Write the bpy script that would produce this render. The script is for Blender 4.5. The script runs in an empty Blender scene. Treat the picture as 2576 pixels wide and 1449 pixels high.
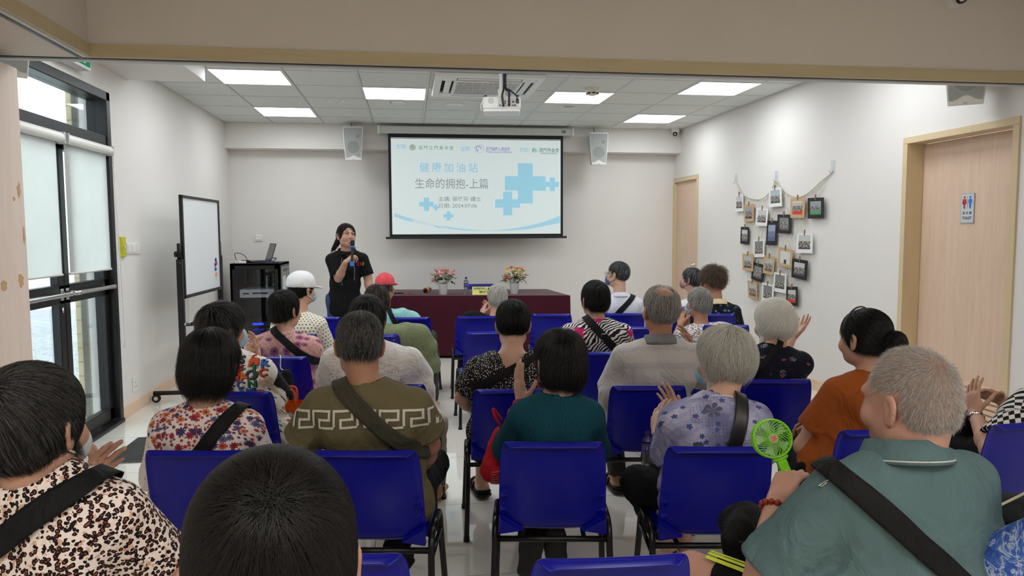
import bpy, bmesh, math, random
import numpy as np
from mathutils import Vector, Matrix
from mathutils.bvhtree import BVHTree

SC = bpy.context.scene
COL = SC.collection
rng = np.random.default_rng(7)
random.seed(7)

# ------------------------------------------------------------------ camera, world, light, exposure
W, H = 2576, 1449
FPX = 1822.56
YAW, PIT, ROL = [math.radians(a) for a in (8.1203, -4.3509, -0.2581)]
CAM = np.array([0.0, 0.0, 1.5])
_f = np.array([math.sin(YAW)*math.cos(PIT), math.cos(YAW)*math.cos(PIT), math.sin(PIT)])
_r = np.array([math.cos(YAW), -math.sin(YAW), 0.0]); _u = np.cross(_r, _f)
CAMM = np.array([_r*math.cos(ROL)+_u*math.sin(ROL), -_r*math.sin(ROL)+_u*math.cos(ROL), _f])
cd = bpy.data.cameras.new('camera'); cam = bpy.data.objects.new('camera', cd); COL.objects.link(cam)
cd.sensor_fit = 'HORIZONTAL'; cd.sensor_width = 36.0; cd.lens = 36.0*FPX/W
cd.clip_start = 0.05; cd.clip_end = 200
cam.matrix_world = Matrix(((CAMM[0][0], CAMM[1][0], -CAMM[2][0], CAM[0]), (CAMM[0][1], CAMM[1][1], -CAMM[2][1], CAM[1]),
                           (CAMM[0][2], CAMM[1][2], -CAMM[2][2], CAM[2]), (0, 0, 0, 1)))
SC.camera = cam

wd = bpy.data.worlds.new('daylight'); SC.world = wd; wd.use_nodes = True
_b = wd.node_tree.nodes['Background']; _b.inputs[0].default_value = (0.93, 0.97, 1.0, 1); _b.inputs[1].default_value = 4.5
SC.view_settings.view_transform = 'Standard'
try: SC.view_settings.look = 'None'
except Exception: pass
SC.view_settings.gamma = 1.0
SC.view_settings.use_curve_mapping = False
SC.view_settings.exposure = 0.40
PANEL_POWER = 8.6        # emission of the ceiling light panels
SC.cycles.max_bounces = 7; SC.cycles.diffuse_bounces = 4; SC.cycles.glossy_bounces = 3
SC.cycles.transmission_bounces = 4; SC.cycles.transparent_max_bounces = 8
SC.cycles.caustics_reflective = False; SC.cycles.caustics_refractive = False
SC.cycles.sample_clamp_indirect = 6.0
SC.cycles.use_adaptive_sampling = True; SC.cycles.adaptive_threshold = 0.03
SC.cycles.use_denoising = True

def ray(x, y): return CAMM.T @ np.array([(x-W/2)/FPX, -(y-H/2)/FPX, 1.0])
def onX(x, y, X): d = ray(x, y); return CAM + d*(X-CAM[0])/d[0]
def onY(x, y, Y): d = ray(x, y); return CAM + d*(Y-CAM[1])/d[1]
def onZ(x, y, Z): d = ray(x, y); return CAM + d*(Z-CAM[2])/d[2]

# ------------------------------------------------------------------ object helpers
def tag(o, label=None, cat=None, group=None, kind=None):
    if label: o['label'] = label
    if cat: o['category'] = cat
    if group: o['group'] = group
    if kind: o['kind'] = kind
    return o

def thing(name, label, cat, loc=(0, 0, 0), rotz=0.0, group=None):
    o = bpy.data.objects.new(name, None); COL.objects.link(o)
    o.location = tuple(float(v) for v in loc); o.rotation_euler = (0, 0, rotz); o.empty_display_size = 0.1
    return tag(o, label, cat, group)

def link_mesh(name, V, F, mat, parent=None, smooth=False, origin=None):
    me = bpy.data.meshes.new(name)
    V = np.asarray(V, dtype=np.float64).reshape(-1, 3)
    if origin is not None: V = V - np.asarray(origin, dtype=float)
    if isinstance(F, np.ndarray):
        n, k = F.shape
        me.vertices.add(len(V)); me.vertices.foreach_set('co', V.ravel())
        me.loops.add(n*k); me.loops.foreach_set('vertex_index', F.astype(np.int32).ravel())
        me.polygons.add(n); me.polygons.foreach_set('loop_start', np.arange(0, n*k, k, dtype=np.int32))
        me.update(calc_edges=True); me.validate()
    else:
        me.from_pydata(V.tolist(), [], F); me.update()
    if smooth: me.polygons.foreach_set('use_smooth', [True]*len(me.polygons))
    if mat is not None:
        for m in (mat if isinstance(mat, (list, tuple)) else [mat]): me.materials.append(m)
    o = bpy.data.objects.new(name, me); COL.objects.link(o)
    if parent is not None: o.parent = parent
    return o

def dup(root, loc=None, rotz=None, scale=None):
    def cp(o, par):
        c = o.copy(); COL.objects.link(c)
        if par is not None: c.parent = par
        for ch in [x for x in CH.get(o.name, [])]: cp(ch, c)
        return c
    CH = {}
    for o in bpy.data.objects:
        if o.parent is not None: CH.setdefault(o.parent.name, []).append(o)
    r = cp(root, None)
    if loc is not None: r.location = tuple(float(v) for v in loc)
    if rotz is not None: r.rotation_euler = (0, 0, rotz)
    if scale is not None: r.scale = (scale, scale, scale)
    return r

def nrm(v): v = np.asarray(v, float); return v/max(np.linalg.norm(v), 1e-9)
def frame_from(z, x=None):
    z = nrm(z); x = np.array([1., 0, 0]) if x is None else np.asarray(x, float)
    if abs(np.dot(nrm(x), z)) > .95: x = np.array([0, 1., 0])
    x = nrm(x - z*np.dot(x, z)); return np.array([x, np.cross(z, x), z])

class MB:
    def __init__(s): s.V = []; s.F = []; s.M = []; s.mi = 0
    def add(s, V, F):
        b = len(s.V); s.V += [tuple(map(float, v)) for v in V]; s.F += [tuple(b+i for i in f) for f in F]; s.M += [s.mi]*len(F)
        return s
    def box(s, lo, hi, R=None, c=None):
        x0, y0, z0 = lo; x1, y1, z1 = hi
        V = np.array([(x0,y0,z0),(x1,y0,z0),(x1,y1,z0),(x0,y1,z0),(x0,y0,z1),(x1,y0,z1),(x1,y1,z1),(x0,y1,z1)], float)
        if R is not None: V = V @ np.asarray(R)
        if c is not None: V = V + np.asarray(c)
        return s.add(V, [(0,3,2,1),(4,5,6,7),(0,1,5,4),(1,2,6,5),(2,3,7,6),(3,0,4,7)])
    def rbox(s, lo, hi, r=.01, n=3, R=None, c=None):
        """box with rounded vertical (local z) edges"""
        x0,y0,z0 = lo; x1,y1,z1 = hi; P = []
        for cx, cy, a0 in ((x1-r,y1-r,0),(x0+r,y1-r,90),(x0+r,y0+r,180),(x1-r,y0+r,270)):
            for k in range(n+1):
                a = math.radians(a0+90*k/n); P.append((cx+r*math.cos(a), cy+r*math.sin(a)))
        return s.prism(P, z0, z1, R, c)
    def prism(s, P, z0, z1, R=None, c=None):
        n = len(P); V = np.array([(x,y,z0) for x,y in P]+[(x,y,z1) for x,y in P], float)
        if R is not None: V = V @ np.asarray(R)
        if c is not None: V = V + np.asarray(c)
        return s.add(V, [tuple(range(n-1,-1,-1)), tuple(range(n,2*n))]+[(i,(i+1)%n,n+(i+1)%n,n+i) for i in range(n)])
    def tube(s, path, r, n=10, cap=True, closed=False):
        P = [np.asarray(p, float) for p in path]; m = len(P)
        rs = [r]*m if np.isscalar(r) else list(r)
        V = []; x = None
        for i in range(m):
            if closed: t = P[(i+1)%m]-P[i-1]
            else: t = P[min(i+1,m-1)]-P[max(i-1,0)]
            t = nrm(t)
            if x is None:
                x = np.array([0,0,1.]) if abs(t[2])<.9 else np.array([1.,0,0])
            x = nrm(x - t*np.dot(x,t)); y = np.cross(t,x)
            for k in range(n):
                a = 2*math.pi*k/n; V.append(P[i]+rs[i]*(math.cos(a)*x+math.sin(a)*y))
        F = []
        for i in range(m if closed else m-1):
            j = (i+1)%m
            for k in range(n): F.append((i*n+k, i*n+(k+1)%n, j*n+(k+1)%n, j*n+k))
        if cap and not closed: F += [tuple(range(n-1,-1,-1)), tuple((m-1)*n+k for k in range(n))]
        return s.add(V, F)
    def lathe(s, prof, n=24, R=None, c=None, cap=True):
        V = []; m = len(prof)
        for r, z in prof:
            for k in range(n):
                a = 2*math.pi*k/n; V.append((r*math.cos(a), r*math.sin(a), z))
        V = np.array(V)
        if R is not None: V = V @ np.asarray(R)
        if c is not None: V = V + np.asarray(c)
        F = [(i*n+k, i*n+(k+1)%n, (i+1)*n+(k+1)%n, (i+1)*n+k) for i in range(m-1) for k in range(n)]
        if cap: F += [tuple(range(n-1,-1,-1)), tuple((m-1)*n+k for k in range(n))]
        return s.add(V, F)
    def ball(s, c, r, R=None, n=16, m=10):
        r = np.ones(3)*r; V = [(0,0,-1)]
        for i in range(1,m):
            t = math.pi*i/m
            V += [(math.sin(t)*math.cos(2*math.pi*k/n), math.sin(t)*math.sin(2*math.pi*k/n), -math.cos(t)) for k in range(n)]
        V.append((0,0,1)); V = np.array(V)*r
        if R is not None: V = V @ np.asarray(R)
        F = [(0,1+(k+1)%n,1+k) for k in range(n)]+[(1+i*n+k,1+i*n+(k+1)%n,1+(i+1)*n+(k+1)%n,1+(i+1)*n+k) for i in range(m-2) for k in range(n)]
        e = len(V)-1; b = 1+(m-2)*n
        F += [(b+k,b+(k+1)%n,e) for k in range(n)]
        return s.add(V+np.asarray(c), F)
    def quad(s, a, b, c, d): return s.add([a,b,c,d], [(0,1,2,3)])
    def build(s, name, mat, parent=None, smooth=False, bevel=0, origin=None, seg=2, angle=None):
        o = link_mesh(name, s.V, s.F, mat, parent, smooth, origin)
        if any(s.M): o.data.polygons.foreach_set('material_index', s.M)
        if bevel:
            b = o.modifiers.new('bevel', 'BEVEL'); b.width = bevel; b.segments = seg; b.limit_method = 'ANGLE'; b.angle_limit = math.radians(40)
        if smooth == 'auto':
            o.data.polygons.foreach_set('use_smooth', [True]*len(o.data.polygons))
            for e_ang in (35,):
                try: o.data.set_sharp_from_angle(angle=math.radians(e_ang))
                except Exception: pass
        return o

def smoothcurve(P, n=8, closed=False):
    P = [np.asarray(p, float) for p in P]; out = []; m = len(P)
    for i in range(m if closed else m-1):
        if closed: a, b, c, d = P[i-1], P[i], P[(i+1)%m], P[(i+2)%m]
        else: a, b, c, d = P[max(i-1,0)], P[i], P[i+1], P[min(i+2,m-1)]
        for k in range(n):
            t = k/n
            out.append(.5*((2*b)+(-a+c)*t+(2*a-5*b+4*c-d)*t*t+(-a+3*b-3*c+d)*t**3))
    if not closed: out.append(P[-1])
    return out

def text_mesh(txt, size, extrude=0.0, align='CENTER', bold=0.0, spacing=1.0):
    cu = bpy.data.curves.new('txt', 'FONT'); cu.body = txt; cu.size = size; cu.extrude = extrude; cu.align_x = align; cu.align_y = 'CENTER'
    cu.offset = bold; cu.space_character = spacing; cu.resolution_u = 3
    o = bpy.data.objects.new('txt', cu); COL.objects.link(o)
    dg = bpy.context.evaluated_depsgraph_get(); me = bpy.data.meshes.new_from_object(o.evaluated_get(dg))
    bpy.data.objects.remove(o); bpy.data.curves.remove(cu)
    V = np.array([v.co[:] for v in me.vertices]).reshape(-1, 3); F = [tuple(p.vertices) for p in me.polygons]
    bpy.data.meshes.remove(me)
    return V, F

def add_text(mb, txt, size, c, ux, uy, extrude=0.0, align='CENTER', bold=0.0, spacing=1.0, width=None):
    """write text on the plane through c spanned by ux, uy (metres)"""
    V, F = text_mesh(txt, size, extrude, align, bold, spacing)
    if len(V) == 0: return mb
    ux = nrm(ux); uy = nrm(uy); uz = np.cross(ux, uy)
    if width is not None:
        w = V[:,0].max()-V[:,0].min(); V = V*np.array([width/w, 1, 1])
        if align == 'CENTER': V[:,0] -= (V[:,0].max()+V[:,0].min())/2
    return mb.add(np.asarray(c)+V[:,:1]*ux+V[:,1:2]*uy+V[:,2:]*uz, F)

# ------------------------------------------------------------------ materials
def lin(c):
    c = np.asarray(c, float)/255.0
    return tuple(np.where(c <= .04045, c/12.92, ((c+.055)/1.055)**2.4))
def rgba(c): return (*lin(c), 1.0)
class NT:
    """tiny node-tree builder"""
    def __init__(s, name):
        s.m = bpy.data.materials.new(name); s.m.use_nodes = True; s.t = s.m.node_tree
        s.b = s.t.nodes['Principled BSDF']; s.out = s.t.nodes['Material Output']
    def n(s, typ, **kw):
        nd = s.t.nodes.new('ShaderNode'+typ)
        for k, v in kw.items(): setattr(nd, k, v)
        return nd
    def put(s, sock, v):
        if hasattr(v, 'is_output') or isinstance(v, bpy.types.NodeSocket): s.t.links.new(v, sock)
        elif v is not None: sock.default_value = v
    def math(s, op, a, b=0.0, c=0.0, clamp=False):
        nd = s.n('Math', operation=op); nd.use_clamp = clamp
        for i, v in enumerate((a, b, c)):
            if i < len(nd.inputs): s.put(nd.inputs[i], v)
        return nd.outputs[0]
    def vmath(s, op, a, b=None, sc=None):
        nd = s.n('VectorMath', operation=op); s.put(nd.inputs[0], a)
        if b is not None: s.put(nd.inputs[1], b)
        if sc is not None: s.put(nd.inputs['Scale'], sc)
        return nd.outputs['Value'] if op in ('LENGTH', 'DOT_PRODUCT', 'DISTANCE') else nd.outputs['Vector']
    def mix(s, f, a, b, mode='MIX'):
        nd = s.n('Mix', data_type='RGBA', blend_type=mode); s.put(nd.inputs[0], f)
        s.put(nd.inputs[6], a if not isinstance(a, tuple) or len(a) == 4 else rgba(a)); s.put(nd.inputs[7], b if not isinstance(b, tuple) or len(b) == 4 else rgba(b))
        return nd.outputs[2]
    def ramp(s, f, stops, interp='LINEAR'):
        nd = s.n('ValToRGB'); cr = nd.color_ramp; cr.interpolation = interp
        while len(cr.elements) < len(stops): cr.elements.new(.5)
        for e, (p, c) in zip(cr.elements, stops): e.position = p; e.color = rgba(c) if len(c) == 3 else c
        s.put(nd.inputs[0], f); return nd.outputs[0]
    def co(s, kind='Object'): return s.n('TexCoord').outputs[kind]
    def mapping(s, v, scale=(1,1,1), rot=(0,0,0), loc=(0,0,0)):
        nd = s.n('Mapping'); s.put(nd.inputs[0], v); nd.inputs['Scale'].default_value = scale; nd.inputs['Rotation'].default_value = rot; nd.inputs['Location'].default_value = loc
        return nd.outputs[0]
    def noise(s, v, scale, detail=2.0, rough=.5, dist=0.0, out='Fac'):
        nd = s.n('TexNoise'); s.put(nd.inputs['Vector'], v); nd.inputs['Scale'].default_value = scale; nd.inputs['Detail'].default_value = detail
        nd.inputs['Roughness'].default_value = rough; nd.inputs['Distortion'].default_value = dist
        return nd.outputs[out]
    def voro(s, v, scale, feature='F1', rand=1.0, metric='EUCLIDEAN'):
        nd = s.n('TexVoronoi', feature=feature); s.put(nd.inputs['Vector'], v); nd.inputs['Scale'].default_value = scale
        nd.inputs['Randomness'].default_value = rand
        return nd
    def sep(s, v): nd = s.n('SeparateXYZ'); s.put(nd.inputs[0], v); return nd.outputs
    def comb(s, x, y, z):
        nd = s.n('CombineXYZ')
        for i, v in enumerate((x, y, z)): s.put(nd.inputs[i], v)
        return nd.outputs[0]
    def bump(s, h, strength=.3, dist=.01, normal=None):
        nd = s.n('Bump'); s.put(nd.inputs['Height'], h); nd.inputs['Strength'].default_value = strength; nd.inputs['Distance'].default_value = dist
        if normal is not None: s.put(nd.inputs['Normal'], normal)
        s.put(s.b.inputs['Normal'], nd.outputs[0]); return nd.outputs[0]
    def fin(s, color=None, rough=.5, metal=0.0, spec=.5, **kw):
        if color is not None: s.put(s.b.inputs['Base Color'], rgba(color) if isinstance(color, tuple) and len(color) == 3 else color)
        s.put(s.b.inputs['Roughness'], rough); s.put(s.b.inputs['Metallic'], metal); s.put(s.b.inputs['Specular IOR Level'], spec)
        for k, v in kw.items(): s.put(s.b.inputs[k.replace('_', ' ')], v)
        return s.m

_mc = {}
def plain(name, color, rough=.5, metal=0.0, spec=.5, var=.06, scale=30.0, bump=0.0, **kw):
    """one even colour with a faint mottled variation"""
    if name in _mc: return _mc[name]
    t = NT(name); v = t.co('Object'); f = t.noise(v, scale, 3)
    c = rgba(color)
    d = tuple(max(0, x*(1-var)) for x in c[:3])+(1,); l = tuple(min(1, x*(1+var)) for x in c[:3])+(1,)
    col = t.mix(f, d, l)
    if bump: t.bump(t.noise(v, scale*6, 2), bump, .004)
    _mc[name] = t.fin(col, rough, metal, spec, **kw); return _mc[name]
def emit(name, color, strength, base=None):
    if name in _mc: return _mc[name]
    t = NT(name); t.fin(base or color, .6, 0, .2)
    t.b.inputs['Emission Color'].default_value = rgba(color); t.b.inputs['Emission Strength'].default_value = strength
    _mc[name] = t.m; return t.m
# ------------------------------------------------------------------ room shell
XL, XR, YB, YBEAM, CE = -2.317, 3.80, 10.08, 9.83, 2.931
YH, ZH, XS = 4.01, 2.40, -1.585           # header face, header underside, soffit edge
GX, GY, GS = -1.713, 6.687, 0.6405        # ceiling grid
def mk_wall():
    t = NT('wall_paint'); v = t.co('Object')
    c = t.mix(t.noise(v, 1.3, 4), (224, 220, 215), (230, 227, 223))
    t.bump(t.noise(v, 260, 2), .08, .002); return t.fin(c, .62, 0, .3)
M_WALL = mk_wall()
M_HEAD = plain('header_paint', (219, 211, 201), .6, spec=.25, var=.02, scale=2)
def mk_floor():
    t = NT('floor_tiles'); v = t.co('Object')
    br = t.n('TexBrick'); br.offset = 0.0; br.squash = 1.0
    t.put(br.inputs['Vector'], t.mapping(v, (1, 1, 1), (0, 0, 0), (.18, .33, 0)))
    br.inputs['Scale'].default_value = 1.0; br.inputs['Brick Width'].default_value = .85; br.inputs['Row Height'].default_value = .85
    br.inputs['Mortar Size'].default_value = .0022; br.inputs['Mortar Smooth'].default_value = .1
    n = t.noise(v, 1.7, 5, .6); c1 = t.mix(n, (222, 217, 206), (232, 228, 219))
    c = t.mix(br.outputs['Fac'], c1, (140, 136, 128))
    return t.fin(c, t.math('MULTIPLY_ADD', t.noise(v, 5, 3), .015, .006), 0, 1.0)
M_FLOOR = mk_floor()
def mk_tile():
    t = NT('ceiling_tile'); v = t.co('Object')
    c = t.mix(t.noise(v, 160, 2), (216, 219, 215), (224, 227, 223)); t.bump(t.noise(v, 300, 2), .15, .002)
    return t.fin(c, .85, 0, .2)
M_TILE = mk_tile()
M_GRID = plain('ceiling_grid_metal', (206, 207, 205), .5, var=.01)
def mk_wood(name, a, b, axis=2, sc=9.0, rough=.45):
    t = NT(name); v = t.co('Object'); s = [sc, sc, sc]; s[axis] = .5
    n = t.noise(t.mapping(v, tuple(s)), 2.2, 5, .6, 1.2)
    n2 = t.noise(t.mapping(v, tuple(x*6 for x in s)), 3.0, 2)
    f = t.math('MULTIPLY_ADD', n2, .35, t.math('MULTIPLY', n, .75))
    return t.fin(t.ramp(f, [(.28, a), (.72, b)]), rough, 0, .35)
M_BEECH = mk_wood('beech_laminate', (206, 176, 152), (224, 198, 176))
M_FRAMEW = mk_wood('door_frame_wood', (206, 184, 146), (216, 196, 160), 2, 5)
M_TRIMW = mk_wood('header_trim_wood', (190, 174, 138), (202, 186, 150), 0, 6)
M_BASE = mk_wood('baseboard_wood', (220, 188, 160), (232, 204, 178), 1, 6)
M_BLK = plain('black_aluminium', (30, 30, 33), .38, .3, .5)
M_CHROME = plain('chrome', (205, 205, 205), .12, 1.0, var=.02)
M_WHITEP = plain('white_plastic', (228, 227, 222), .4, var=.02)
M_GREYP = plain('light_grey_plastic', (196, 198, 196), .5, var=.03)
M_BLACKP = plain('black_plastic', (20, 20, 22), .4, var=.05)
M_RUBBER = plain('black_rubber', (16, 16, 16), .7)

def struct(o): o['kind'] = 'structure'; return o
mb = MB(); mb.box((XL-.6, -3.2, -.1), (XR+.6, YB+.3, 0)); struct(mb.build('floor', M_FLOOR))
# back wall and beam
mb = MB(); mb.box((XL-.3, YB, 0), (XR+.3, YB+.2, CE+.2)); struct(mb.build('wall_back', M_WALL))
mb = MB(); mb.box((XL, YBEAM, 2.605), (XR, YB, CE+.1)); struct(mb.build('wall_beam_back', M_WALL))
# left wall with the glazed door opening
DY0, DY1, DZ = 4.30, 6.13, 2.60
mb = MB(); mb.box((XL-.2, DY1, 0), (XL, YB+.1, 3.2)); mb.box((XL-.2, -3.2, 0), (XL, DY0, 3.2)); mb.box((XL-.2, DY0, DZ), (XL, DY1, 3.2))
struct(mb.build('wall_left', M_WALL))
# small boxed soffit on the left wall under the ceiling
mb = MB(); mb.box((XL, 5.6, 2.80), (XL+.62, 6.62, CE+.05)); struct(mb.build('wall_soffit_left', M_WALL, bevel=.004))
# right wall with two door openings
T0, T1, TZ = 4.09, 5.17, 2.215
mb = MB(); mb.box((XR, T1, 0), (XR+.2, 9.18, 3.2)); mb.box((XR, 9.18, 2.26), (XR+.2, YB+.1, 3.2)); mb.box((XR, -3.2, 0), (XR+.2, T0, 3.2)); mb.box((XR, T0, TZ), (XR+.2, T1, 3.2))
struct(mb.build('wall_right', M_WALL))
mb = MB(); mb.box((XL-.3, -3.4, 0), (XR+.3, -3.2, 3.2)); struct(mb.build('wall_rear', M_WALL))
# suspended ceiling with its grid
mb = MB(); mb.box((XL, YH+.12, CE), (XR, YB, CE+.06)); struct(mb.build('ceiling', M_TILE))
mb = MB()
LX = [GX+GS*k for k in range(-1, 9)]; LY = [GY+GS*k for k in range(-4, 6)]
for x in LX:
    if XL < x < XR: mb.box((x-.013, YH+.12, CE-.004), (x+.013, YBEAM, CE+.002))
for y in LY:
    if y < YBEAM: mb.box((XL, y-.011, CE-.0035), (XR, y+.011, CE+.002))
mb.box((XL, YH+.12, CE-.005), (XL+.02, YBEAM, CE+.002)); mb.box((XR-.02, YH+.12, CE-.005), (XR, YBEAM, CE+.002)); mb.box((XL, YBEAM-.02, CE-.005), (XR, YBEAM, CE+.002))
struct(mb.build('ceiling_grid', M_GRID))
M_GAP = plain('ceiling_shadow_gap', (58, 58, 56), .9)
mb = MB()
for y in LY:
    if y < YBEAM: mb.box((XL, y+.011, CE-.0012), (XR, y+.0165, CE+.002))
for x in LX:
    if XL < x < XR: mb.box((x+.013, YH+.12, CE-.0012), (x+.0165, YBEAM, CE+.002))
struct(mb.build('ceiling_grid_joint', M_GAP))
mb = MB(); mb.box((XL-.2, -3.2, 3.05), (XR+.2, YH+.12, 3.15)); struct(mb.build('ceiling_near', M_WALL))
# header over the folding partition and the lower soffit on the left
mb = MB(); mb.box((XS, YH, ZH), (XR+.1, YH+.11, 3.06)); struct(mb.build('wall_header', M_HEAD))
mb = MB(); mb.box((XL, -3.2, ZH), (XS, YH+.11, 3.06)); struct(mb.build('wall_soffit_near', M_HEAD))
mb = MB(); mb.box((XS, YH-.012, ZH-.004), (1.0, YH, ZH+.062)); mb.box((1.001, YH-.012, ZH-.004), (XR, YH, ZH+.062)); struct(mb.build('trim_1', M_TRIMW))
mb = MB(); mb.box((XS, -3.2, ZH-.004), (XS+.012, YH-.012, ZH+.062)); struct(mb.build('trim_2', M_TRIMW))
mb = MB(); mb.box((XL, YH+.03, ZH-.004), (XR, YH+.045, ZH+.001)); mb.box((XS-.06, -3.2, ZH-.004), (XS-.04, YH+.03, ZH+.001)); struct(mb.build('trim_3', M_BLK))
mb = MB(); mb.box((XL, YH+.055, ZH-.006), (XR, YH+.108, ZH+.001)); mb.box((XS-.03, -3.2, ZH-.006), (XS-.002, YH+.0, ZH+.001)); struct(mb.build('trim_4', M_GREYP))
# access hatch outline in the soffit
mb = MB()
for lo, hi in (((-2.30, 3.70, ZH-.003), (-1.99, 3.706, ZH+.001)), ((-1.996, 3.2, ZH-.003), (-1.99, 3.706, ZH+.001))): mb.box(lo, hi)
struct(mb.build('trim_5', M_GREYP))
# baseboards
mb = MB(); mb.box((XL, DY1+.02, 0), (XL+.014, YB, .105)); struct(mb.build('baseboard_left', M_BASE, bevel=.003))
mb = MB(); mb.box((XR-.014, T1, 0), (XR, 9.18, .105)); struct(mb.build('baseboard_right', M_BASE, bevel=.003))
mb = MB(); mb.box((XL, YB-.014, 0), (XR, YB, .105)); struct(mb.build('baseboard_back', M_BASE, bevel=.003))

# ---- ceiling light panels (lit), plus unseen ones further forward, some added to brighten the room
M_LIT = emit('light_panel_diffuser', (246, 251, 255), PANEL_POWER, (240, 240, 240))
def ceil_light(i, j, label):
    x, y = GX+GS*(i+.5), GY+GS*(j+.5)
    r = thing('ceiling_light', label, 'ceiling light', (x, y, CE), 0, 'square light panels in the tiled ceiling')
    m = MB(); w = GS/2-.016
    for a in ((-w-.012, -w-.012, w+.012, -w), (-w-.012, w, w+.012, w+.012), (-w-.012, -w, -w, w), (w, -w, w+.012, w)): m.box((a[0], a[1], -.008), (a[2], a[3], 0))
    m.build('frame', M_WHITEP, r)
    m = MB(); m.box((-w, -w, -.006), (w, w, -.001)); m.build('diffuser', M_LIT, r)
for a in ((0, 0, 'lit square panel high over the whiteboard, nearest the glazed door'), (2, 1, 'lit square panel just left of the air conditioner cassette'), (0, 3, 'lit square panel nearest the left back corner'),
          (5, 1, 'lit square panel just behind the smoke detector'), (7, 0, 'lit square panel nearest the right wall and the header'), (7, 3, 'lit square panel nearest the dome camera in the back corner')):
    ceil_light(*a)
for a in ((2, -3, 'lit square panel hidden behind the header above the aisle'), (5, -3, 'lit square panel hidden behind the header on the right'), (0, -3, 'extra unseen light panel added behind the header, next to the glazed door'), (7, -3, 'extra unseen light panel added behind the header, next to the wide toilet door'), (3, -4, 'extra unseen light panel added behind the header, in the middle of the room')):  # the later panels here are additions to brighten doors, right wall and floor
    ceil_light(*a)
# lamp panel of the near room, above and behind the photographer
def near_light(x, y, s, label):
    r = thing('ceiling_light', label, 'ceiling light', (x, y, 3.05), 0, 'square light panels of the near room')
    m = MB(); m.box((-s-.02, -s-.02, -.02), (s+.02, s+.02, 0)); m.build('frame', M_WHITEP, r)
    m = MB(); m.box((-s, -s, -.026), (s, s, -.02)); m.build('diffuser', emit('near_room_diffuser', (255, 249, 241), PANEL_POWER*2.5, (240, 240, 240)), r)
for x, y, lb in ((-1.0, -.6, 'square lamp panel of the near room, on the glazed-door side'), (1.0, -.6, 'square lamp panel of the near room, over the photographer'), (2.9, -.4, 'square lamp panel of the near room, on the toilet-door side')): near_light(x, y, .3, lb)

# ---- glazed door (left wall)
def mk_glass(name, tint=(225, 232, 232)):
    t = NT(name); t.t.nodes.remove(t.b)
    tr = t.n('BsdfTransparent'); tr.inputs[0].default_value = rgba(tint); gl = t.n('BsdfGlossy'); gl.inputs['Roughness'].default_value = .02
    lw = t.n('LayerWeight'); lw.inputs[0].default_value = .25
    mx = t.n('MixShader'); t.put(mx.inputs[0], t.math('MULTIPLY_ADD', lw.outputs['Fresnel'], .6, .03)); t.put(mx.inputs[1], tr.outputs[0]); t.put(mx.inputs[2], gl.outputs[0])
    t.put(t.out.inputs[0], mx.outputs[0]); return t.m
M_GLASS = mk_glass('door_glass')
dr = thing('door_1', 'black aluminium glazed double door with a glass transom above, in the left wall', 'door', (XL, 5.2, 0)); struct(dr)
O = (XL, 5.2, 0); X0, X1 = XL-.12, XL+.02
mb = MB()
mb.box((X0, DY1-.07, 0), (X1+.01, DY1, DZ)); mb.box((X0, DY0, 0), (X1, DY0+.07, DZ)); mb.box((X0, DY0, DZ-.07), (X1+.01, DY1, DZ))
mb.box((X0, DY0, 2.17), (X1, DY1, 2.26)); mb.box((X0, DY0, 0), (X1+.02, DY1, .03))
mb.build('door_frame', M_BLK, dr, bevel=.006, origin=O)
YM = 5.325
for nm, a, b in (('near', DY0+.07, YM-.004), ('far', YM+.004, DY1-.07)):
    m = MB(); x0, x1 = XL-.07, XL-.015
    m.box((x0, a, .04), (x1, a+.075, 2.165)); m.box((x0, b-.075, .04), (x1, b, 2.165)); m.box((x0, a, .04), (x1, b, .14)); m.box((x0, a, 2.08), (x1, b, 2.165)); m.box((x0, a, 1.03), (x1, b, 1.16))
    lf = m.build('door_leaf', M_BLK, dr, bevel=.005, origin=O)
    m = MB(); m.box((XL-.048, a+.07, .13), (XL-.042, b-.07, 1.04)); m.box((XL-.048, a+.07, 1.15), (XL-.042, b-.07, 2.09)); m.build('glass_pane', M_GLASS, lf, origin=O)
    m = MB(); zc = 1.10; ya, yb = (a+.02, b-.03) if nm == 'far' else (a+.03, b-.02)
    m.tube(smoothcurve([(XL-.02, ya+.0, zc), (XL+.045, ya+.02, zc), (XL+.05, ya+.12, zc), (XL+.05, yb-.12, zc), (XL+.045, yb-.02, zc), (XL-.02, yb, zc)], 6), .017, 12)
    m.build('door_handle', M_CHROME, lf, True, origin=O)
    m = MB(); yy = a+.036 if nm == 'far' else b-.036
    m.box((XL-.016, yy-.022, 1.055), (XL-.013, yy+.022, 1.135)); pl = m.build('push_plate', M_GREYP, lf, origin=O)
    m = MB(); add_text(m, '拉', .05, (XL-.0122, yy, 1.1), (0, 1, 0), (0, 0, 1)); m.build('lettering', M_BLACKP, lf, origin=O)
    if nm == 'near':
        m = MB(); m.lathe([(0.0, 0), (.02, 0), (.02, .006), (.0, .006)], 16, R=frame_from((1, 0, 0)), c=(XL-.014, b-.036, .99)); m.build('lock', M_CHROME, lf, True, origin=O)
m = MB(); m.box((XL-.06, DY0+.07, 2.26), (XL-.054, DY1-.07, DZ-.07)); m.build('transom_glass', M_GLASS, dr, origin=O)

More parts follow.
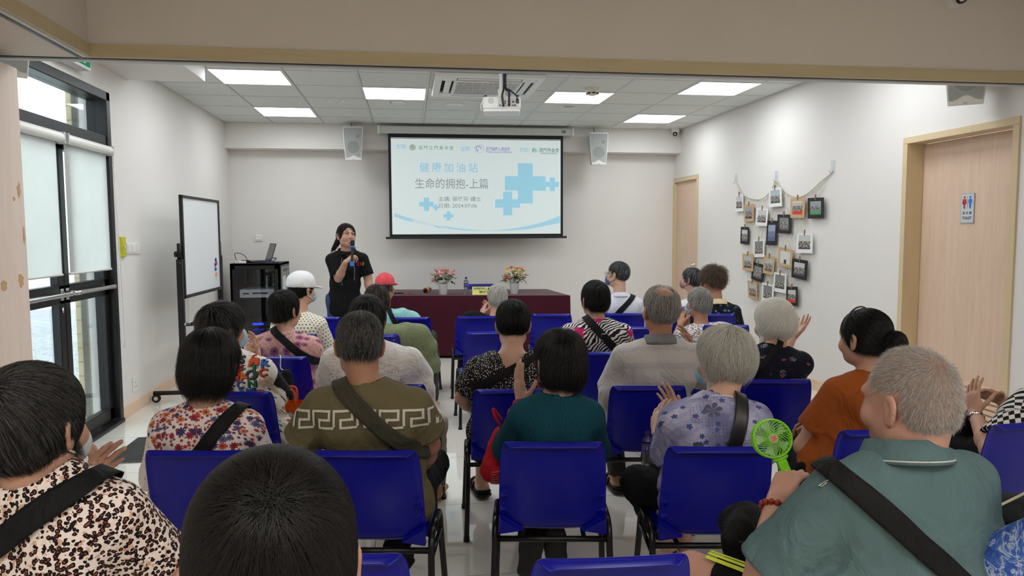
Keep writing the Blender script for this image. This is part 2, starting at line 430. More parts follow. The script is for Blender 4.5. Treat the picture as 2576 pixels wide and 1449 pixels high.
# blinds
t = NT('blind_fabric'); _n = t.noise(t.co('Object'), 6, 4); _c = t.mix(_n, (226, 228, 225), (236, 237, 235)); t.fin(_c, .8, 0, .15)
_tl = t.n('BsdfTranslucent'); t.put(_tl.inputs[0], _c); _mx = t.n('MixShader'); _mx.inputs[0].default_value = .6; t.put(_mx.inputs[1], t.b.outputs[0]); t.put(_mx.inputs[2], _tl.outputs[0]); t.put(t.out.inputs[0], _mx.outputs[0]); M_BLIND = t.m
def blind(a, b, label, chain):
    o = (XL+.05, (a+b)/2, 1.2); r = thing('roller_blind', label, 'roller blind', o, 0, 'roller blinds on the glazed door')
    m = MB(); m.tube([(XL+.045, a, 2.145), (XL+.045, b, 2.145)], .034, 16); m.build('roller', M_WHITEP, r, 'auto', origin=o)
    m = MB(); m.box((XL+.028, a+.025, 1.235), (XL+.030, b-.025, 2.13)); m.build('fabric', M_BLIND, r, origin=o)
    m = MB(); m.tube([(XL+.029, a+.02, 1.235), (XL+.029, b-.02, 1.235)], .009, 8); m.build('bottom_bar', M_WHITEP, r, True, origin=o)
    m = MB(); m.box((XL+.005, a-.012, 2.105), (XL+.08, a+.002, 2.18)); m.box((XL+.005, b-.002, 2.105), (XL+.08, b+.012, 2.18)); m.build('bracket', M_GREYP, r, bevel=.004, origin=o)
    if chain:
        m = MB(); P = [(XL+.075, b+.0, 2.14), (XL+.075, b+.003, 1.4), (XL+.075, b+.006, .68), (XL+.075, b+.02, .63), (XL+.075, b+.05, .63), (XL+.075, b+.062, .68), (XL+.07, b+.05, 1.4), (XL+.06, b+.02, 2.14)]
        Q = smoothcurve(P, 40)
        m.tube(Q, [.0022+.0018*(k % 2) for k in range(len(Q))], 6); m.build('bead_chain', M_WHITEP, r, True, origin=o)
blind(5.295, DY1-.10, 'white roller blind half down on the far leaf, with a long bead chain', True)
blind(DY0+.2, 5.225, 'white roller blind half down on the near leaf beside the wood partition', False)

# outside: paving, tiled column, planting
M_PAVE = NT('paving'); _v = M_PAVE.co('Object'); _k = M_PAVE.n('TexBrick'); M_PAVE.put(_k.inputs['Vector'], _v); _k.inputs['Scale'].default_value = 1.0
_k.inputs['Brick Width'].default_value = .3; _k.inputs['Row Height'].default_value = .15; _k.inputs['Mortar Size'].default_value = .006
_k.inputs['Color1'].default_value = rgba((206, 208, 212)); _k.inputs['Color2'].default_value = rgba((190, 192, 198)); _k.inputs['Mortar'].default_value = rgba((120, 122, 128))
M_PAVE = M_PAVE.fin(_k.outputs['Color'], .7)
mb = MB(); mb.box((-14, 2, -.12), (XL-.2, 16, -.02)); o = mb.build('exterior_ground', M_PAVE); struct(o)
t = NT('wall_tile_beige'); _v = t.co('Object'); _k = t.n('TexBrick'); _s = t.sep(_v); t.put(_k.inputs['Vector'], t.comb(t.math('ADD', _s[0], _s[1]), _s[2], 0.0)); _k.offset = 0
_k.inputs['Scale'].default_value = 1.0; _k.inputs['Brick Width'].default_value = .115; _k.inputs['Row Height'].default_value = .115; _k.inputs['Mortar Size'].default_value = .006
_k.inputs['Color1'].default_value = rgba((214, 200, 160)); _k.inputs['Color2'].default_value = rgba((204, 188, 146)); _k.inputs['Mortar'].default_value = rgba((160, 146, 116))
M_BTILE = t.fin(_k.outputs['Color'], .5)
mb = MB(); mb.box((-2.69, 6.32, -.05), (XL-.2, 7.6, 3.6)); struct(mb.build('exterior_wall_tiled', M_BTILE))
mb = MB(); mb.box((-2.625, 6.26, -.05), (-2.565, 6.33, 3.6)); struct(mb.build('exterior_pipe_casing', plain('weathered_concrete', (92, 90, 84), .8, var=.3, scale=9)))

# folding partition panels parked on the left
M_PART = mk_wood('partition_laminate', (234, 212, 196), (243, 226, 213), 2, 6)
pp = thing('folding_partition', 'pale wood folding partition panel parked by the glazed door, with peeled tape marks', 'partition', (-2.1, 3.6, 0))
mb = MB(); mb.box((-2.20, 2.6, .02), (-1.955, 4.075, 2.345)); o_ = mb.build('panel', M_PART, pp, bevel=.004, origin=(-2.1, 3.6, 0))
mb = MB()
for y in (3.97, 3.2): mb.box((-2.06, y-.02, 2.345), (-2.03, y+.02, 2.40))
mb.build('hanger', M_BLACKP, pp, origin=(-2.1, 3.6, 0))
t = NT('tape_residue'); M_TAPE = t.fin(t.mix(t.noise(t.co('Object'), 40, 4), (214, 178, 130), (198, 160, 120)), .7)
def stain(y, z, w, h, seed):
    rr = np.random.default_rng(seed); P = [(y+w*math.cos(a)*(.6+.5*rr.random()), z+h*math.sin(a)*(.6+.5*rr.random())) for a in np.linspace(0, 2*math.pi, 18, endpoint=False)]
    m = MB(); m.prism(P, 0, .0012, R=np.array([[0, 1, 0], [0, 0, 1], [1, 0, 0]]), c=(-1.955, 0, 0)); m.build('tape_mark', M_TAPE, pp, origin=(-2.1, 3.6, 0))
for k, (px, py, w, h) in enumerate(((47, 478, .02, .04), (60, 590, .012, .05), (10, 718, .03, .03), (53, 705, .03, .04), (35, 500, .012, .012))):
    q = onX(px, py, -1.955); stain(q[1], q[2], w, h, k)

# ---- right wall: toilet door and far door
def door(n, y0, y1, z1, label, rec):
    r = thing('door_%d' % n, label, 'door', (XR, (y0+y1)/2, 0)); struct(r); O = (XR, (y0+y1)/2, 0)
    m = MB(); w = .05; x0, x1 = XR-.012, XR+rec
    m.box((x0, y0, 0), (x1, y0+w, z1-w)); m.box((x0, y1-w, 0), (x1, y1, z1-w)); m.box((x0, y0, z1-w), (x1, y1, z1)); m.build('door_frame', M_FRAMEW, r, bevel=.003, origin=O)
    m = MB(); m.box((XR+rec-.03, y0+w+.004, .008), (XR+rec+.01, y1-w-.004, z1-w-.004)); lf = m.build('door_leaf', M_BEECH, r, bevel=.002, origin=O)
    return r, lf, O
rT, lT, OT = door(2, T0, T1, TZ, 'wide beech toilet door with a pictogram sign, in the right wall', .16)
m = MB()
for k in range(7):
    z = .16+.04*k; m.box((XR+.112, T0+.2, z), (XR+.13, T1-.2, z+.026), R=None)
m.build('louvre', M_BASE, rT, origin=OT)
rF, lF, OF = door(3, 9.18, YB, 2.255, 'narrow beech door in the far right corner', .06)
m = MB(); m.lathe([(0, 0), (.028, 0), (.028, .02), (.012, .03), (.026, .05), (.0, .06)], 16, R=frame_from((-1, 0, 0)), c=(XR+.03, 9.33, 1.06)); m.build('door_knob', M_CHROME, rF, True, origin=OF)
# ------------------------------------------------------------------ projection screen
YS = 9.70
def lit(name, c, k=.50):  # emission in the material stands in for the projector's light on the screen
    if name in _mc: return _mc[name]
    t = NT(name); l = lin(c); t.fin((*[x*.38 for x in l], 1.0), .8, 0, .1)
    t.b.inputs['Emission Color'].default_value = rgba(c); t.b.inputs['Emission Strength'].default_value = k
    _mc[name] = t.m; return t.m
scr = thing('projection_screen', 'white projection screen with black border showing the health talk slide, lowered on the back wall', 'projection screen', (.935, YS, 2.1)); OS = (.935, YS, 2.1)
SX0, SX1, SZ0, SZ1 = -.205, 2.055, 1.487, 2.752
mb = MB(); mb.box((SX0-.035, YS+.004, 1.452), (SX1+.035, YS+.010, 2.82)); mb.build('screen_fabric', plain('screen_border_black', (16, 16, 18), .7), scr, origin=OS)
mb = MB(); mb.box((SX0, YS, SZ0), (SX1, YS+.004, SZ1)); mb.build('lit_image', lit('slide_white', (219, 232, 231)), scr, origin=OS)
mb = MB(); mb.box((SX0, YS-.001, SZ1-.018), (SX1, YS+.003, SZ1)); mb.build('unlit_strip', plain('screen_white_unlit', (206, 208, 206), .8), scr, origin=OS)
mb = MB(); mb.rbox((-.29, YS-.015, 1.425), (2.14, YS+.02, 1.455), .01); mb.build('weight_bar', M_BLACKP, scr, origin=OS)
mb = MB(); mb.box((-.34, YS-.04, 2.80), (2.20, YS+.075, 2.895)); mb.build('housing', plain('screen_housing', (200, 202, 198), .5), scr, bevel=.012, origin=OS)
mb = MB(); mb.box((-.375, YS-.043, 2.795), (-.34, YS+.08, 2.90)); mb.box((2.20, YS-.043, 2.795), (2.235, YS+.08, 2.90)); mb.build('end_cap', M_WHITEP, scr, bevel=.01, origin=OS)
mb = MB(); mb.box((2.06, YS-.0415, 2.835), (2.115, YS-.04, 2.865)); bd = mb.build('badge', M_BLACKP, scr, origin=OS)
mb = MB(); mb.box((2.066, YS-.0425, 2.843), (2.078, YS-.041, 2.857)); mb.box((2.082, YS-.0425, 2.846), (2.108, YS-.041, 2.853)); mb.build('badge_mark', M_WHITEP, scr, origin=OS)
def sp(cx, cy, k=1):  # slide position from its fraction of the picture
    u = (cx-90)/(2250-90); v = (cy-90)/(1335-90)
    return np.array([SX0+u*(SX1-SX0), YS-.0015*k, SZ1-v*(SZ1-SZ0)])
UX, UZ = (1, 0, 0), (0, 0, 1); PM = (SX1-SX0)/2160.0
def stext(name, items, col, k=1):
    m = MB()
    for txt, x0, x1, cy, h in items:
        if txt in ('健康加油站', '澳門江門青年會'):   # widely spaced
            for i, ch in enumerate(txt): add_text(m, ch, h*PM*1.05, sp(x0+h*.46+(x1-x0-h*.92)*i/(len(txt)-1), cy-20, k), UX, UZ, bold=.0006)
        else: add_text(m, txt, h*PM*1.12, sp((x0+x1)/2, cy-20, k), UX, UZ, width=(x1-x0)*PM, bold=.0006)
    return m.build(name, lit('slide_'+name, col), scr, origin=OS)
stext('slide_caption', [('主辦:', 152, 285, 232, 56), ('協辦:', 960, 1088, 250, 56), ('贊助:', 1716, 1842, 258, 56)], (158, 208, 230))
stext('slide_organiser_text', [('澳門江門青年會', 434, 868, 242, 50)], (120, 176, 140))
stext('slide_partner_text', [('澳門醫療人員協會', 1280, 1590, 248, 46), ('The Macao Association of Medical Staff', 1280, 1620, 284, 24)], (158, 152, 200))
stext('slide_sponsor_text', [('澳門基金會', 1966, 2232, 256, 52), ('FUNDAÇÃO MACAU', 1988, 2205, 294, 20)], (120, 152, 140))
stext('slide_title', [('健康加油站', 445, 1172, 500, 122)], (158, 208, 230))
stext('slide_subtitle', [('生命的拥抱-上篇', 382, 1308, 708, 124)], (158, 164, 164)); stext('slide_lecturer_line', [('主講: 張瑤芬 護士', 672, 1216, 902, 58)], (158, 164, 164)); stext('slide_date_line', [('日期: 2024.07.06', 680, 1160, 988, 58)], (158, 164, 164))
def cross(cx, cy, hw, hh, ax, ay):
    P = [(-ax,-hh),(ax,-hh),(ax,-ay),(hw,-ay),(hw,ay),(ax,ay),(ax,hh),(-ax,hh),(-ax,ay),(-hw,ay),(-hw,-ay),(-ax,-ay)]
    c = sp(cx, cy-20); m = MB(); m.add([c+np.array([x*PM, 0, y*PM]) for x, y in P], [(0,1,2,11),(11,2,5,8),(2,3,4,5),(5,6,7,8),(8,9,10,11)])
    m.build('slide_cross', lit('slide_cross_blue', (160, 212, 232)), scr, origin=OS)
for a in ((1788, 690, 266, 256, 97, 92), (2140, 700, 88, 88, 34, 33), (1557, 955, 160, 152, 58, 54), (522, 966, 90, 84, 33, 30), (640, 1006, 38, 40, 15, 15), (798, 1117, 62, 58, 23, 22)): cross(*a)
def swoosh(top, bot, col, nm):
    T = smoothcurve([sp(x, y-20)[[0, 2]].tolist()+[0] for x, y in top], 8); B = smoothcurve([sp(x, y-20)[[0, 2]].tolist()+[0] for x, y in bot], 8)
    m = MB(); n = len(T); V = [(p[0], YS-.0012, p[1]) for p in T]+[(p[0], YS-.0012, p[1]) for p in B]
    m.add(V, [(n+i, n+i+1, i+1, i) for i in range(n-1)]); m.build(nm, lit('slide_'+nm+str(col[0]), col), scr, origin=OS)
swoosh([(120, 1078), (230, 1120), (350, 1155)], [(120, 1125), (230, 1165), (350, 1196)], (172, 214, 230), 'slide_swoosh')
swoosh([(350, 1155), (500, 1195), (620, 1235)], [(350, 1196), (500, 1232), (620, 1258)], (205, 224, 232), 'slide_swoosh')
swoosh([(620, 1235), (690, 1258), (760, 1275)], [(620, 1258), (690, 1274), (760, 1277)], (172, 214, 230), 'slide_swoosh')
swoosh([(680, 1238), (950, 1282), (1250, 1306), (1500, 1298), (1800, 1255), (2050, 1190), (2245, 1115)], [(800, 1285), (1000, 1306), (1250, 1310), (1500, 1312), (1800, 1295), (2050, 1250), (2245, 1212)], (168, 214, 232), 'slide_swoosh')
# emblems: green pentagon badge, ring emblem, green building mark
def poly(P, col, nm, k=1):
    m = MB(); m.add([sp(x, y-20, k) for x, y in P], [tuple(range(len(P)))[::-1]]); return m.build(nm, lit('slide_'+nm+'%d%d%d' % col, col), scr, origin=OS)
def ngon(cx, cy, r, n, a0=-90): return [(cx+r*math.cos(math.radians(a0+360*i/n)), cy+r*math.sin(math.radians(a0+360*i/n))) for i in range(n)]
poly(ngon(357, 236, 46, 10, -90), (188, 222, 208), 'slide_emblem', 1); poly(ngon(357, 236, 38, 5), (110, 168, 140), 'slide_emblem', 1.4); poly(ngon(357, 238, 27, 5), (226, 236, 230), 'slide_emblem', 1.8); poly(ngon(357, 238, 22, 5), (216, 150, 148), 'slide_emblem', 2.2)
def ring(cx, cy, r0, r1, a0, a1, col, nm, n=24):
    A = [math.radians(a0+(a1-a0)*i/n) for i in range(n+1)]
    m = MB(); m.add([sp(cx+r0*math.cos(a), cy-20+r0*math.sin(a)) for a in A]+[sp(cx+r1*math.cos(a), cy-20+r1*math.sin(a)) for a in A], [(i, i+1, n+2+i, n+1+i) for i in range(n)])
    m.build(nm, lit('slide_'+nm+'%d' % col[0], col), scr, origin=OS)
for k in range(16): ring(1196, 246, 55, 61, k*22.5, k*22.5+12, (166, 160, 204), 'slide_emblem', 4)
ring(1185, 238, 24, 34, 100, 300, (150, 148, 196), 'slide_emblem'); ring(1206, 234, 12, 20, 180, 420, (150, 148, 196), 'slide_emblem'); ring(1200, 262, 26, 33, 120, 210, (150, 148, 196), 'slide_emblem')
poly([(1878, 236), (1904, 222), (1904, 262), (1878, 292)], (140, 180, 168), 'slide_emblem'); poly([(1908, 224), (1930, 240), (1930, 280), (1908, 292)], (150, 208, 188), 'slide_emblem'); poly([(1934, 238), (1952, 258), (1946, 276), (1934, 282)], (180, 216, 204), 'slide_emblem')

# ------------------------------------------------------------------ loudspeakers
def wall_speaker(label, loc, rotz, tilt=.0, cable=True):
    r = thing('loudspeaker', label, 'loudspeaker', loc, rotz, 'grey loudspeakers high on the walls')
    h, w = .215, .135
    def prof(k, s): # front outline: sides bulge, narrower at the foot
        P = []
        for t in np.linspace(0, 1, 9): P.append((s*(w-.035*(1-t)**1.6 - .008*t), -h+2*h*t))
        return P
    R_ = prof(0, 1); P = R_ + [(-x, z) for x, z in R_[::-1]]
    m = MB(); n = len(P); Rt = np.array([[1,0,0],[0,math.cos(tilt),math.sin(tilt)],[0,-math.sin(tilt),math.cos(tilt)]])
    V = [(x, -.10, z) for x, z in P]+[(x*.72, .10, z*.93) for x, z in P]
    m.add(np.array(V)@Rt, [tuple(range(n)), tuple(range(2*n-1, n-1, -1))]+[(i, n+i, n+(i+1) % n, (i+1) % n) for i in range(n)])
    m.build('cabinet', M_WHITEP, r, bevel=.006)
    G = [(x*.9, max(z, -h+.035+.03*math.exp(-(x/.05)**2))*.955) for x, z in P]
    gx = np.linspace(-.12, .12, 25)
    low = [(x, -h+.03+.035*math.exp(-(x/.045)**2)) for x in np.linspace(-.088, .088, 17)]
    side = [(s*.9*(w-.035*(1-t)**1.6-.008*t), -h+2*h*t) for s, ts in ((1, np.linspace(.08, .96, 9)), (-1, np.linspace(.96, .08, 9))) for t in ts]
    G = low+side
    t = NT('speaker_mesh') if 'speaker_mesh' not in _mc else None
    if t: _mc['speaker_mesh'] = t.fin(t.mix(t.noise(t.co('Object'), 900, 1), (150, 154, 150), (180, 184, 180)), .7)
    m = MB(); m.add(np.array([(x, -.104, z) for x, z in G]+[(x, -.098, z) for x, z in G])@Rt, [tuple(range(len(G)))]+[(i, len(G)+i, len(G)+(i+1) % len(G), (i+1) % len(G)) for i in range(len(G))])
    g = m.build('grille', _mc['speaker_mesh'], r)
    m = MB(); m.lathe([(.062, 0), (.07, .002), (.076, 0)], 28, R=frame_from((0, -1, 0))@Rt, c=np.array([0, -.104, -.05])@Rt, cap=False); m.lathe([(0, .001), (.07, .0015), (.0701, 0)], 28, R=frame_from((0, -1, 0))@Rt, c=np.array([0, -.104, -.05])@Rt, cap=False); m.build('woofer_ring', plain('speaker_ring', (146, 150, 147), .7), r)
    m = MB(); m.lathe([(0, .0015), (.022, .0015), (.024, 0)], 20, R=frame_from((0, -1, 0))@Rt, c=np.array([0.06, -.104, .09])@Rt, cap=False); m.build('tweeter', plain('speaker_ring', (146, 150, 147), .7), r)
    m = MB(); m.box((-.012, -.102, -h+.008), (.012, -.1005, -h+.02), R=Rt); m.build('badge', M_GREYP, r)
    m = MB(); m.box((-.03, .08, -.05), (.03, .16 if cable else .26, .05), R=Rt); m.build('wall_bracket', M_WHITEP, r, bevel=.004)
    if cable:
        m = MB(); m.tube([(-.02, .05, h*.9), (-.03, .07, h+.06), (-.035, .09, h+.12)], .004, 8); m.build('cable', M_BLACKP, r, True)
    return r
wall_speaker('grey loudspeaker on the back beam, on the speaking woman\'s side of the screen', (-.68, 9.69, 2.655), 0)
wall_speaker('grey loudspeaker on the back beam, on the glasses man\'s side of the screen', (2.56, 9.69, 2.625), 0)
wall_speaker('grey loudspeaker on the right wall beside the wide toilet door', (3.60, 4.33, 2.53), -.62, .12, False)
wall_speaker('grey loudspeaker half hidden above the folding partition panel', (-2.17, 4.36, 2.575), .75, .1, False)

# ------------------------------------------------------------------ air conditioner cassette
ax, ay = .76, 7.07; ac = thing('air_conditioner', 'white four-way ceiling cassette air conditioner behind the projector', 'air conditioner', (ax, ay, CE-.006), 0)
mb = MB(); s = .50; g = .29
mb.box((-s, -s, -.035), (s, -.43, 0)); mb.box((-s, .43, -.035), (s, s, 0)); mb.box((-s, -.43, -.035), (-.43, .43, 0)); mb.box((.43, -.43, -.035), (s, .43, 0))
mb.box((-.32, -.32, -.045), (.32, -.29, 0)); mb.box((-.32, .29, -.045), (.32, .32, 0)); mb.box((-.32, -.29, -.045), (-.29, .29, 0)); mb.box((.29, -.29, -.045), (.32, .29, 0))
for sx in (-1, 1):
    for sy in (-1, 1): mb.box((min(sx*.3, sx*.43), min(sy*.3, sy*.43), -.036), (max(sx*.3, sx*.43), max(sy*.3, sy*.43), 0))
mb.build('housing', M_WHITEP, ac, bevel=.006)
M_DARKGAP = plain('dark_cavity', (24, 24, 24), .9)
mb = MB(); mb.box((-.44, -.44, -.012), (.44, .44, -.004)); mb.build('cavity', M_DARKGAP, ac)
for a in ((-.29, -.40, .29, -.34), (-.29, .34, .29, .40), (-.40, -.29, -.34, .29), (.34, -.29, .40, .29)):
    m = MB(); m.box((a[0], a[1], -.034), (a[2], a[3], -.026), c=(0, 0, 0)); m.build('louvre_flap', M_WHITEP, ac, bevel=.003)
mb = MB()
for k in range(46): x = -.285+.57*k/45; mb.box((x-.0028, -.29, -.043), (x+.0028, .29, -.03))
for k in range(6): y = -.29+.58*k/5; mb.box((-.29, y-.003, -.042), (.29, y+.003, -.031))
mb.build('intake_grille', M_WHITEP, ac)

# ------------------------------------------------------------------ projector with its pole
pj_ = onY(1262, 266, 6.05); pjt = thing('projector', 'white projector hanging from a ceiling pole under the air conditioner', 'projector', pj_, -.14)
mb = MB(); mb.rbox((-.155, -.13, -.05), (.155, .13, .055), .035, 5); mb.build('body', M_WHITEP, pjt, bevel=.018, seg=3)
mb = MB(); mb.rbox((-.15, -.125, -.068), (.15, .125, -.046), .03, 5); mb.build('top_cover', plain('projector_cover', (236, 237, 234), .35), pjt, bevel=.01)
mb = MB(); mb.box((-.03, -.1335, -.03), (.145, -.130, .042)); io = mb.build('connector_panel', plain('projector_panel', (206, 206, 200), .5), pjt)
mb = MB(); mb.lathe([(0, .002), (.022, .002), (.024, 0)], 20, R=frame_from((0, -1, 0)), c=(-.085, -.1305, .018), cap=False); mb.build('speaker_grille', M_GREYP, pjt)
for i, (x, z, rr) in enumerate(((.03, .012, .006), (.03, -.004, .006), (.055, .012, .006), (.095, .008, .009), (-.012, -.02, .006), (.015, -.02, .011), (.06, -.018, .013), (.092, -.02, .006), (.11, -.02, .008))):
    m = MB(); m.lathe([(0, 0), (rr, 0), (rr, .006), (0, .006)], 12, R=frame_from((0, -1, 0)), c=(x, -.1335, z)); m.build('port', plain('port_yellow', (190, 140, 50), .5) if i == 6 else M_BLACKP, io)
mb = MB(); mb.box((.115, -.138, -.005), (.142, -.132, .03)); mb.build('power_inlet', M_BLACKP, pjt)
for x in (-.13, .13):
    m = MB(); m.lathe([(0, 0), (.012, 0), (.014, .012), (0, .014)], 14, c=(x, -.09, .055)); m.build('foot', M_BLACKP, pjt)
mb = MB(); mb.tube([(.0, .0, .06), (.0, 0, CE-pj_[2])], .019, 14); mb.box((-.03, -.02, .055), (.03, .02, .13)); mb.lathe([(0, 0), (.06, 0), (.06, .012), (0, .012)], 20, c=(0, 0, CE-pj_[2]-.012)); mb.build('pole', M_WHITEP, pjt)
mb = MB(); mb.box((-.06, -.05, .055), (.06, .05, .066)); mb.build('mounting_plate', M_GREYP, pjt)
for nm, P in (('signal_cable', [(.02, -.024, CE-pj_[2]), (.022, -.026, .3), (.02, -.03, .15), (.012, -.07, .1), (.006, -.14, .05), (.014, -.15, -.015), (.015, -.138, -.02)]),
              ('signal_cable', [(.034, -.02, CE-pj_[2]), (.034, -.024, .3), (.034, -.04, .14), (.06, -.09, .1), (.062, -.15, .05), (.062, -.15, -.012), (.06, -.138, -.018)]),
              ('power_cord', [(.026, .0, CE-pj_[2]), (.03, -.01, .3), (.034, -.03, .15), (.07, -.08, .11), (.12, -.14, .055), (.128, -.145, .02)])):
    m = MB(); m.tube(smoothcurve(P, 8), .0085 if nm[0] == 's' else .006, 8); m.build(nm, plain('cable_dark_blue', (34, 36, 50), .5), pjt, True)
mb = MB(); mb.tube(smoothcurve([(-.155, -.1, .02), (-.168, -.11, -.02), (-.163, -.1, -.06)], 6), .004, 6); mb.build('strap_cord', M_WHITEP, pjt, True)

# smoke detector, downlights, dome cameras
sd = thing('smoke_detector', 'cream smoke detector on the ceiling in front of a light panel', 'smoke detector', (*onZ(1490, 222, CE)[:2], CE))
mb = MB(); mb.lathe([(0, 0), (.072, 0), (.072, -.014), (.066, -.02)][::-1], 28); mb.build('base', plain('cream_plastic', (222, 216, 196), .45), sd, 'auto')
mb = MB(); mb.lathe([(0, -.07), (.035, -.07), (.058, -.058), (.064, -.04), (.066, -.02), (.0, -.018)], 28); mb.build('head', plain('cream_plastic', (222, 216, 196), .45), sd, 'auto')
mb = MB()
for k in range(8): a = 2*math.pi*k/8; mb.box((-.016, .0555, -.06), (.016, .0645, -.048), R=np.array([[math.cos(a), math.sin(a), 0], [-math.sin(a), math.cos(a), 0], [0, 0, 1]]))
mb.build('vent_slot', M_BLACKP, sd)
for px, py, lb in ((845, 254, 'recessed round downlight over the speaking woman, second column of tiles'), (996, 258, 'recessed round downlight just beyond the light panel by the air conditioner'), (1145, 263, 'recessed round downlight between the air conditioner and the screen'), (1432, 268, 'recessed round downlight behind the panel with the smoke detector')):
    p = onZ(px, py, CE); d = thing('downlight', lb, 'downlight', (p[0], p[1], CE), 0, 'recessed downlights in a line')
    m = MB(); m.lathe([(.075, -.001), (.105, -.008), (.11, -.003), (.11, .0)], 32, cap=False); m.build('trim_ring', M_WHITEP, d, True)
    m = MB(); m.lathe([(0, -.003), (.05, -.003), (.075, -.001)][::-1], 32, cap=False); m.build('reflector', plain('downlight_reflector', (196, 196, 190), .25, .5), d, True)
def dome_cam(label, loc, lookv):
    r = thing('dome_camera', label, 'camera', loc); L = frame_from(lookv)
    m = MB(); m.lathe([(0, 0), (.058, 0), (.06, -.03), (.052, -.05), (0, -.05)][::-1], 24); m.build('base', M_WHITEP, r, 'auto')
    m = MB(); m.ball((0, 0, -.062), .045, n=20, m=14); m.build('eyeball', M_WHITEP, r, True)
    m = MB(); m.lathe([(.031, .0), (.0315, .005), (0, .008)], 20, R=L, c=np.array([0, 0, -.062])+L[2]*.036, cap=False); m.build('lens_window', plain('lens_glass', (10, 10, 12), .08), r, True)
    m = MB(); m.ball(np.array([0, 0, -.062])+L[2]*.043+L[1]*.008, .006); m.build('lens', M_GREYP, r, True)
dome_cam('white dome camera under the ceiling in the far right corner', (3.69, 9.76, CE), (-.45, -1, -.5))
p_ = onY(2411, -10, 3.955)
hc_ = thing('dome_camera', 'white dome camera at the very top of the header, only its underside in view', 'camera', p_)
m = MB(); m.lathe([(0, 0), (.06, 0), (.06, .02), (.05, .045), (0, .045)], 24, R=frame_from((0, -1, 0)), c=(0, YH-p_[1], 0)); m.build('base', M_WHITEP, hc_, 'auto')
m = MB(); m.ball((0, -.01, 0), .044, n=20, m=14); m.build('eyeball', M_WHITEP, hc_, True)
L = frame_from((-.1, -.75, -.65)); m = MB(); m.lathe([(.034, .0), (.0345, .005), (0, .011)], 20, R=L, c=np.array([0, -.01, 0])+L[2]*.032, cap=False); m.build('lens_window', plain('lens_glass', (10, 10, 12), .08), hc_, True)
m = MB(); m.ball(np.array([0, -.01, 0])+L[2]*.043, .006); m.build('lens', M_GREYP, hc_, True)

# ------------------------------------------------------------------ wall plates
def plate(name, label, cat, c, n, w, h, d=.012, mat=None, group=None):
    r = thing(name, label, cat, c, 0, group); Rn = frame_from(n, (0, 0, 1)); Rn = np.array([np.cross((0, 0, 1), n), (0, 0, 1), n], float)
    m = MB(); m.box((-w/2, -h/2, 0), (w/2, h/2, d), R=Rn); m.build('plate', mat or M_WHITEP, r, bevel=.004); return r, Rn
def onwallL(px, py): return onX(px, py, XL)
yr, Rn = plate('break_glass_unit', 'yellow-green release box beside the glazed door frame', 'door release', onX(305.5, 621, XL), (1, 0, 0), .095, .165, .02, plain('yellow_green_plastic', (196, 196, 40), .45))
mb = MB(); mb.box((-.033, -.055, .02), (.033, .05, .024), R=Rn); mb.build('cover', plain('yellow_green_plastic', (196, 196, 40), .45), yr, bevel=.003)
mb = MB(); mb.lathe([(0, 0), (.014, 0), (.014, .006), (0, .006)], 16, R=Rn, c=Rn[2]*.024); mb.build('button', M_GREYP, yr)
for k, (px, n_) in enumerate(((322.5, 2), (334, 2), (345, 1))):
    sw, Rn = plate('light_switch', ('white double light switch next to the yellow-green box', 'white double light switch, middle of the three plates by the glazed door', 'white single light switch, the plate furthest from the glazed door')[k], 'light switch', onX(px, 625, XL), (1, 0, 0), .092, .092, .012, None, 'light switches by the glazed door')
    for j in range(n_):
        x = (j-.5*(n_-1))*.034; m = MB(); m.box((x-.014, -.03, .012), (x+.014, .03, .017), R=Rn); m.build('rocker', plain('switch_rocker', (240, 240, 236), .3), sw, bevel=.002)
        m = MB(); m.box((x+.008, -.03, .0165), (x+.012, .03, .0175), R=Rn); m.build('rocker_mark', M_GREYP, sw)
so, Rn = plate('wall_socket', 'white wall socket low on the left wall above the baseboard', 'socket', onX(338, 966, XL), (1, 0, 0), .10, .13)
mb = MB(); 
for x, z in ((-.018, -.02), (.018, -.02), (0, .015)): mb.box((x-.006, z-.005, .0115), (x+.006, z+.005, .0125), R=Rn)
mb.build('pin_slot', plain('socket_slot', (90, 90, 90), .6), so)
cw, Rn = plate('control_plate', 'white wall control plate above the laptop on the back wall', 'wall plate', onY(651, 598, YB), (0, -1, 0), .10, .10)
mb = MB(); mb.box((-.036, -.028, .012), (.036, .036, .02), R=Rn); mb.build('cover', plain('switch_rocker', (240, 240, 236), .3), cw, bevel=.003)
mb = MB(); add_text(mb, '▬▬▬', .012, np.array(Rn[1])*.012+Rn[2]*.0205, Rn[0], Rn[1]); mb.build('marking', M_BLACKP, cw)
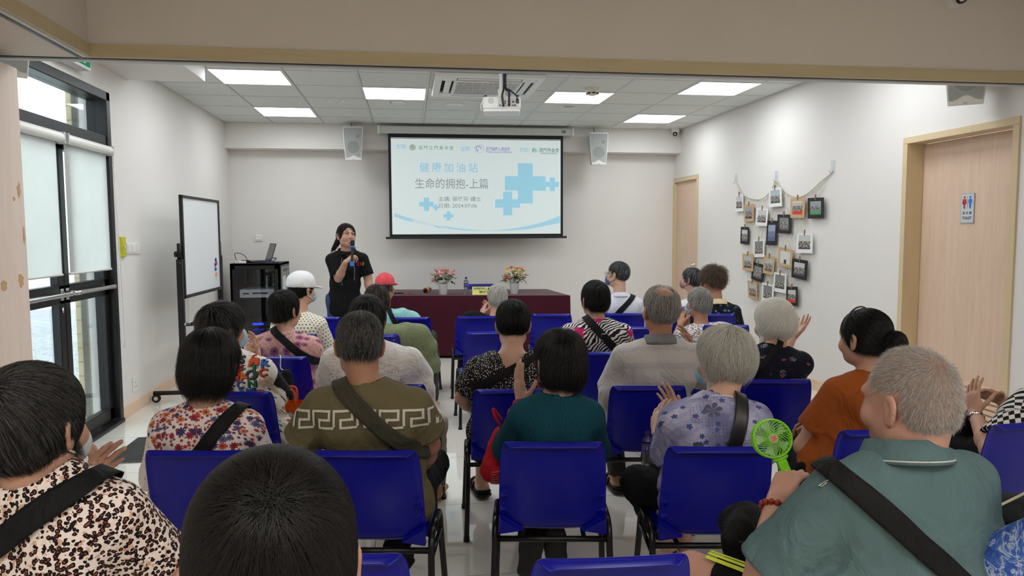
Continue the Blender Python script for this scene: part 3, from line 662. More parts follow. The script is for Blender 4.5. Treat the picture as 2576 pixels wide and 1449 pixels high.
# toilet sign
ts = thing('toilet_sign', 'grey toilet sign with red and blue figures on the wide beech door', 'sign', onX(2434.5, 524, XR+.128)); TR_ = np.array([(0, -1, 0), (0, 0, 1), (-1, 0, 0)], float)
mb = MB(); mb.box((-.062, -.105, 0), (.062, .105, .004), R=TR_); mb.build('plate', plain('sign_silver', (176, 182, 186), .35, .3), ts)
mb = MB(); mb.box((-.056, -.099, .004), (.056, .099, .0045), R=TR_); mb.build('face', plain('sign_face', (196, 203, 207), .4), ts)
def figure(x, col, skirt):
    m = MB(); z0 = .0048; cz = .04
    m.lathe([(0, .0003), (.0095, .0)], 16, R=TR_, c=TR_[0]*x+TR_[1]*(cz+.037)+TR_[2]*z0, cap=False)
    P = [(-.016, .024), (.016, .024), (.019, -.005), (.012, -.005), (.011, .012), (.009, .012)] 
    body = [(-.017, .025), (.017, .025), (.0185, -.004), (.0125, -.004), (.0105, .014)] + ([(.019, -.012), (.008, -.012)] if skirt else [(.0105, -.008)]) + [(.008, -.042), (.0012, -.042), (0, -.012), (-.0012, -.042), (-.008, -.042)] + ([(-.008, -.012), (-.019, -.012)] if skirt else [(-.0105, -.008)]) + [(-.0105, .014), (-.0125, -.004), (-.0185, -.004)]
    m.prism([(x+a, cz+b) for a, b in body], z0, z0+.0004, R=TR_); m.build('pictogram', plain('sign_%d' % col[0], col, .5), ts)
figure(-.027, (192, 40, 44), True); figure(.027, (62, 116, 204), False)
mb = MB(); mb.box((-.001, .0, .0046), (.001, .085, .005), R=TR_); add_text(mb, '洗 手 間', .022, TR_[1]*-.035+TR_[2]*.005, TR_[0], TR_[1], width=.085, bold=.0004); add_text(mb, 'TOILET', .026, TR_[1]*-.07+TR_[2]*.005, TR_[0], TR_[1], width=.088, bold=.0008); mb.build('lettering', plain('sign_letter', (40, 46, 56), .5), ts)
# exit sign above the glazed door
ex = thing('exit_sign', 'green and white emergency exit sign above the glazed door', 'exit sign', (XL+.05, 5.45, 2.77)); EO = (XL+.05, 5.45, 2.77)
mb = MB(); mb.box((XL, 5.22, 2.665), (XL+.09, 5.66, 2.86)); mb.build('housing', plain('sign_white', (226, 230, 228), .4), ex, bevel=.006, origin=EO)
mb = MB(); mb.box((XL+.09, 5.24, 2.685), (XL+.093, 5.64, 2.845)); mb.build('face', emit('exit_green', (24, 120, 84), .25, (24, 120, 84)), ex, origin=EO)
mb = MB(); XA = XL+.0942
mb.add([(XA, 5.30, 2.765), (XA, 5.37, 2.82), (XA, 5.37, 2.71)], [(0, 2, 1)]); mb.box((XL+.093, 5.37, 2.75), (XA, 5.45, 2.78)); mb.box((XL+.093, 5.50, 2.70), (XA, 5.56, 2.83)); mb.build('pictogram', emit('exit_white', (235, 245, 235), .3, (235, 245, 235)), ex, origin=EO)
# ------------------------------------------------------------------ whiteboard on wheels
M_STEELBLK = plain('black_powder_coat', (22, 22, 24), .42, .2)
WP0, WP1 = np.array([-2.0, 6.80]), np.array([-1.965, 7.95])       # the two posts
wd_ = nrm(np.array([*(WP1-WP0), 0])); wn = np.array([wd_[1], -wd_[0], 0.])
wb = thing('whiteboard', 'tall mobile whiteboard on a black wheeled stand against the left wall', 'whiteboard', (*(WP0+WP1)/2, 0)); WO = (*(WP0+WP1)/2, 0)
def wpt(u, z, d=0.0): p = np.array([*WP0, 0])+wd_*u; return p+np.array([0, 0, z])+wn*d
WL = np.linalg.norm(WP1-WP0); RW = np.array([wd_, wn, (0, 0, 1)])
mb = MB(); mb.box((.03, .0, .95), (WL-.03, .012, 1.83), R=RW, c=wpt(0, 0)); mb.build('board', plain('whiteboard_gloss', (226, 231, 234), .12, spec=.6, var=.01), wb, origin=WO)
mb = MB()
for lo, hi in (((.0, -.006, .925), (.035, .022, 1.85)), ((WL-.035, -.006, .925), (WL, .022, 1.85)), ((0, -.006, 1.825), (WL, .022, 1.85)), ((0, -.006, .925), (WL, .022, .955))): mb.box(lo, hi, R=RW, c=wpt(0, 0))
mb.build('board_frame', M_STEELBLK, wb, bevel=.003, origin=WO)
for u, nm in ((-.035, 'n'), (WL+.035, 'f')):
    m = MB(); m.box((u-.022, -.03, .10), (u+.022, .02, 1.28), R=RW, c=wpt(0, 0)); m.build('post', M_STEELBLK, wb, bevel=.004, origin=WO)
    m = MB(); m.box((u-.014, -.02, 1.28), (u+.014, .012, 1.42), R=RW, c=wpt(0, 0)); m.lathe([(0, -.05), (.022, -.05), (.03, -.03), (.03, -.01), (.02, 0), (0, 0)], 12, R=frame_from(-wn), c=wpt(u, 1.24, -.03)); m.lathe([(0, 0), (.012, 0), (.018, .03), (.01, .05), (0, .05)], 10, c=wpt(u, 1.30, -.035)); m.build('clamp_knob', M_STEELBLK, wb, True, origin=WO)
    m = MB(); m.tube([wpt(u, .085, -.27), wpt(u, .085, .27)], .02, 10); m.build('foot_bar', M_STEELBLK, wb, True, origin=WO)
    for d in (-.25, .25):
        m = MB(); m.lathe([(0, -.012), (.036, -.012), (.038, 0), (.036, .012), (0, .012)], 18, R=frame_from(wd_), c=wpt(u, .038, d)); w_ = m.build('caster', M_RUBBER, wb, 'auto', origin=WO)
        m = MB(); m.lathe([(0, -.014), (.018, -.014), (.018, .014), (0, .014)], 14, R=frame_from(wd_), c=wpt(u, .038, d)); m.build('hub', M_GREYP, w_, 'auto', origin=WO)
mb = MB(); mb.lathe([(0, 0), (.012, 0), (.012, .004), (0, .004)], 12, R=frame_from(wn), c=wpt(-.035, .70, .02)); mb.build('bolt_cap', M_WHITEP, wb, origin=WO)
mb = MB(); mb.box((.0, -.03, .68), (WL, .07, .69), R=RW, c=wpt(0, 0)); mb.box((.0, .06, .68), (WL, .07, .715), R=RW, c=wpt(0, 0)); mb.build('pen_tray', M_STEELBLK, wb, origin=WO)
for u, z, col, lb in ((.98, 1.24, (40, 60, 140), 'dark blue round magnet, top of the small cluster on the whiteboard'), (1.0, 1.205, (206, 60, 70), 'red round magnet in the cluster on the whiteboard'), (.96, 1.19, (36, 56, 130), 'dark blue round magnet left of the red one on the whiteboard'), (.965, 1.145, (42, 64, 150), 'dark blue round magnet below the red one on the whiteboard'), (.97, 1.09, (232, 130, 60), 'orange round magnet at the bottom of the cluster on the whiteboard')):
    m = MB(); m.lathe([(0, 0), (.019, 0), (.019, .006), (.015, .01), (0, .01)], 16, R=frame_from(wn), c=wpt(u, z, .012)-wpt(u, z, .012)); o = m.build('magnet', plain('magnet_%d' % col[0], col, .35), None, 'auto'); o.location = wpt(u, z, .0122); tag(o, lb, 'magnet', 'round magnets on the whiteboard')
for u, col, lb in ((.38, (40, 90, 170), 'blue marker pen lying on the whiteboard tray'), (.22, (190, 40, 40), 'red marker pen lying on the whiteboard tray'), (.14, (30, 30, 30), 'black marker pen lying on the whiteboard tray')):
    m = MB(); m.tube([wd_*-.06, wd_*.035], .009, 10); o = m.build('marker_pen', M_WHITEP, None, True); o.location = wpt(u, .699, .02); tag(o, lb, 'marker pen', 'marker pens on the whiteboard tray')
    m = MB(); m.tube([wd_*.035, wd_*.075], .0095, 10); m.build('cap', plain('pen_%d' % col[0], col, .4), o, True)
mb = MB(); mb.box((-.07, -.02, 0), (.07, .025, .035), R=RW); o = mb.build('eraser', plain('eraser_grey', (200, 200, 196), .8), None, bevel=.004); o.location = wpt(.92, .6915, .018); tag(o, 'pale grey board eraser at the far end of the whiteboard tray', 'eraser')

# ------------------------------------------------------------------ equipment rack
RX0, RX1, RY0, RY1, RZ = -2.13, -1.545, 9.10, 9.78, 1.145
rk = thing('equipment_rack', 'black glass-fronted equipment rack in the left back corner', 'rack', ((RX0+RX1)/2, (RY0+RY1)/2, 0)); RO = ((RX0+RX1)/2, (RY0+RY1)/2, 0)
mb = MB(); mb.box((RX0, RY0, RZ-.03), (RX1, RY1, RZ)); mb.box((RX0, RY0, .06), (RX1, RY1, .12)); mb.box((RX0, RY0, .06), (RX0+.03, RY1, RZ)); mb.box((RX0, RY1-.03, .06), (RX1, RY1, RZ)); mb.box((RX0, RY0, .06), (RX0+.06, RY0+.04, RZ)); mb.box((RX1-.07, RY0, .06), (RX1, RY0+.04, RZ)); mb.box((RX0, RY0, RZ-.07), (RX1, RY0+.04, RZ)); mb.box((RX0, RY0, .06), (RX1, RY0+.04, .14)); mb.box((RX1-.03, RY0, .06), (RX1, RY1, RZ))
mb.build('cabinet', M_STEELBLK, rk, bevel=.004, origin=RO)
mb = MB(); mb.box((RX1, RY0+.06, .2), (RX1+.004, RY1-.05, RZ-.05)); mb.build('side_panel', plain('rack_side_grey', (132, 133, 136), .4, .4), rk, origin=RO)
mb = MB(); mb.box((RX1+.004, RY0+.16, .5), (RX1+.006, RY0+.36, .98)); mb.build('notice_sheet', plain('paper_white', (226, 227, 226), .8), rk, origin=RO)
mb = MB(); mb.box((RX1+.0041, RY0+.2, RZ-.11), (RX1+.008, RY1-.2, RZ-.075)); mb.build('side_vent', M_BLACKP, rk, origin=RO)
for k, z in enumerate((.78, .40, .33, .265, .2)):
    m = MB(); hh = .035 if k else .055; m.box((RX0+.09, RY0+.07, z-hh), (RX1-.09, RY1-.1, z+hh*.8)); u = m.build('rack_unit', plain('rack_unit_silver', (214, 216, 220), .5, .0) if k == 0 else plain('rack_unit_black', (34, 35, 38), .4), rk, bevel=.003, origin=RO)
    if 1 <= k <= 3:
        m = MB(); m.box((RX0+.23, RY0+.066, z-.013), (RX0+.36, RY0+.071, z+.013)); m.build('display', emit('blue_display%d' % (k == 1), (40, 60, 255), 1.6 if k == 1 else .25, (20, 20, 80)), u, origin=RO)
        m = MB(); m.lathe([(0, 0), (.014, 0), (.012, .012), (0, .012)], 14, R=frame_from((0, -1, 0)), c=(RX1-.13, RY0+.07, z)); m.build('knob', M_BLACKP, u, True, origin=RO)
    if k == 0:
        m = MB(); m.box((RX0+.13, RY0+.066, z-.012), (RX0+.2, RY0+.071, z+.004)); m.box((RX0+.24, RY0+.066, z-.01), (RX0+.42, RY0+.071, z+.008)); m.build('front_print', M_BLACKP, u, origin=RO)
mb = MB()
for k in range(9): x = RX0+.12+k*.043; mb.tube(smoothcurve([(x, RY0+.3, 1.05), (x+.012, RY0+.28, .95), (x-.008, RY0+.3, .87)], 5), .004, 6)
mb.build('patch_cable', plain('cable_grey', (60, 60, 62), .6), rk, True, origin=RO)
mb = MB(); mb.box((RX0+.06, RY0-.002, .13), (RX1-.07, RY0+.004, RZ-.07)); mb.build('glass_door', mk_glass('smoked_glass', (240, 241, 244)), rk, origin=RO)
for sx, sy in ((0, 0), (0, 1), (1, 0), (1, 1)):
    m = MB(); x = RX0+.06 if sx == 0 else RX1-.06; y = RY0+.06 if sy == 0 else RY1-.06
    m.lathe([(0, -.012), (.028, -.012), (.03, 0), (.028, .012), (0, .012)], 16, R=frame_from((1, 0, 0)), c=(x, y, .03)); m.build('caster', M_RUBBER, rk, 'auto', origin=RO)
# laptop, adapters and cables on the rack
lp = thing('laptop', 'open black laptop standing on the equipment rack', 'laptop', (-1.86, 9.42, RZ+.001), -1.18)
mb = MB(); mb.rbox((-.17, -.12, .004), (.17, .12, .022), .012); mb.build('base', plain('laptop_black', (36, 36, 39), .45), lp, bevel=.003)
mb = MB(); mb.box((-.14, -.03, .022), (.14, .085, .0235)); mb.build('keyboard', plain('laptop_keys', (14, 14, 15), .55), lp)
a = math.radians(18); Rl = np.array([[1, 0, 0], [0, math.sin(a)*-1+0, math.cos(a)], [0, -math.cos(a), -math.sin(a)]])
ld = MB(); Rl = np.array([[1, 0, 0], [0, math.sin(a), math.cos(a)], [0, -math.cos(a), math.sin(a)]]); ld.rbox((-.17, 0, -.004), (.17, .225, .004), .01, R=Rl, c=(0, .12, .02)); L_ = ld.build('lid', plain('laptop_black', (36, 36, 39), .45), lp, bevel=.002)
mb = MB(); mb.box((-.157, .02, .0041), (.157, .212, .0046), R=Rl, c=(0, .12, .02)); mb.build('screen', plain('laptop_screen', (78, 80, 84), .25), L_)
for x, y, lb in ((-2.06, 9.24, 'white power adapter on the rack, nearest its outer edge'), (-2.0, 9.17, 'white power adapter on the rack, in front of the laptop hinge')):
    m = MB(); m.rbox((-.045, -.025, 0), (.045, .025, .03), .008); o = m.build('power_adapter', M_WHITEP, None, bevel=.004); o.location = (x, y, RZ); o.rotation_euler = (0, 0, .3); tag(o, lb, 'power adapter', 'adapters on the rack')
mb = MB(); mb.rbox((-.05, -.03, 0), (.05, .03, .035), .008); o = mb.build('power_adapter', M_BLACKP, None, bevel=.004); o.location = (-2.0, 9.33, RZ); tag(o, 'black laptop power brick beside the laptop hinge', 'power adapter', 'adapters on the rack')
mb = MB(); mb.tube(smoothcurve([(-2.1, 9.36, RZ+.005), (-2.12, 9.33, RZ+.11), (-2.06, 9.31, RZ+.12), (-2.0, 9.33, RZ+.085), (-1.97, 9.35, RZ+.02)], 8), .004, 6); o = mb.build('power_cable', M_BLACKP, None, True); tag(o, 'black looped cable standing up behind the power adapters', 'cable')
mb = MB(); mb.tube(smoothcurve([(-1.82, 9.17, RZ+.006), (-1.74, 9.14, RZ+.006), (-1.66, 9.2, RZ+.02), (-1.62, 9.3, RZ+.05), (-1.68, 9.4, RZ+.055), (-1.72, 9.36, RZ+.03), (-1.64, 9.27, RZ+.006), (-1.58, 9.25, RZ+.006)], 8), .0055, 8); o = mb.build('network_cable', plain('cable_blue', (34, 44, 92), .5), None, True); tag(o, 'dark blue coiled cable in front of the laptop on the rack', 'cable')

# ------------------------------------------------------------------ table with maroon cloth
TA, TB, TCn, TD = [np.array(p) for p in ((1.90, 8.41), (1.82, 9.43), (-.33, 9.78), (-.25, 8.77))]
t = NT('maroon_cloth'); v = t.co('Object'); t.bump(t.noise(v, 420, 2), .35, .002)
sh_ = t.b; sh_.inputs['Sheen Weight'].default_value = .25; sh_.inputs['Sheen Roughness'].default_value = .5
M_MAROON = t.fin(t.mix(t.noise(v, 5, 3), (56, 4, 22), (68, 7, 29)), .85, 0, .15)
tbl = thing('table', 'long speaker table fully draped in a maroon cloth', 'table', (.8, 9.1, 0)); TO = (.8, 9.1, 0)
def quadbox(mb, A, B, C_, D, z0, z1):
    V = [(*p, z0) for p in (A, B, C_, D)]+[(*p, z1) for p in (A, B, C_, D)]
    mb.add(V, [(0,1,2,3)[::-1], (4,5,6,7)] + [(i, (i+1)%4, 4+(i+1)%4, 4+i) for i in range(4)])
mid = (TA+TB+TCn+TD)/4; inn = [mid+(p-mid)*.985 for p in (TA, TB, TCn, TD)]
mb = MB(); quadbox(mb, *inn, .72, .746); mb.build('tabletop', plain('table_board', (190, 180, 165), .5), tbl, origin=TO)
for p in (TA, TB, TCn, TD):
    q = mid+(p-mid)*.93; m = MB(); m.tube([(*q, 0), (*q, .72)], .018, 10); m.build('leg', M_STEELBLK, tbl, True, origin=TO)
cl = MB(); edges = [(TA, TD), (TD, TCn), (TCn, TB), (TB, TA)]; ring_ = []
for e0, e1 in edges:
    for s in np.linspace(0, 1, 40, endpoint=False): ring_.append(e0+(e1-e0)*s)
ring_ = np.array(ring_); n = len(ring_); V = []
for j, (z, k) in enumerate(((.755, -.010), (.754, -.003), (.748, .0), (.6, .002), (.4, .005), (.2, .009), (.035, .014))):
    for i, p in enumerate(ring_):
        d = nrm(p-mid); wv = math.sin(i*.55)+.6*math.sin(i*1.37+1)
        V.append((*(p+d*(k+ (0 if j < 3 else wv*.0035*(j-2)))), z))
F = [(j*n+i, (j+1)*n+i, (j+1)*n+(i+1)%n, j*n+(i+1)%n) for j in range(6) for i in range(n)]+[tuple(range(n))]
cl.add(V, F); o = cl.build('tablecloth', M_MAROON, None, 'auto', origin=TO); o.location = TO; tag(o, 'maroon cloth draped over the speaker table down to the floor', 'tablecloth')
ZT = .7555

# flower pots
M_LEAF = NT('leaf'); _v = M_LEAF.co('Object'); M_LEAF = M_LEAF.fin(M_LEAF.mix(M_LEAF.noise(_v, 25, 2), (38, 62, 36), (82, 112, 58)), .5)
def rose_mesh(col, nm):
    m = MB()
    for L, (rr, hh, op, npet) in enumerate(((.010, .026, .55, 3), (.017, .028, .8, 4), (.024, .026, 1.05, 5))):
        for k in range(npet):
            a0 = 2*math.pi*(k+.37*L)/npet; wdt = 2*math.pi/npet*.75; V = []
            for i in range(5):
                tt = i/4
                for j in range(5):
                    a = a0+wdt*(j/4-.5)*(1-.25*tt*(tt > .7)); r = rr*(.25+op*math.sin(tt*1.9))*(1+.04*math.cos(j*3))
                    V.append((r*math.cos(a), r*math.sin(a), hh*tt-.004*(abs(j-2)/2)**2*tt))
            m.add(V, [(i*5+j, i*5+j+1, (i+1)*5+j+1, (i+1)*5+j) for i in range(4) for j in range(4)])
    m.ball((0, 0, .012), (.009, .009, .013), n=8, m=6)
    o = m.build(nm, plain('petal_%d_%d' % col[:2], col, .6, spec=.2, var=.12, scale=60), None, True); return o
def flower_pot(label, loc, cols, seed, spread, n):
    rr = np.random.default_rng(seed); r = thing('potted_flowers', label, 'flower pot', loc)
    m = MB(); m.lathe([(.0, 0), (.044, 0), (.046, .003), (.060, .168), (.062, .172), (.062, .178), (.057, .178), (.044, .02), (0, .02)], 32); m.build('pot', plain('pot_white', (220, 222, 222), .35, var=.02), r, 'auto')
    m = MB()
    for k in range(9):
        a = -math.pi/2+(k-4)*.2
        for dz, s_ in ((.140, .004), (.147, .0026), (.133, .0022)): 
            c = np.array([math.cos(a)*.0596, math.sin(a)*.0596, dz]); m.ball(c, (s_, s_, s_), n=6, m=4)
    m.build('cutout_pattern', plain('pot_hole', (88, 88, 86), .8), r)
    st = MB(); lf = MB(); protos = [rose_mesh(c, 'rose') for c in cols]; used = [False]*len(cols)
    for k in range(n):
        a = rr.random()*2*math.pi; q = math.sqrt(rr.random()); x, y = spread*q*math.cos(a), spread*.75*q*math.sin(a); z = .185+.125*rr.random()+.04*(1-q)-.035*q
        i = rr.integers(len(cols)); p = protos[i]
        if used[i]: o = p.copy(); COL.objects.link(o)
        else: o = p; used[i] = True
        o.parent = r; s = .58+.42*rr.random(); o.scale = (s,)*3; o.location = (x, y, z); o.rotation_euler = (y*6*-1+rr.normal()*.25-.3, x*5+rr.normal()*.2, rr.random()*6)
        st.tube(smoothcurve([(x*.15, y*.15, .12), (x*.6, y*.6, z*.8), (x, y, z)], 4), .0022, 5)
    for k, u in enumerate(used):
        if not u: bpy.data.objects.remove(protos[k])
    for k in range(70):
        a = rr.random()*2*math.pi; q = .25+.8*rr.random(); c = np.array([spread*q*math.cos(a), spread*.8*q*math.sin(a), .15+.10*rr.random()])
        d = nrm([math.cos(a), math.sin(a), rr.normal()*.6-.1]); sd_ = nrm(np.cross(d, [0, 0, 1])); up = np.cross(sd_, d); L = .035+.03*rr.random(); w = L*.33
        lf.add([c, c+d*L*.4+sd_*w+up*.004, c+d*L-up*.008, c+d*L*.4-sd_*w+up*.004, c+d*L*.45-up*.003], [(0,1,4),(1,2,4),(2,3,4),(3,0,4)])
    st.build('stem', plain('stem_green', (70, 98, 52), .6), r); o = lf.build('foliage', M_LEAF, r); o['kind'] = 'stuff'
p = onZ(1115, 741, ZT); flower_pot('white pot of pale pink roses on the maroon table', (*p[:2], ZT), ((236, 182, 176), (240, 196, 186), (226, 160, 154)), 3, .15, 46)
p = onZ(1294, 739, ZT); flower_pot('white pot of coral and yellow roses on the maroon table', (*p[:2], ZT), ((226, 130, 112), (238, 226, 150), (232, 150, 130)), 5, .14, 34)
# water bottle
M_PET = mk_glass('clear_plastic', (250, 251, 252)); M_PURPLE = plain('bottle_purple', (74, 62, 130), .4)
def bottle(label, loc, s=1.0, rot=None):
    r = thing('water_bottle', label, 'bottle', loc); r.scale = (s,)*3
    m = MB(); m.lathe([(0, 0), (.030, 0), (.032, .006), (.030, .05), (.029, .075), (.032, .09), (.0325, .15), (.031, .165), (.018, .19), (.0135, .197), (.0135, .205)], 24, cap=False); m.build('body', M_PET, r, True)
    m = MB(); m.lathe([(0, .004), (.027, .004), (.0285, .05), (.0275, .075), (.030, .09), (.0, .092)], 24, cap=False); m.build('water', mk_glass_c('water_tint', (244, 247, 250)), r, True)
    m = MB(); m.lathe([(.0330, .094), (.0333, .15)], 28, cap=False); m.lathe([(.0318, .166), (.0225, .186)], 28, cap=False); m.build('label_sleeve', M_PURPLE, r, True)
    m = MB(); m.lathe([(.0335, .115), (.0336, .138)], 10, cap=False); m.build('label_print', plain('label_white', (190, 188, 214), .5), r, True)
    m = MB(); m.lathe([(.0, .228), (.0145, .228), (.0155, .224), (.0155, .205), (.014, .203)][::-1], 20, cap=False); m.build('cap', plain('cap_purple', (58, 46, 104), .4), r, 'auto')
_gc = {}
def mk_glass_c(n, c):
    if n not in _gc: _gc[n] = mk_glass(n, c)
    return _gc[n]
p = onZ(1173, 740, ZT); bottle('clear water bottle with purple label on the maroon table', (*p[:2], ZT), .92)
# name card
p = onZ(1187, 741, ZT); cardc = np.array([p[0]+.155, p[1]-.02, ZT]); nc = thing('name_card', 'yellow folded name card on the maroon table, partly behind the grey-haired head', 'name card', cardc, -.12)
mb = MB(); hN = .095; mb.add([(-.15, -.035, 0), (.15, -.035, 0), (.15, 0, hN), (-.15, 0, hN), (-.15, .035, 0), (.15, .035, 0)], [(0,1,2,3), (3,2,5,4)]); o = mb.build('card', plain('card_yellow', (226, 226, 128), .6), nc)
md = o.modifiers.new('thick', 'SOLIDIFY'); md.thickness = .0012
ux = np.array([1, 0, 0.]); uy = nrm([0, .035, hN]); mb = MB()
add_text(mb, '澳門醫療人員協會', .036, np.array([.0, -.035, 0])+uy*.072+np.array([0, -.0016, 0]), ux, uy, width=.27, bold=.0008); add_text(mb, '張瑤芬', .034, np.array([.0, -.035, 0])+uy*.03+np.array([0, -.0016, 0]), ux, uy, width=.13, bold=.0006); mb.build('lettering', plain('ink_black', (30, 30, 28), .6), nc)
# orange microphone lying on the table, spectacles with chain, remote
p = onZ(1072, 737, ZT); mi = thing('microphone', 'orange microphone lying on the maroon table with its black head to the audience', 'microphone', (*p[:2], ZT+.034), -.3)
mb = MB(); mb.lathe([(0, 0), (.022, 0), (.026, .03), (.022, .18), (0, .18)], 18, R=frame_from((0, 1, .0))); mb.build('handle', M_BLACKP, mi, True)
for y in (-.012, .0): pass
mb = MB(); mb.lathe([(.027, -.02), (.036, -.012), (.034, .01), (.037, .03), (.030, .045), (.027, .04)], 12, R=frame_from((0, 1, 0))); mb.build('anti_roll_ring', plain('rubber_orange', (238, 140, 30), .5), mi, 'auto')
mb = MB(); mb.ball((0, -.035, 0), (.029, .032, .029)); mb.build('grille_head', plain('foam_black', (14, 14, 15), .9), mi, True)
p = onZ(1024, 742, ZT); eg = thing('spectacles', 'red-framed spectacles with a chain on the maroon table', 'spectacles', (*p[:2], ZT+.003), .3)
M_REDF = plain('red_frame', (150, 40, 50), .3)
for s in (-1, 1):
    m = MB(); m.tube([(s*.03+.024*math.cos(a), -.02, .02+.018*math.sin(a)) for a in np.linspace(0, 2*math.pi, 16, endpoint=False)], .002, 6, closed=True); m.build('lens_rim', M_REDF, eg, True)
    m = MB(); m.tube([(s*.054, -.02, .026), (s*.056, .06, .02), (s*.05, .1, .001)], .002, 6); m.build('temple', M_REDF, eg, True)
mb = MB(); mb.tube(smoothcurve([(.05, .1, .001), (.09, .06, 0), (.12, .0, .0), (.15, .02, 0), (.17, .07, 0)], 6), .0018, 5); mb.build('neck_chain', M_REDF, eg)
p = onZ(1003, 739, ZT); mb = MB(); mb.rbox((-.06, -.018, 0), (.06, .018, .018), .006); o = mb.build('remote_control', M_BLACKP, None, bevel=.003); o.location = (p[0], p[1], ZT); o.rotation_euler = (0, 0, -.1); tag(o, 'black remote control lying on the table beside the red spectacles', 'remote control')

# ------------------------------------------------------------------ floor mat by the glazed door
m0 = np.array([onZ(293, 1104, .005)[:2], onZ(372, 1102, .005)[:2], onZ(372, 1165, .005)[:2], onZ(280, 1166, .005)[:2]])
mt = thing('floor_mat', 'grey ribbed floor mat inside the glazed door', 'floor mat', (*m0.mean(0), 0)); MO = (*m0.mean(0), 0)
mx0, mx1, my0, my1 = -2.0, -1.15, m0[3][1]+.0, m0[0][1]+.0
mb = MB(); mb.box((mx0, my0, 0), (mx1, my1, .006)); mb.build('backing', plain('mat_grey', (120, 118, 114), .8), mt, origin=MO)
mb = MB(); nn = 24
for k in range(nn):
    y = my0+(my1-my0)*(k+.5)/nn; mb.box((mx0+.01, y-.006, .005), (mx1-.01, y+.006, .011))
o = mb.build('rib_texture', plain('mat_rib', (70, 69, 68), .8), mt, origin=MO)

# ------------------------------------------------------------------ fishing net with photos on the right wall
XN = XR-.012
def wl(cx, cy, x=None): return onX(1800+cx/3.451, 380+cy/3.451, XN if x is None else x)
hooks = [(178, 272), (528, 252), (1018, 178)]
for (cx, cy), nm in zip(hooks, ('of the far corner', 'in the middle', 'nearest the wide toilet door')):
    c = wl(cx, cy, XR); h = thing('wall_hook', 'clear adhesive wall hook holding up the net, the one '+nm, 'hook', c)
    m = MB(); m.box((-.004, -.032, .0), (0, .032, .10), c=(0, 0, 0)); m.build('pad', plain('clear_pad', (206, 210, 214), .2), h, bevel=.004)
    m = MB(); m.tube(smoothcurve([(-.004, 0, .05), (-.008, 0, .0), (-.025, 0, -.012), (-.034, 0, .012)], 5), .0025, 6); m.build('hook_wire', M_CHROME, h, True)
top = smoothcurve([(178, 272), (232, 365), (300, 408), (370, 420), (440, 395), (490, 320), (528, 252), (565, 310), (630, 370), (720, 402), (820, 350), (930, 255), (1018, 178)], 4)
nT = len(top)
bl, br = [(178, 272), (215, 420), (250, 640), (290, 900), (320, 1150), (380, 1300)], [(1018, 178), (905, 390), (800, 640), (745, 900), (690, 1120), (660, 1310)]
BL, BR = smoothcurve(bl, 6), smoothcurve(br, 6); nR = len(BL)
G = np.zeros((nR, nT, 2))
for j in range(nR):
    for i in range(nT):
        u = i/(nT-1); v = j/(nR-1); base = np.array(BL[j])*(1-u)+np.array(BR[j])*u; t0 = np.array(top[i]); b0 = np.array(BL[0])*(1-u)+np.array(BR[0])*u
        G[j, i] = base+(t0-b0)*(1-v)**1.5
def gp(j, i): return wl(*G[j, i])+np.array([.004*math.sin(j*1.3+i*.7), 0, 0])
NTh = plain('net_twine', (206, 200, 182), .9)
mb = MB()
mb.tube([gp(0, i) for i in range(nT)], .0045, 5)
for j in range(0, nR-1):
    for i in range(0, nT-1):
        if (i+j) % 2 == 0: mb.tube([gp(j, i), gp(j+1, i+1)], .0014, 3, cap=False)
        else: mb.tube([gp(j, i+1), gp(j+1, i)], .0014, 3, cap=False)
rr = np.random.default_rng(4)
for k in range(60):
    j = rr.integers(2, nR-3); i = rr.integers(2, nT-3); a = gp(j, i); b = gp(min(j+rr.integers(1, 4), nR-1), max(0, min(nT-1, i+rr.integers(-2, 3)))); c_ = (a+b)/2+np.array([-.01, rr.normal()*.05, rr.normal()*.04]); mb.tube(smoothcurve([a, c_, b], 4), .0011, 3, cap=False)
o = mb.build('fishing_net', NTh, None, True, origin=wl(550, 700)); o.location = wl(550, 700); tag(o, 'cream fishing net hung from three hooks on the right wall', 'net')
def photo_mat(i, kind):
    rr = np.random.default_rng(100+i); t = NT('snapshot_%d' % i); v = t.co('Object'); s = t.sep(v)
    n = t.noise(v, 55, 3, .6); n2 = t.voro(v, 70).outputs['Color']
    skies = [(176, 186, 190), (150, 156, 158), (196, 200, 198), (124, 128, 128)]; lows = [(66, 66, 74), (84, 76, 72), (52, 58, 60), (96, 92, 96)]
    c = t.mix(t.math('GREATER_THAN', s[2], rr.uniform(-.01, .02)), lows[rr.integers(4)], skies[rr.integers(4)])
    crowd = t.mix(.30, t.ramp(n, [(.35, (26, 26, 30)), (.5, (120, 106, 98)), (.62, (206, 200, 196))]), n2, 'SOFT_LIGHT')
    inb = t.math('MULTIPLY', t.math('LESS_THAN', s[2], .018), t.math('GREATER_THAN', s[2], -.045))
    c = t.mix(t.math('MULTIPLY', inb, .85), c, crowd)
    if kind == 'red': c = t.mix(t.math('LESS_THAN', s[2], -.03), c, (204, 60, 50)); c = t.mix(t.math('GREATER_THAN', s[2], .05), c, (214, 206, 180))
    if kind == 'green': c = t.mix(t.math('MULTIPLY', t.math('LESS_THAN', s[2], -.025), t.math('GREATER_THAN', s[2], -.055)), c, (80, 150, 100))
    if kind == 'blue': c = t.mix(.55, c, (86, 116, 170))
    if kind == 'paper': c = t.mix(t.math('LESS_THAN', s[2], -.02), (216, 216, 212), (40, 42, 44)); c = t.mix(t.math('GREATER_THAN', t.math('ABSOLUTE', s[1]), .022), c, (210, 212, 210))
    return t.fin(c, .3, 0, .4)
FM = {'w': plain('card_white', (232, 232, 230), .7, var=.02), 'k': plain('card_kraft', (196, 164, 120), .8, var=.08), 'b': plain('card_black', (24, 24, 26), .7)}
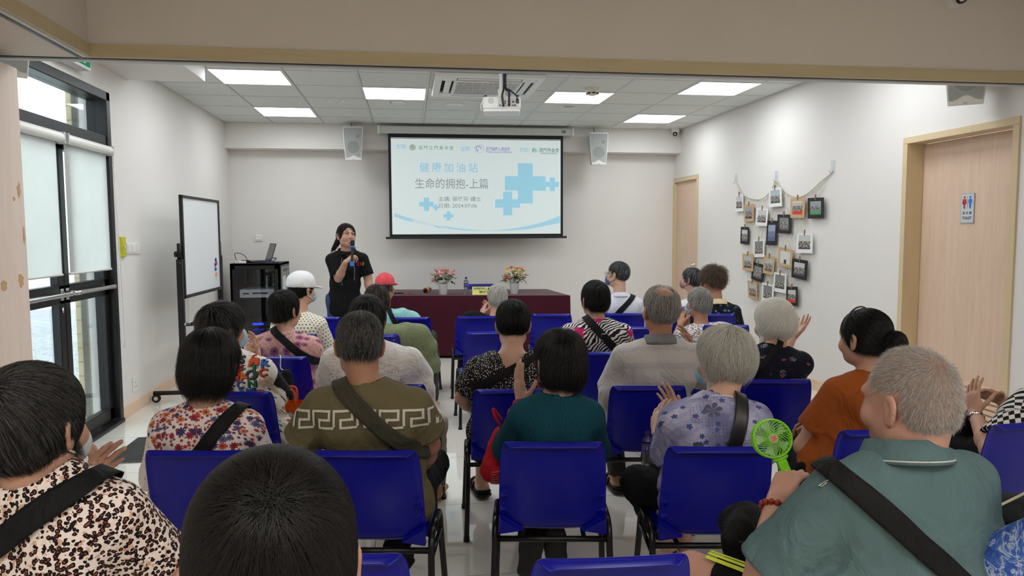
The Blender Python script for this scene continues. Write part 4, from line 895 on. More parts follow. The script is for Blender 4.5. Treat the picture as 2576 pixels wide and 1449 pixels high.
photos = [('w', (172,380),(240,375),(242,523),(170,528), '', 'white-mounted group photo clipped at the net\'s far top corner'),
 ('k', (247,460),(333,458),(330,610),(247,614), '', 'kraft-mounted photo just below the far top white one on the net'),
 ('w', (355,493),(458,500),(445,652),(348,647), '', 'white-mounted group photo right of the upper kraft one on the net'),
 ('w', (463,328),(570,315),(577,478),(465,490), '', 'white-mounted group photo hanging just under the middle hook'),
 ('b', (448,605),(537,605),(527,818),(436,815), 'blue', 'tall black-mounted photo with a blue picture in the middle of the net'),
 ('b', (537,550),(655,552),(652,718),(540,710), '', 'black-mounted group photo touching the tall blue-pictured one'),
 ('k', (650,410),(780,403),(768,583),(648,578), 'red', 'kraft-mounted photo with a red banner near the top of the net'),
 ('b', (800,408),(940,402),(938,583),(800,586), 'green', 'black-mounted photo with a green patch, nearest the toilet door'),
 ('b', (220,657),(290,660),(288,812),(214,803), '', 'small black-mounted photo at the far edge of the net'),
 ('w', (330,770),(425,765),(423,920),(328,922), '', 'white-mounted photo below and left of the tall blue-pictured one'),
 ('w', (708,712),(843,712),(840,888),(700,885), '', 'white-mounted bright group photo on the net\'s near edge, mid-height'),
 ('k', (232,890),(330,895),(325,1045),(234,1032), '', 'kraft-mounted group photo below the small black one at the far edge'),
 ('b', (322,962),(425,990),(407,1147),(308,1108), '', 'tilted black-mounted photo overlapping two kraft ones low on the net'),
 ('k', (425,905),(516,920),(502,1080),(408,1058), '', 'tilted kraft-mounted group photo right of the tilted black one'),
 ('k', (548,830),(672,858),(660,1022),(540,990), 'paper', 'kraft-mounted photo showing a white poster with a dark square'),
 ('b', (665,930),(800,952),(788,1125),(658,1095), '', 'black-mounted group photo beside the white-poster one'),
 ('w', (510,1050),(615,1068),(612,1238),(495,1215), '', 'white-mounted bright group photo below the white-poster one'),
 ('k', (277,1122),(362,1142),(362,1295),(285,1270), '', 'kraft-mounted photo at the net\'s lowest far corner'),
 ('w', (405,1140),(505,1165),(502,1325),(400,1300), '', 'white-mounted photo cut off by the white-haired head in front'),
 ('b', (615,1178),(712,1178),(713,1347),(612,1340), 'red', 'black-mounted photo with dark red foreground, lowest on the net')]
for i, (k, a, b, c, d, kind, lb) in enumerate(photos):
    lay = .004+.0035*(i % 4); x = XN-.010-lay
    Q = np.array([wl(*q, x) for q in (a, b, c, d)]); ctr = Q.mean(0); r = thing('framed_photo', lb, 'photo', ctr, 0, 'card-mounted photos clipped on the net')
    m = MB(); back = Q+np.array([.0025, 0, 0]); q = np.vstack([Q, back])-ctr; m.add(q, [(0, 3, 2, 1), (4, 5, 6, 7)]+[(j, (j+1) % 4, 4+(j+1) % 4, 4+j) for j in range(4)]); m.build('mount', FM[k], r)
    s = (.68, .66) if k != 'w' else (.74, .70); I = (Q-ctr); ux = (I[1]-I[0]+I[2]-I[3])/4; uy = (I[0]-I[3]+I[1]-I[2])/4; off = uy*(.10 if k == 'w' else 0)
    m = MB(); P = [off+ux*sx*s[0]+uy*sy*s[1]+np.array([-.0006, 0, 0]) for sx, sy in ((-1, 1), (1, 1), (1, -1), (-1, -1))]; m.add(P, [(0, 3, 2, 1)]); m.build('print', photo_mat(i, kind), r)
    cp = (I[0]+I[1])/2; m = MB(); m.box((-.007, -.006, -.022), (.004, .006, .03), c=cp); m.build('clothes_peg', plain('peg_wood', (140, 118, 92), .7), r, bevel=.001)
# ------------------------------------------------------------------ blue plastic chairs
def mk_blue():
    t = NT('blue_plastic'); v = t.co('Object'); t.bump(t.noise(v, 500, 2), .05, .001)
    c = t.mix(t.noise(v, 3, 3), (2, 4, 122), (3, 7, 152)); return t.fin(c, .32, 0, .36)
M_BLUE = mk_blue(); M_TUBE = plain('chair_tube_black', (14, 14, 15), .35, .2)
BH = .745   # height of the back's top edge
def chair_shell():
    # side profile from the back's top edge down to the seat front: (y, z); seat facing +y, back top at y = 0
    prof = smoothcurve([(-.012, BH-.012), (.0, BH), (.012, BH-.006), (.030, .62), (.055, .50), (.075, .43), (.105, .395), (.16, .385), (.26, .392), (.36, .405), (.405, .402), (.425, .385)], 5)
    prof = [np.array(p) for p in prof]; n = len(prof); L = np.r_[0, np.cumsum([np.linalg.norm(prof[i+1]-prof[i]) for i in range(n-1)])]; L /= L[-1]
    m = 25; V = []
    for i, p in enumerate(prof):
        t = L[i]
        w = np.interp(t, [0, .02, .06, .12, .35, .5, .62, .9, .96, 1], [.150, .168, .186, .192, .198, .200, .205, .20, .19, .165])
        T = prof[min(i+1, n-1)]-prof[max(i-1, 0)]; T = T/np.linalg.norm(T); N = np.array([-T[1], T[0]])   # towards the front / up
        if N[0] < -.2 and t < .1: N = -N
        for j in range(m):
            s = -1+2*j/(m-1); x = w*math.sin(s*math.pi/2)**1 if False else w*s
            side = np.interp(t, [0, .05, .2, .42, .55, .8, 1], [.004, .012, .022, .030, .022, .012, .004])
            f = side*abs(s)**2.6
            roll = -.009*max(0, (abs(s)-.93)/.07)**1.5
            q = p+np.array([1.0, 0.0])*f*np.interp(t, [0, .42, .58, 1], [1, .9, .0, .0])+np.array([0, 1.0])*f*np.interp(t, [0, .42, .58, 1], [0, 0.1, .9, 1])
            q = q+np.array([1.0, 0.0])*roll*np.interp(t, [0, .45, .55, 1], [1, 1, 0, 0])+np.array([0, 1.])*roll*np.interp(t, [0, .45, .55, 1], [0, 0, 1, 1])
            V.append((x, q[0], q[1]))
    F = [(i*m+j, i*m+j+1, (i+1)*m+j+1, (i+1)*m+j) for i in range(n-1) for j in range(m-1)]
    return V, F
def make_chair():
    r = thing('chair', 'blue plastic chair', 'chair')
    V, F = chair_shell(); o = link_mesh('seat_shell', V, F, M_BLUE, r, True)
    md = o.modifiers.new('thick', 'SOLIDIFY'); md.thickness = .006; md.offset = 0
    sd_ = o.modifiers.new('sub', 'SUBSURF'); sd_.levels = 1; sd_.render_levels = 1
    for s in (-1, 1):   # moulded gussets at the back corners, and stacking ribs on the edge
        m = MB(); P = [(s*.196, .050, .47), (s*.201, .070, .40), (s*.105, .092, .398)]; Q = [(s*.192, .036, .455), (s*.198, .052, .392), (s*.11, .082, .392)]
        m.add(P+Q, [(0, 1, 2), (5, 4, 3), (0, 2, 5, 3), (0, 3, 4, 1), (1, 4, 5, 2)]); m.build('gusset', M_BLUE, r)
        for z, y in ((.56, .036), (.505, .043)):
            m = MB(); P = [(s*.193, y-.004, z), (s*.160, y-.006, z-.014), (s*.193, y-.006, z-.018)]; Q = [(a, b+.006, c) for a, b, c in P]; m.add(P+Q, [(0, 1, 2), (5, 4, 3), (0, 2, 5, 3), (0, 3, 4, 1), (1, 4, 5, 2)]); m.build('rib', M_BLUE, r)
        # inverted-U side frame: rear leg, rail, front leg
        m = MB(); m.tube(smoothcurve([(s*.226, .020, 0), (s*.215, .085, .30), (s*.214, .102, .37), (s*.213, .125, .402), (s*.213, .155, .412)], 6), .0125, 10); m.build('leg', M_TUBE, r, True)
        m = MB(); m.tube(smoothcurve([(s*.226, .455, 0), (s*.215, .385, .30), (s*.214, .368, .37), (s*.213, .345, .402), (s*.213, .315, .412)], 6), .0125, 10); m.build('leg', M_TUBE, r, True)
        m = MB(); m.tube([(s*.213, .15, .412), (s*.213, .32, .412)], .0125, 10); m.tube([(s*.2145, .09, .325), (s*.2145, .38, .325)], .009, 8); m.build('side_rail', M_TUBE, r, True)
        for y in (.020, .455):
            m = MB(); m.lathe([(0, -.001), (.0155, -.001), (.0145, .022), (.0125, .024)], 12, c=(s*.226, y, 0)); m.build('foot_cap', M_RUBBER, r, True)
    for y, z in ((.098, .355), (.372, .355)):
        m = MB(); m.tube([(-.214, y, z), (.214, y, z)], .0115, 10); m.build('crossbar', M_TUBE, r, True)
    for x in (-.12, .12):
        m = MB(); m.tube([(x, .098, .356), (x, .372, .356)], .009, 8); m.build('seat_support', M_TUBE, r, True)
    return r
# (left and right end of the back's top edge in the world, label)
CH = [
 ((-.790, 6.66), -.12, 'empty blue chair in the front row between the white-capped and coral-capped listeners'),
 ((-.865, 5.52), -.10, 'blue chair of the white-capped woman, its back corner showing behind the pink blouse'),
 ((.000, 6.50), -.14, 'blue front-row chair of the coral-capped listener, beside the aisle'),
 ((-.26, 5.42), -.12, 'blue chair of the green-shirted listener, almost hidden behind the white burnout shirt'),
 ((-.800, 4.545), -.16, 'blue chair of the pink-bloused woman, with a black bag tied to its back'),
 ((-.835, 3.55), -.16, 'blue chair of the letter-print blouse woman'),
 ((-.11, 3.60), -.14, 'blue chair hidden behind the man in the Greek-key shirt'),
 ((-.740, 2.587), -.16, 'blue chair of the flower-print blouse woman, nearest the floor mat'),
 ((-.161, 2.495), -.16, 'blue chair of the man in the Greek-key shirt'),
 ((-.20, 1.685), -.17, 'blue chair mostly hidden behind the dark-haired head at the bottom edge'),
 ((.456, 1.566), -.06, 'empty blue chair at the bottom edge, just below the teal-bloused woman\'s chair'),
 ((.502, 2.495), -.16, 'blue chair of the teal-bloused woman, beside the aisle'),
 ((1.065, 2.348), -.16, 'blue chair of the violet-blouse woman with the pearl necklace'),
 ((.485, 3.40), -.05, 'blue chair of the woman in the white-speckled black blouse'),
 ((1.150, 3.356), -.16, 'blue chair of the grey-haired man in the striped polo'),
 ((1.838, 3.406), -.16, 'blue chair of the white-haired woman in navy'),
 ((1.098, 4.395), -.16, 'blue chair of the woman in the zebra blouse'),
 ((.600, 5.44), .02, 'blue second-row chair on the right of the aisle, in front of the speckled blouse'),
 ((.60, 6.47), -.05, 'blue front-row chair of the grey-haired listener in black'),
 ((1.296, 6.523), -.18, 'empty blue chair in the front row before the maroon table\'s right half'),
 ((1.970, 6.465), -.18, 'blue front-row chair of the man with the black cross strap and white shirt'),
 ((1.270, 5.48), -.18, 'empty blue chair mostly hidden in front of the zebra blouse'),
 ((1.870, 5.49), -.17, 'empty blue chair between the zebra blouse and the striped polo'),
 ((2.530, 5.495), -.17, 'blue chair of the masked grey-haired woman in the mosaic-print blouse'),
 ((2.83, 6.93), -.17, 'blue front-row chair of the grey-haired listener with the lilac mask'),
 ((2.78, 6.28), -.17, 'blue front-row chair of the curly-haired woman'),
 ((1.76, 4.36), -.16, 'empty blue chair hidden between the striped polo and the silver bob'),
 ((1.78, 2.46), -.05, 'blue chair of the woman in the orange top'),
 ((2.400, 2.47), .12, 'blue chair of the woman in the diamond-print blouse'),
 ((1.10, 1.50), -.15, 'blue chair of the man in the sea-green polo, at the bottom edge'),
 ((.99, 10.03), math.pi-.02, 'blue chair behind the maroon table, facing the audience'),
]
base_chair = make_chair(); CHAIRS = []
for k, ((x, y), rz, lb) in enumerate(CH):
    o = base_chair if k == 0 else dup(base_chair)
    o.location = (x, y, 0); o.rotation_euler = (0, 0, rz); o['label'] = lb; o['group'] = 'blue plastic chairs of the audience'; CHAIRS.append(o)
CHAIRS[-1].scale = (1.0, 1.0, 1.055)
# ------------------------------------------------------------------ smooth solid modelling: rounded cones and ellipsoids blended in a field, skinned with surface nets
class Cone:
    def __init__(s, a, b, ra, rb=None, R=None, S=None, k=.02):
        s.a = np.asarray(a, float); s.b = np.asarray(b, float); s.ra = ra; s.rb = ra if rb is None else rb; s.k = k
        s.R = None if R is None else np.asarray(R, float); s.S = None if S is None else np.asarray(S, float)
        m = max(s.ra, s.rb)*(1 if S is None else max(S)); s.lo = np.minimum(s.a, s.b)-m; s.hi = np.maximum(s.a, s.b)+m
        if s.R is not None: s.A = s.R/s.S[:, None]; s.a2 = s.A@s.a; s.b2 = s.A@s.b; s.ms = min(s.S)
    def d(s, X, Y, Z, g=0.0):
        if s.R is None: x, y, z, a, b, ms = X, Y, Z, s.a, s.b, 1.0
        else:
            A = s.A; x = A[0,0]*X+A[0,1]*Y+A[0,2]*Z; y = A[1,0]*X+A[1,1]*Y+A[1,2]*Z; z = A[2,0]*X+A[2,1]*Y+A[2,2]*Z; a, b, ms = s.a2, s.b2, s.ms
        v = b-a; L = max(v@v, 1e-9); t = ((x-a[0])*v[0]+(y-a[1])*v[1]+(z-a[2])*v[2])/L; t = np.clip(t, 0, 1)
        dd = np.sqrt((x-a[0]-t*v[0])**2+(y-a[1]-t*v[1])**2+(z-a[2]-t*v[2])**2)-(s.ra+(s.rb-s.ra)*t)
        return dd*ms-g
class Ell:
    def __init__(s, c, r, R=None, k=.02):
        s.c = np.asarray(c, float); s.r = np.ones(3)*r; s.R = np.eye(3) if R is None else np.asarray(R, float); s.k = k
        e = np.sqrt(((s.R*s.r[:, None])**2).sum(0)); s.lo = s.c-e; s.hi = s.c+e
    def d(s, X, Y, Z, g=0.0):
        R, r = s.R, s.r+g; X = X-s.c[0]; Y = Y-s.c[1]; Z = Z-s.c[2]
        x = (R[0,0]*X+R[0,1]*Y+R[0,2]*Z)/r[0]; y = (R[1,0]*X+R[1,1]*Y+R[1,2]*Z)/r[1]; z = (R[2,0]*X+R[2,1]*Y+R[2,2]*Z)/r[2]
        k0 = np.sqrt(x*x+y*y+z*z); k1 = np.sqrt((x/r[0])**2+(y/r[1])**2+(z/r[2])**2)+1e-9
        return k0*(k0-1)/k1
def smin(a, b, k): h = np.maximum(k-np.abs(a-b), 0)/k; return np.minimum(a, b)-h*h*k*.25
def sdf(prims, P, g=0.0):
    P = np.asarray(P, float); F = np.full(P.shape[:-1], 1.0)
    for p in prims: F = smin(F, p.d(P[..., 0], P[..., 1], P[..., 2], g), p.k)
    return F
class Field:
    def __init__(s, prims, h, pad=.03, g=0.0, lo=None, hi=None, cover=None):
        cv = cover or prims; lo_ = np.min([p.lo for p in cv], 0)-pad-g; hi_ = np.max([p.hi for p in cv], 0)+pad+g
        s.lo = lo_ if lo is None else np.maximum(lo, lo_); s.hi = hi_ if hi is None else np.minimum(hi, hi_); s.h = h
        s.n = np.ceil((s.hi-s.lo)/h).astype(int)+1; s.F = np.full(s.n, .2, np.float32)
        s.ax = [(s.lo[i]+h*np.arange(s.n[i])).astype(np.float32) for i in range(3)]
        for p in prims: s.add(p, g)
    def sl(s, p, pad):
        i0 = np.clip(np.floor((p.lo-pad-s.lo)/s.h).astype(int), 0, s.n); i1 = np.clip(np.ceil((p.hi+pad-s.lo)/s.h).astype(int)+1, 0, s.n)
        if np.any(i1 <= i0): return None
        sl = tuple(slice(a, b) for a, b in zip(i0, i1))
        return sl, s.ax[0][sl[0]][:, None, None], s.ax[1][sl[1]][None, :, None], s.ax[2][sl[2]][None, None, :]
    def add(s, p, g=0.0):
        q = s.sl(p, p.k+g+3*s.h)
        if q: s.F[q[0]] = smin(s.F[q[0]], p.d(*q[1:], g), p.k)
    def sub(s, p, k=.006, g=0.0):
        q = s.sl(p, k+g+3*s.h)
        if q: s.F[q[0]] = -smin(-s.F[q[0]], p.d(*q[1:], g), k)
    def cut(s, c, n, rad):
        """remove what lies beyond the plane through c (normal n) inside radius rad of c"""
        c = np.asarray(c); e = Ell(c, rad); q = s.sl(e, 0)
        if q:
            sl, X, Y, Z = q; d = (X-c[0])*n[0]+(Y-c[1])*n[1]+(Z-c[2])*n[2]; r = (X-c[0])**2+(Y-c[1])**2+(Z-c[2])**2
            s.F[sl] = np.where(r < rad*rad, np.maximum(s.F[sl], d), s.F[sl])
    def samp(s, P):
        q = (P-s.lo)/s.h; i = np.clip(np.floor(q).astype(int), 0, s.n-2); f = np.clip(q-i, 0, 1); o = 0
        for a in (0, 1):
            for b in (0, 1):
                for c in (0, 1):
                    w = (f[:, 0] if a else 1-f[:, 0])*(f[:, 1] if b else 1-f[:, 1])*(f[:, 2] if c else 1-f[:, 2]); o = o+w*s.F[i[:, 0]+a, i[:, 1]+b, i[:, 2]+c]
        return o
    def grad(s, P):
        e = s.h; G = np.stack([s.samp(P+np.eye(3)[i]*e)-s.samp(P-np.eye(3)[i]*e) for i in range(3)], 1)
        return G/np.maximum(np.linalg.norm(G, axis=1, keepdims=True), 1e-9)
    def mesh(s):
        F = s.F; S = F < 0; n = np.array(F.shape)-1
        c = np.zeros(n, np.uint8)
        for a in (0, 1):
            for b in (0, 1):
                for d in (0, 1): c += S[a:a+n[0], b:b+n[1], d:d+n[2]]
        I = np.argwhere((c > 0) & (c < 8)); ID = np.full(n, -1, np.int32); ID[tuple(I.T)] = np.arange(len(I))
        off = [(a, b, d) for a in (0, 1) for b in (0, 1) for d in (0, 1)]; val = [F[I[:, 0]+a, I[:, 1]+b, I[:, 2]+d] for a, b, d in off]
        acc = np.zeros((len(I), 3)); cnt = np.zeros(len(I))
        for x in range(8):
            for y in range(x+1, 8):
                df = np.array(off[y])-np.array(off[x])
                if np.abs(df).sum() != 1: continue
                m = (val[x] < 0) != (val[y] < 0); t = np.where(m, val[x]/np.where(m, val[x]-val[y], 1), 0)
                acc += m[:, None]*(np.array(off[x])+t[:, None]*df); cnt += m
        V = s.lo+s.h*(I+acc/cnt[:, None]); Q = []
        for ax in range(3):
            b, d = [(1, 2), (2, 0), (0, 1)][ax]
            A = np.take(S, range(F.shape[ax]-1), ax); B = np.take(S, range(1, F.shape[ax]), ax); E = np.argwhere(A != B)
            E = E[(E[:, b] > 0) & (E[:, d] > 0) & (E[:, b] < n[b]) & (E[:, d] < n[d])]
            e1 = np.eye(3, dtype=int)[b]; e2 = np.eye(3, dtype=int)[d]
            q = np.stack([ID[tuple((E-e1-e2).T)], ID[tuple((E-e2).T)], ID[tuple(E.T)], ID[tuple((E-e1).T)]], 1)
            fl = ~A[tuple(E.T)]; q[fl] = q[fl][:, ::-1]; Q.append(q)
        return V, np.concatenate(Q)

def wob(P, seed, f, n=6, ridged=False):
    r = np.random.default_rng(seed); o = 0
    for i in range(n):
        k = r.normal(size=3); k /= np.linalg.norm(k); a = (P@k)*f*(.7+.8*r.random())+r.random()*7+1.2*np.sin((P@r.normal(size=3))*f*.5); o = o+(1-2*np.abs(np.sin(a)) if ridged else np.sin(a))
    return o/n**.5

def rot_head(yaw, pitch=0, roll=0):
    y, p, r = [math.radians(a) for a in (yaw, pitch, roll)]
    f = np.array([-math.sin(y)*math.cos(p), math.cos(y)*math.cos(p), math.sin(p)]); x = np.array([math.cos(y), math.sin(y), 0]); u = np.cross(x, f)
    return np.array([x*math.cos(r)+u*math.sin(r), f, -x*math.sin(r)+u*math.cos(r)])

class Head:
    def __init__(s, c, R, sc=1.0): s.c = np.asarray(c, float); s.R = R; s.s = sc
    def p(s, l): return s.c+s.s*(np.asarray(l, float)@s.R)
    def ell(s, c, r, k=.012, tilt=None):
        R = s.R if tilt is None else np.asarray(tilt)@s.R
        return Ell(s.p(c), np.asarray(r)*s.s, R, k*s.s)
    def cone(s, a, b, ra, rb, k=.01): return Cone(s.p(a), s.p(b), ra*s.s, rb*s.s, k=k*s.s)
def head_prims(h, smile=False):
    L = [h.ell((0, -.014, .030), (.072, .090, .080), .02), h.ell((0, .030, -.030), (.057, .060, .080), .03), h.ell((0, .048, -.085), (.036, .034, .026), .025)]
    for s in (-1, 1):
        L += [h.ell((s*.038, .060, -.036), (.025, .022, .024), .02), h.ell((s*.045, .005, -.065), (.020, .035, .030), .025), h.cone((s*.012, .085, .022), (s*.045, .068, .020), .008, .008, .016)]
    L += [h.cone((0, .088, .010), (0, .103, -.030), .007, .0105, .012), h.ell((0, .084, -.066), (.020, .012, .0065), .006), h.ell((0, .082, -.077), (.017, .012, .0065), .006)]
    for s in (-1, 1):
        L += [h.ell((s*.011, .092, -.034), (.008, .009, .007), .008)]
        c, sn = math.cos(s*.35), math.sin(s*.35); T = np.array([[c, sn, 0], [-sn, c, 0], [0, 0, 1]])
        L += [h.ell((s*.079, -.012, -.014), (.0075, .018, .033), .008, T), h.ell((s*.083, -.019, -.003), (.006, .017, .022), .006, T), h.ell((s*.073, -.004, -.038), (.007, .009, .012), .006)]
    return L
def head_subs(h):
    L = []
    for s in (-1, 1): L += [(h.ell((s*.030, .094, .004), (.016, .014, .009)), .012), (h.ell((s*.088, -.009, -.010), (.0065, .010, .019)), .006)]
    return L

def hand_prims(w, d, n, side, curl=.3, spread=.12, hs=1.0, thumb=.5, tcurl=.3):
    """palm, four fingers of unequal length and a thumb; d = along the fingers, n = out of the palm, side +1 right hand, -1 left"""
    w = np.asarray(w, float); d = nrm(d); n = nrm(np.asarray(n, float)-d*np.dot(n, d)); t = np.cross(d, n)*side; P = []
    cu = [curl]*4 if np.isscalar(curl) else list(curl)
    Rp = np.array([t, n, d]); base = []
    for i, (f, o) in enumerate(((.086, .030), (.090, .0105), (.086, -.0095), (.078, -.028))):
        m = w+hs*(d*f+t*o); base.append(m); P.append(Cone(w+hs*(d*.012+t*o*.55), m, .0135*hs, .0115*hs, k=.014))
    P.append(Ell(w+hs*(d*.05-t*.004), np.array([.036, .013, .045])*hs, Rp, .012)); P.append(Ell(w+hs*(d*.035+t*.022+n*.008), np.array([.017, .014, .03])*hs, Rp, .012))
    for i, (L, r) in enumerate((((.041, .026, .020), .0086), ((.046, .030, .021), .0088), ((.042, .028, .021), .0084), ((.033, .021, .019), .0076))):
        dd = nrm(d+t*spread*(1.2, .35, -.45, -1.3)[i]); p = base[i]; a = 0.0
        for j, (l, mx) in enumerate(zip(L, (75, 88, 55))):
            a += math.radians(mx)*cu[i]; q = p+hs*l*(dd*math.cos(a)+n*math.sin(a)); rr = r*(1, .93, .86, .74)[j]*hs
            P.append(Cone(p, q, rr, r*(1, .93, .86, .74)[j+1]*hs, k=.0035 if j else .008)); p = q
    p = w+hs*(d*.020+t*.024+n*.006); a0 = nrm(d*(.95-.5*thumb)+t*(.35+.5*thumb)+n*.25)
    for j, (l, r0, r1) in enumerate(((.042, .0135, .011), (.031, .0105, .0095), (.026, .0092, .0075))):
        dd = nrm(a0+(-t*.5+d*.5+n*.35)*tcurl*j); q = p+hs*l*dd; P.append(Cone(p, q, r0*hs, r1*hs, k=.009 if j == 0 else .0035)); p = q
    return P

# ------------------------------------------------------------------ hair
def hair_strands(name, fld, seeds, whorl, mat, parent, origin, n=1500, length=.09, segs=7, radius=.0006, grav=.5, lift=.006, jit=.12, stand=0.0, curl=0.0, seed=1, fwd=None):
    if n < 9000: n = int(n*1.6); radius = radius*.66
    r = np.random.default_rng(seed); P0 = seeds[r.integers(0, len(seeds), n)]+r.normal(size=(n, 3))*.003
    N0 = fld.grad(P0); P0 = P0-N0*fld.samp(P0)[:, None]
    out = np.zeros((n, segs+1, 3)); p = P0.copy(); out[:, 0] = p+N0*.0005
    L = length*(.65+.6*r.random(n)); st = (L/segs)[:, None]; J = r.normal(size=(n, 3)); ph = r.random(n)*6.28
    v = None; WJ = J*.007
    for i in range(segs):
        N = fld.grad(p); rad = p-whorl-WJ; rad = rad/np.maximum(np.linalg.norm(rad, axis=1, keepdims=True), .012)
        f = rad+np.array([0, 0, -1.])*grav+(0 if fwd is None else np.asarray(fwd)); f = f-N*(f*N).sum(1, keepdims=True)*(1.0); f = f/np.maximum(np.linalg.norm(f, axis=1, keepdims=True), 1e-6)
        f = f+N*stand+J*jit
        if curl: f = f+curl*np.stack([np.sin(ph+i*1.9), np.cos(ph+i*1.7), np.sin(ph*1.7+i*2.1)], 1)
        f = f/np.linalg.norm(f, axis=1, keepdims=True); v = f if v is None else nrm_rows(v*.55+f*.45)
        p = p+v*st
        if stand < .3:
            N = fld.grad(p); t = (i+1)/segs; tgt = .0015+lift*t*t*(.4+r.random(n)); w = np.clip(N[:, 2]+.75, 0, 1)*.85
            p = p+N*((tgt-fld.samp(p))*w)[:, None]
        out[:, i+1] = p
    cu = bpy.data.hair_curves.new(name); cu.add_curves([segs+1]*n)
    cu.position_data.foreach_set('vector', (out-np.asarray(origin)).astype(np.float32).ravel())
    ra = cu.attributes.get('radius') or cu.attributes.new('radius', 'FLOAT', 'POINT')
    ra.data.foreach_set('value', (np.linspace(1, .35, segs+1)[None, :]*radius*np.ones((n, 1))).astype(np.float32).ravel())
    cu.materials.append(mat); o = bpy.data.objects.new(name, cu); COL.objects.link(o); o.parent = parent; o['kind'] = 'stuff'
    return o
def nrm_rows(v): return v/np.maximum(np.linalg.norm(v, axis=1, keepdims=True), 1e-9)
def hair_mat(name, dark, light, frac, rough=.38, spec=.45):
    """strands of two shades; frac = share of the lighter (grey) ones"""
    if name in _mc: return _mc[name]
    t = NT(name); hi = t.n('HairInfo'); v = t.co('Object'); n = t.noise(t.mapping(v, (1, 1, .35)), 140, 2, .6)
    f = t.math('ADD', t.math('MULTIPLY', hi.outputs['Random'], .8), t.math('MULTIPLY', n, .35))
    a = max(.02, 1-frac-.18); b = min(.98, 1-frac+.18)
    m2 = t.ramp(f, [(a*1.05, dark), (b*1.05 if b*1.05 < 1 else .99, light)])
    _mc[name] = t.fin(m2, t.math('MULTIPLY_ADD', hi.outputs['Is Strand'], rough-.75, .75), 0, t.math('MULTIPLY_ADD', hi.outputs['Is Strand'], spec-.12, .12)); return _mc[name]
def hair_prims(h, style, vol=1.0):
    e = h.ell
    if style == 'bob':
        A = [e((0, -.020, .032), (.088*vol, .104*vol, .090*vol), .02), e((0, -.038, -.035), (.084*vol, .082*vol, .072), .03)]
        S = [(e((0, .118, -.035), (.076, .075, .12)), .02)]
    elif style == 'layer':
        A = [e((0, -.020, .032), (.087*vol, .104*vol, .090*vol), .02), e((0, -.046, -.012), (.081*vol, .076*vol, .066), .03), e((.066, -.012, -.01), (.020, .045, .055), .02), e((-.066, -.012, -.01), (.020, .045, .055), .02)]
        S = [(e((0, .116, -.03), (.076, .074, .11)), .02)]+[(e((s*.094, .002, -.036), (.020, .024, .026)), .01) for s in (-1, 1)]
    elif style == 'shortf':
        A = [e((0, -.018, .034), (.083*vol, .101*vol, .087*vol), .02), e((0, -.050, -.020), (.074*vol, .062*vol, .062), .03), e((.06, -.01, .0), (.022, .045, .045), .02), e((-.06, -.01, .0), (.022, .045, .045), .02)]
        S = [(e((0, .112, -.03), (.076, .072, .105)), .02)]+[(e((s*.088, -.004, -.028), (.022, .022, .032)), .01) for s in (-1, 1)]
    elif style == 'shortm':
        A = [e((0, -.020, .036), (.0775*vol, .097*vol, .082*vol), .02), e((0, -.052, -.004), (.067*vol, .056*vol, .054), .03)]
        S = [(e((0, .108, -.02), (.078, .072, .092)), .02)]+[(e((s*.090, -.004, -.020), (.026, .030, .040)), .01) for s in (-1, 1)]
    elif style == 'curly':
        A = [e((0, -.022, .040), (.098, .112, .096), .02), e((0, -.060, -.015), (.085, .065, .065), .03), e((.07, -.02, .01), (.03, .05, .05), .02), e((-.07, -.02, .01), (.03, .05, .05), .02)]
        S = [(e((0, .120, -.03), (.076, .075, .105)), .02)]+[(e((s*.096, .0, -.03), (.022, .022, .032)), .01) for s in (-1, 1)]
    elif style == 'tied':
        A = [e((0, -.016, .034), (.080, .098, .083), .02), e((0, -.050, -.01), (.070, .056, .058), .03), e((.062, -.02, .0), (.016, .05, .045), .02), e((-.062, -.02, .0), (.016, .05, .045), .02)]
        S = [(e((0, .110, -.022), (.074, .074, .098)), .02)]+[(e((s*.086, .002, -.022), (.02, .026, .034)), .01) for s in (-1, 1)]
    return A, S
def make_hair(P, h, style, mat, origin, n=1500, vol=1.0, extra=(), whorl=(0.01, -.065, .088), bald=None, res=.0065, name='hair', **kw):
    A, S = hair_prims(h, style, vol); A = A+list(extra); fl = Field(A, res, pad=.05)
    for p, k in S: fl.sub(p, k)
    sub = fl
    if bald is not None:
        sub = Field(A, res, pad=.05)
        for p, k in S: sub.sub(p, k)
        sub.sub(h.ell(*bald), .03)
    V, F = sub.mesh(); V2 = V+sub.grad(V)*(wob(V, 5, 90, 5, True)*.0016)[:, None]
    o = link_mesh(name, V2, F, mat, P, True, origin)
    if n:
        seeds = V if bald is None else fl.mesh()[0]
        fl2 = Field(A, res, pad=.06)   # strands follow the closed volume
        hair_strands('hair_strand', fl2, V, h.p(whorl), mat, o, origin, n=n, **kw)
    return o, sub

# ------------------------------------------------------------------ clothing and the figure
SKIN = {}
def skin_mat(tone):
    if tone in SKIN: return SKIN[tone]
    c = {'fair': ((198, 158, 136), (212, 174, 152)), 'mid': ((190, 146, 122), (206, 164, 140)), 'tan': ((160, 116, 90), (180, 134, 106)), 'pink': ((186, 140, 122), (204, 160, 142))}[tone]
    t = NT('skin_'+tone); v = t.co('Object'); n = t.noise(v, 14, 4, .6); n2 = t.noise(v, 160, 2)
    col = t.mix(t.math('MULTIPLY', n2, .25), t.mix(n, *c), (150, 92, 76)); t.bump(t.noise(v, 420, 2), .12, .0015)
    t.b.inputs['Subsurface Weight'].default_value = .0
    SKIN[tone] = t.fin(col, .52, 0, .35); return SKIN[tone]

def add_pc(o, pc):
    at = o.data.attributes.new('pc', 'FLOAT_VECTOR', 'POINT'); at.data.foreach_set('vector', np.asarray(pc, np.float32).ravel())

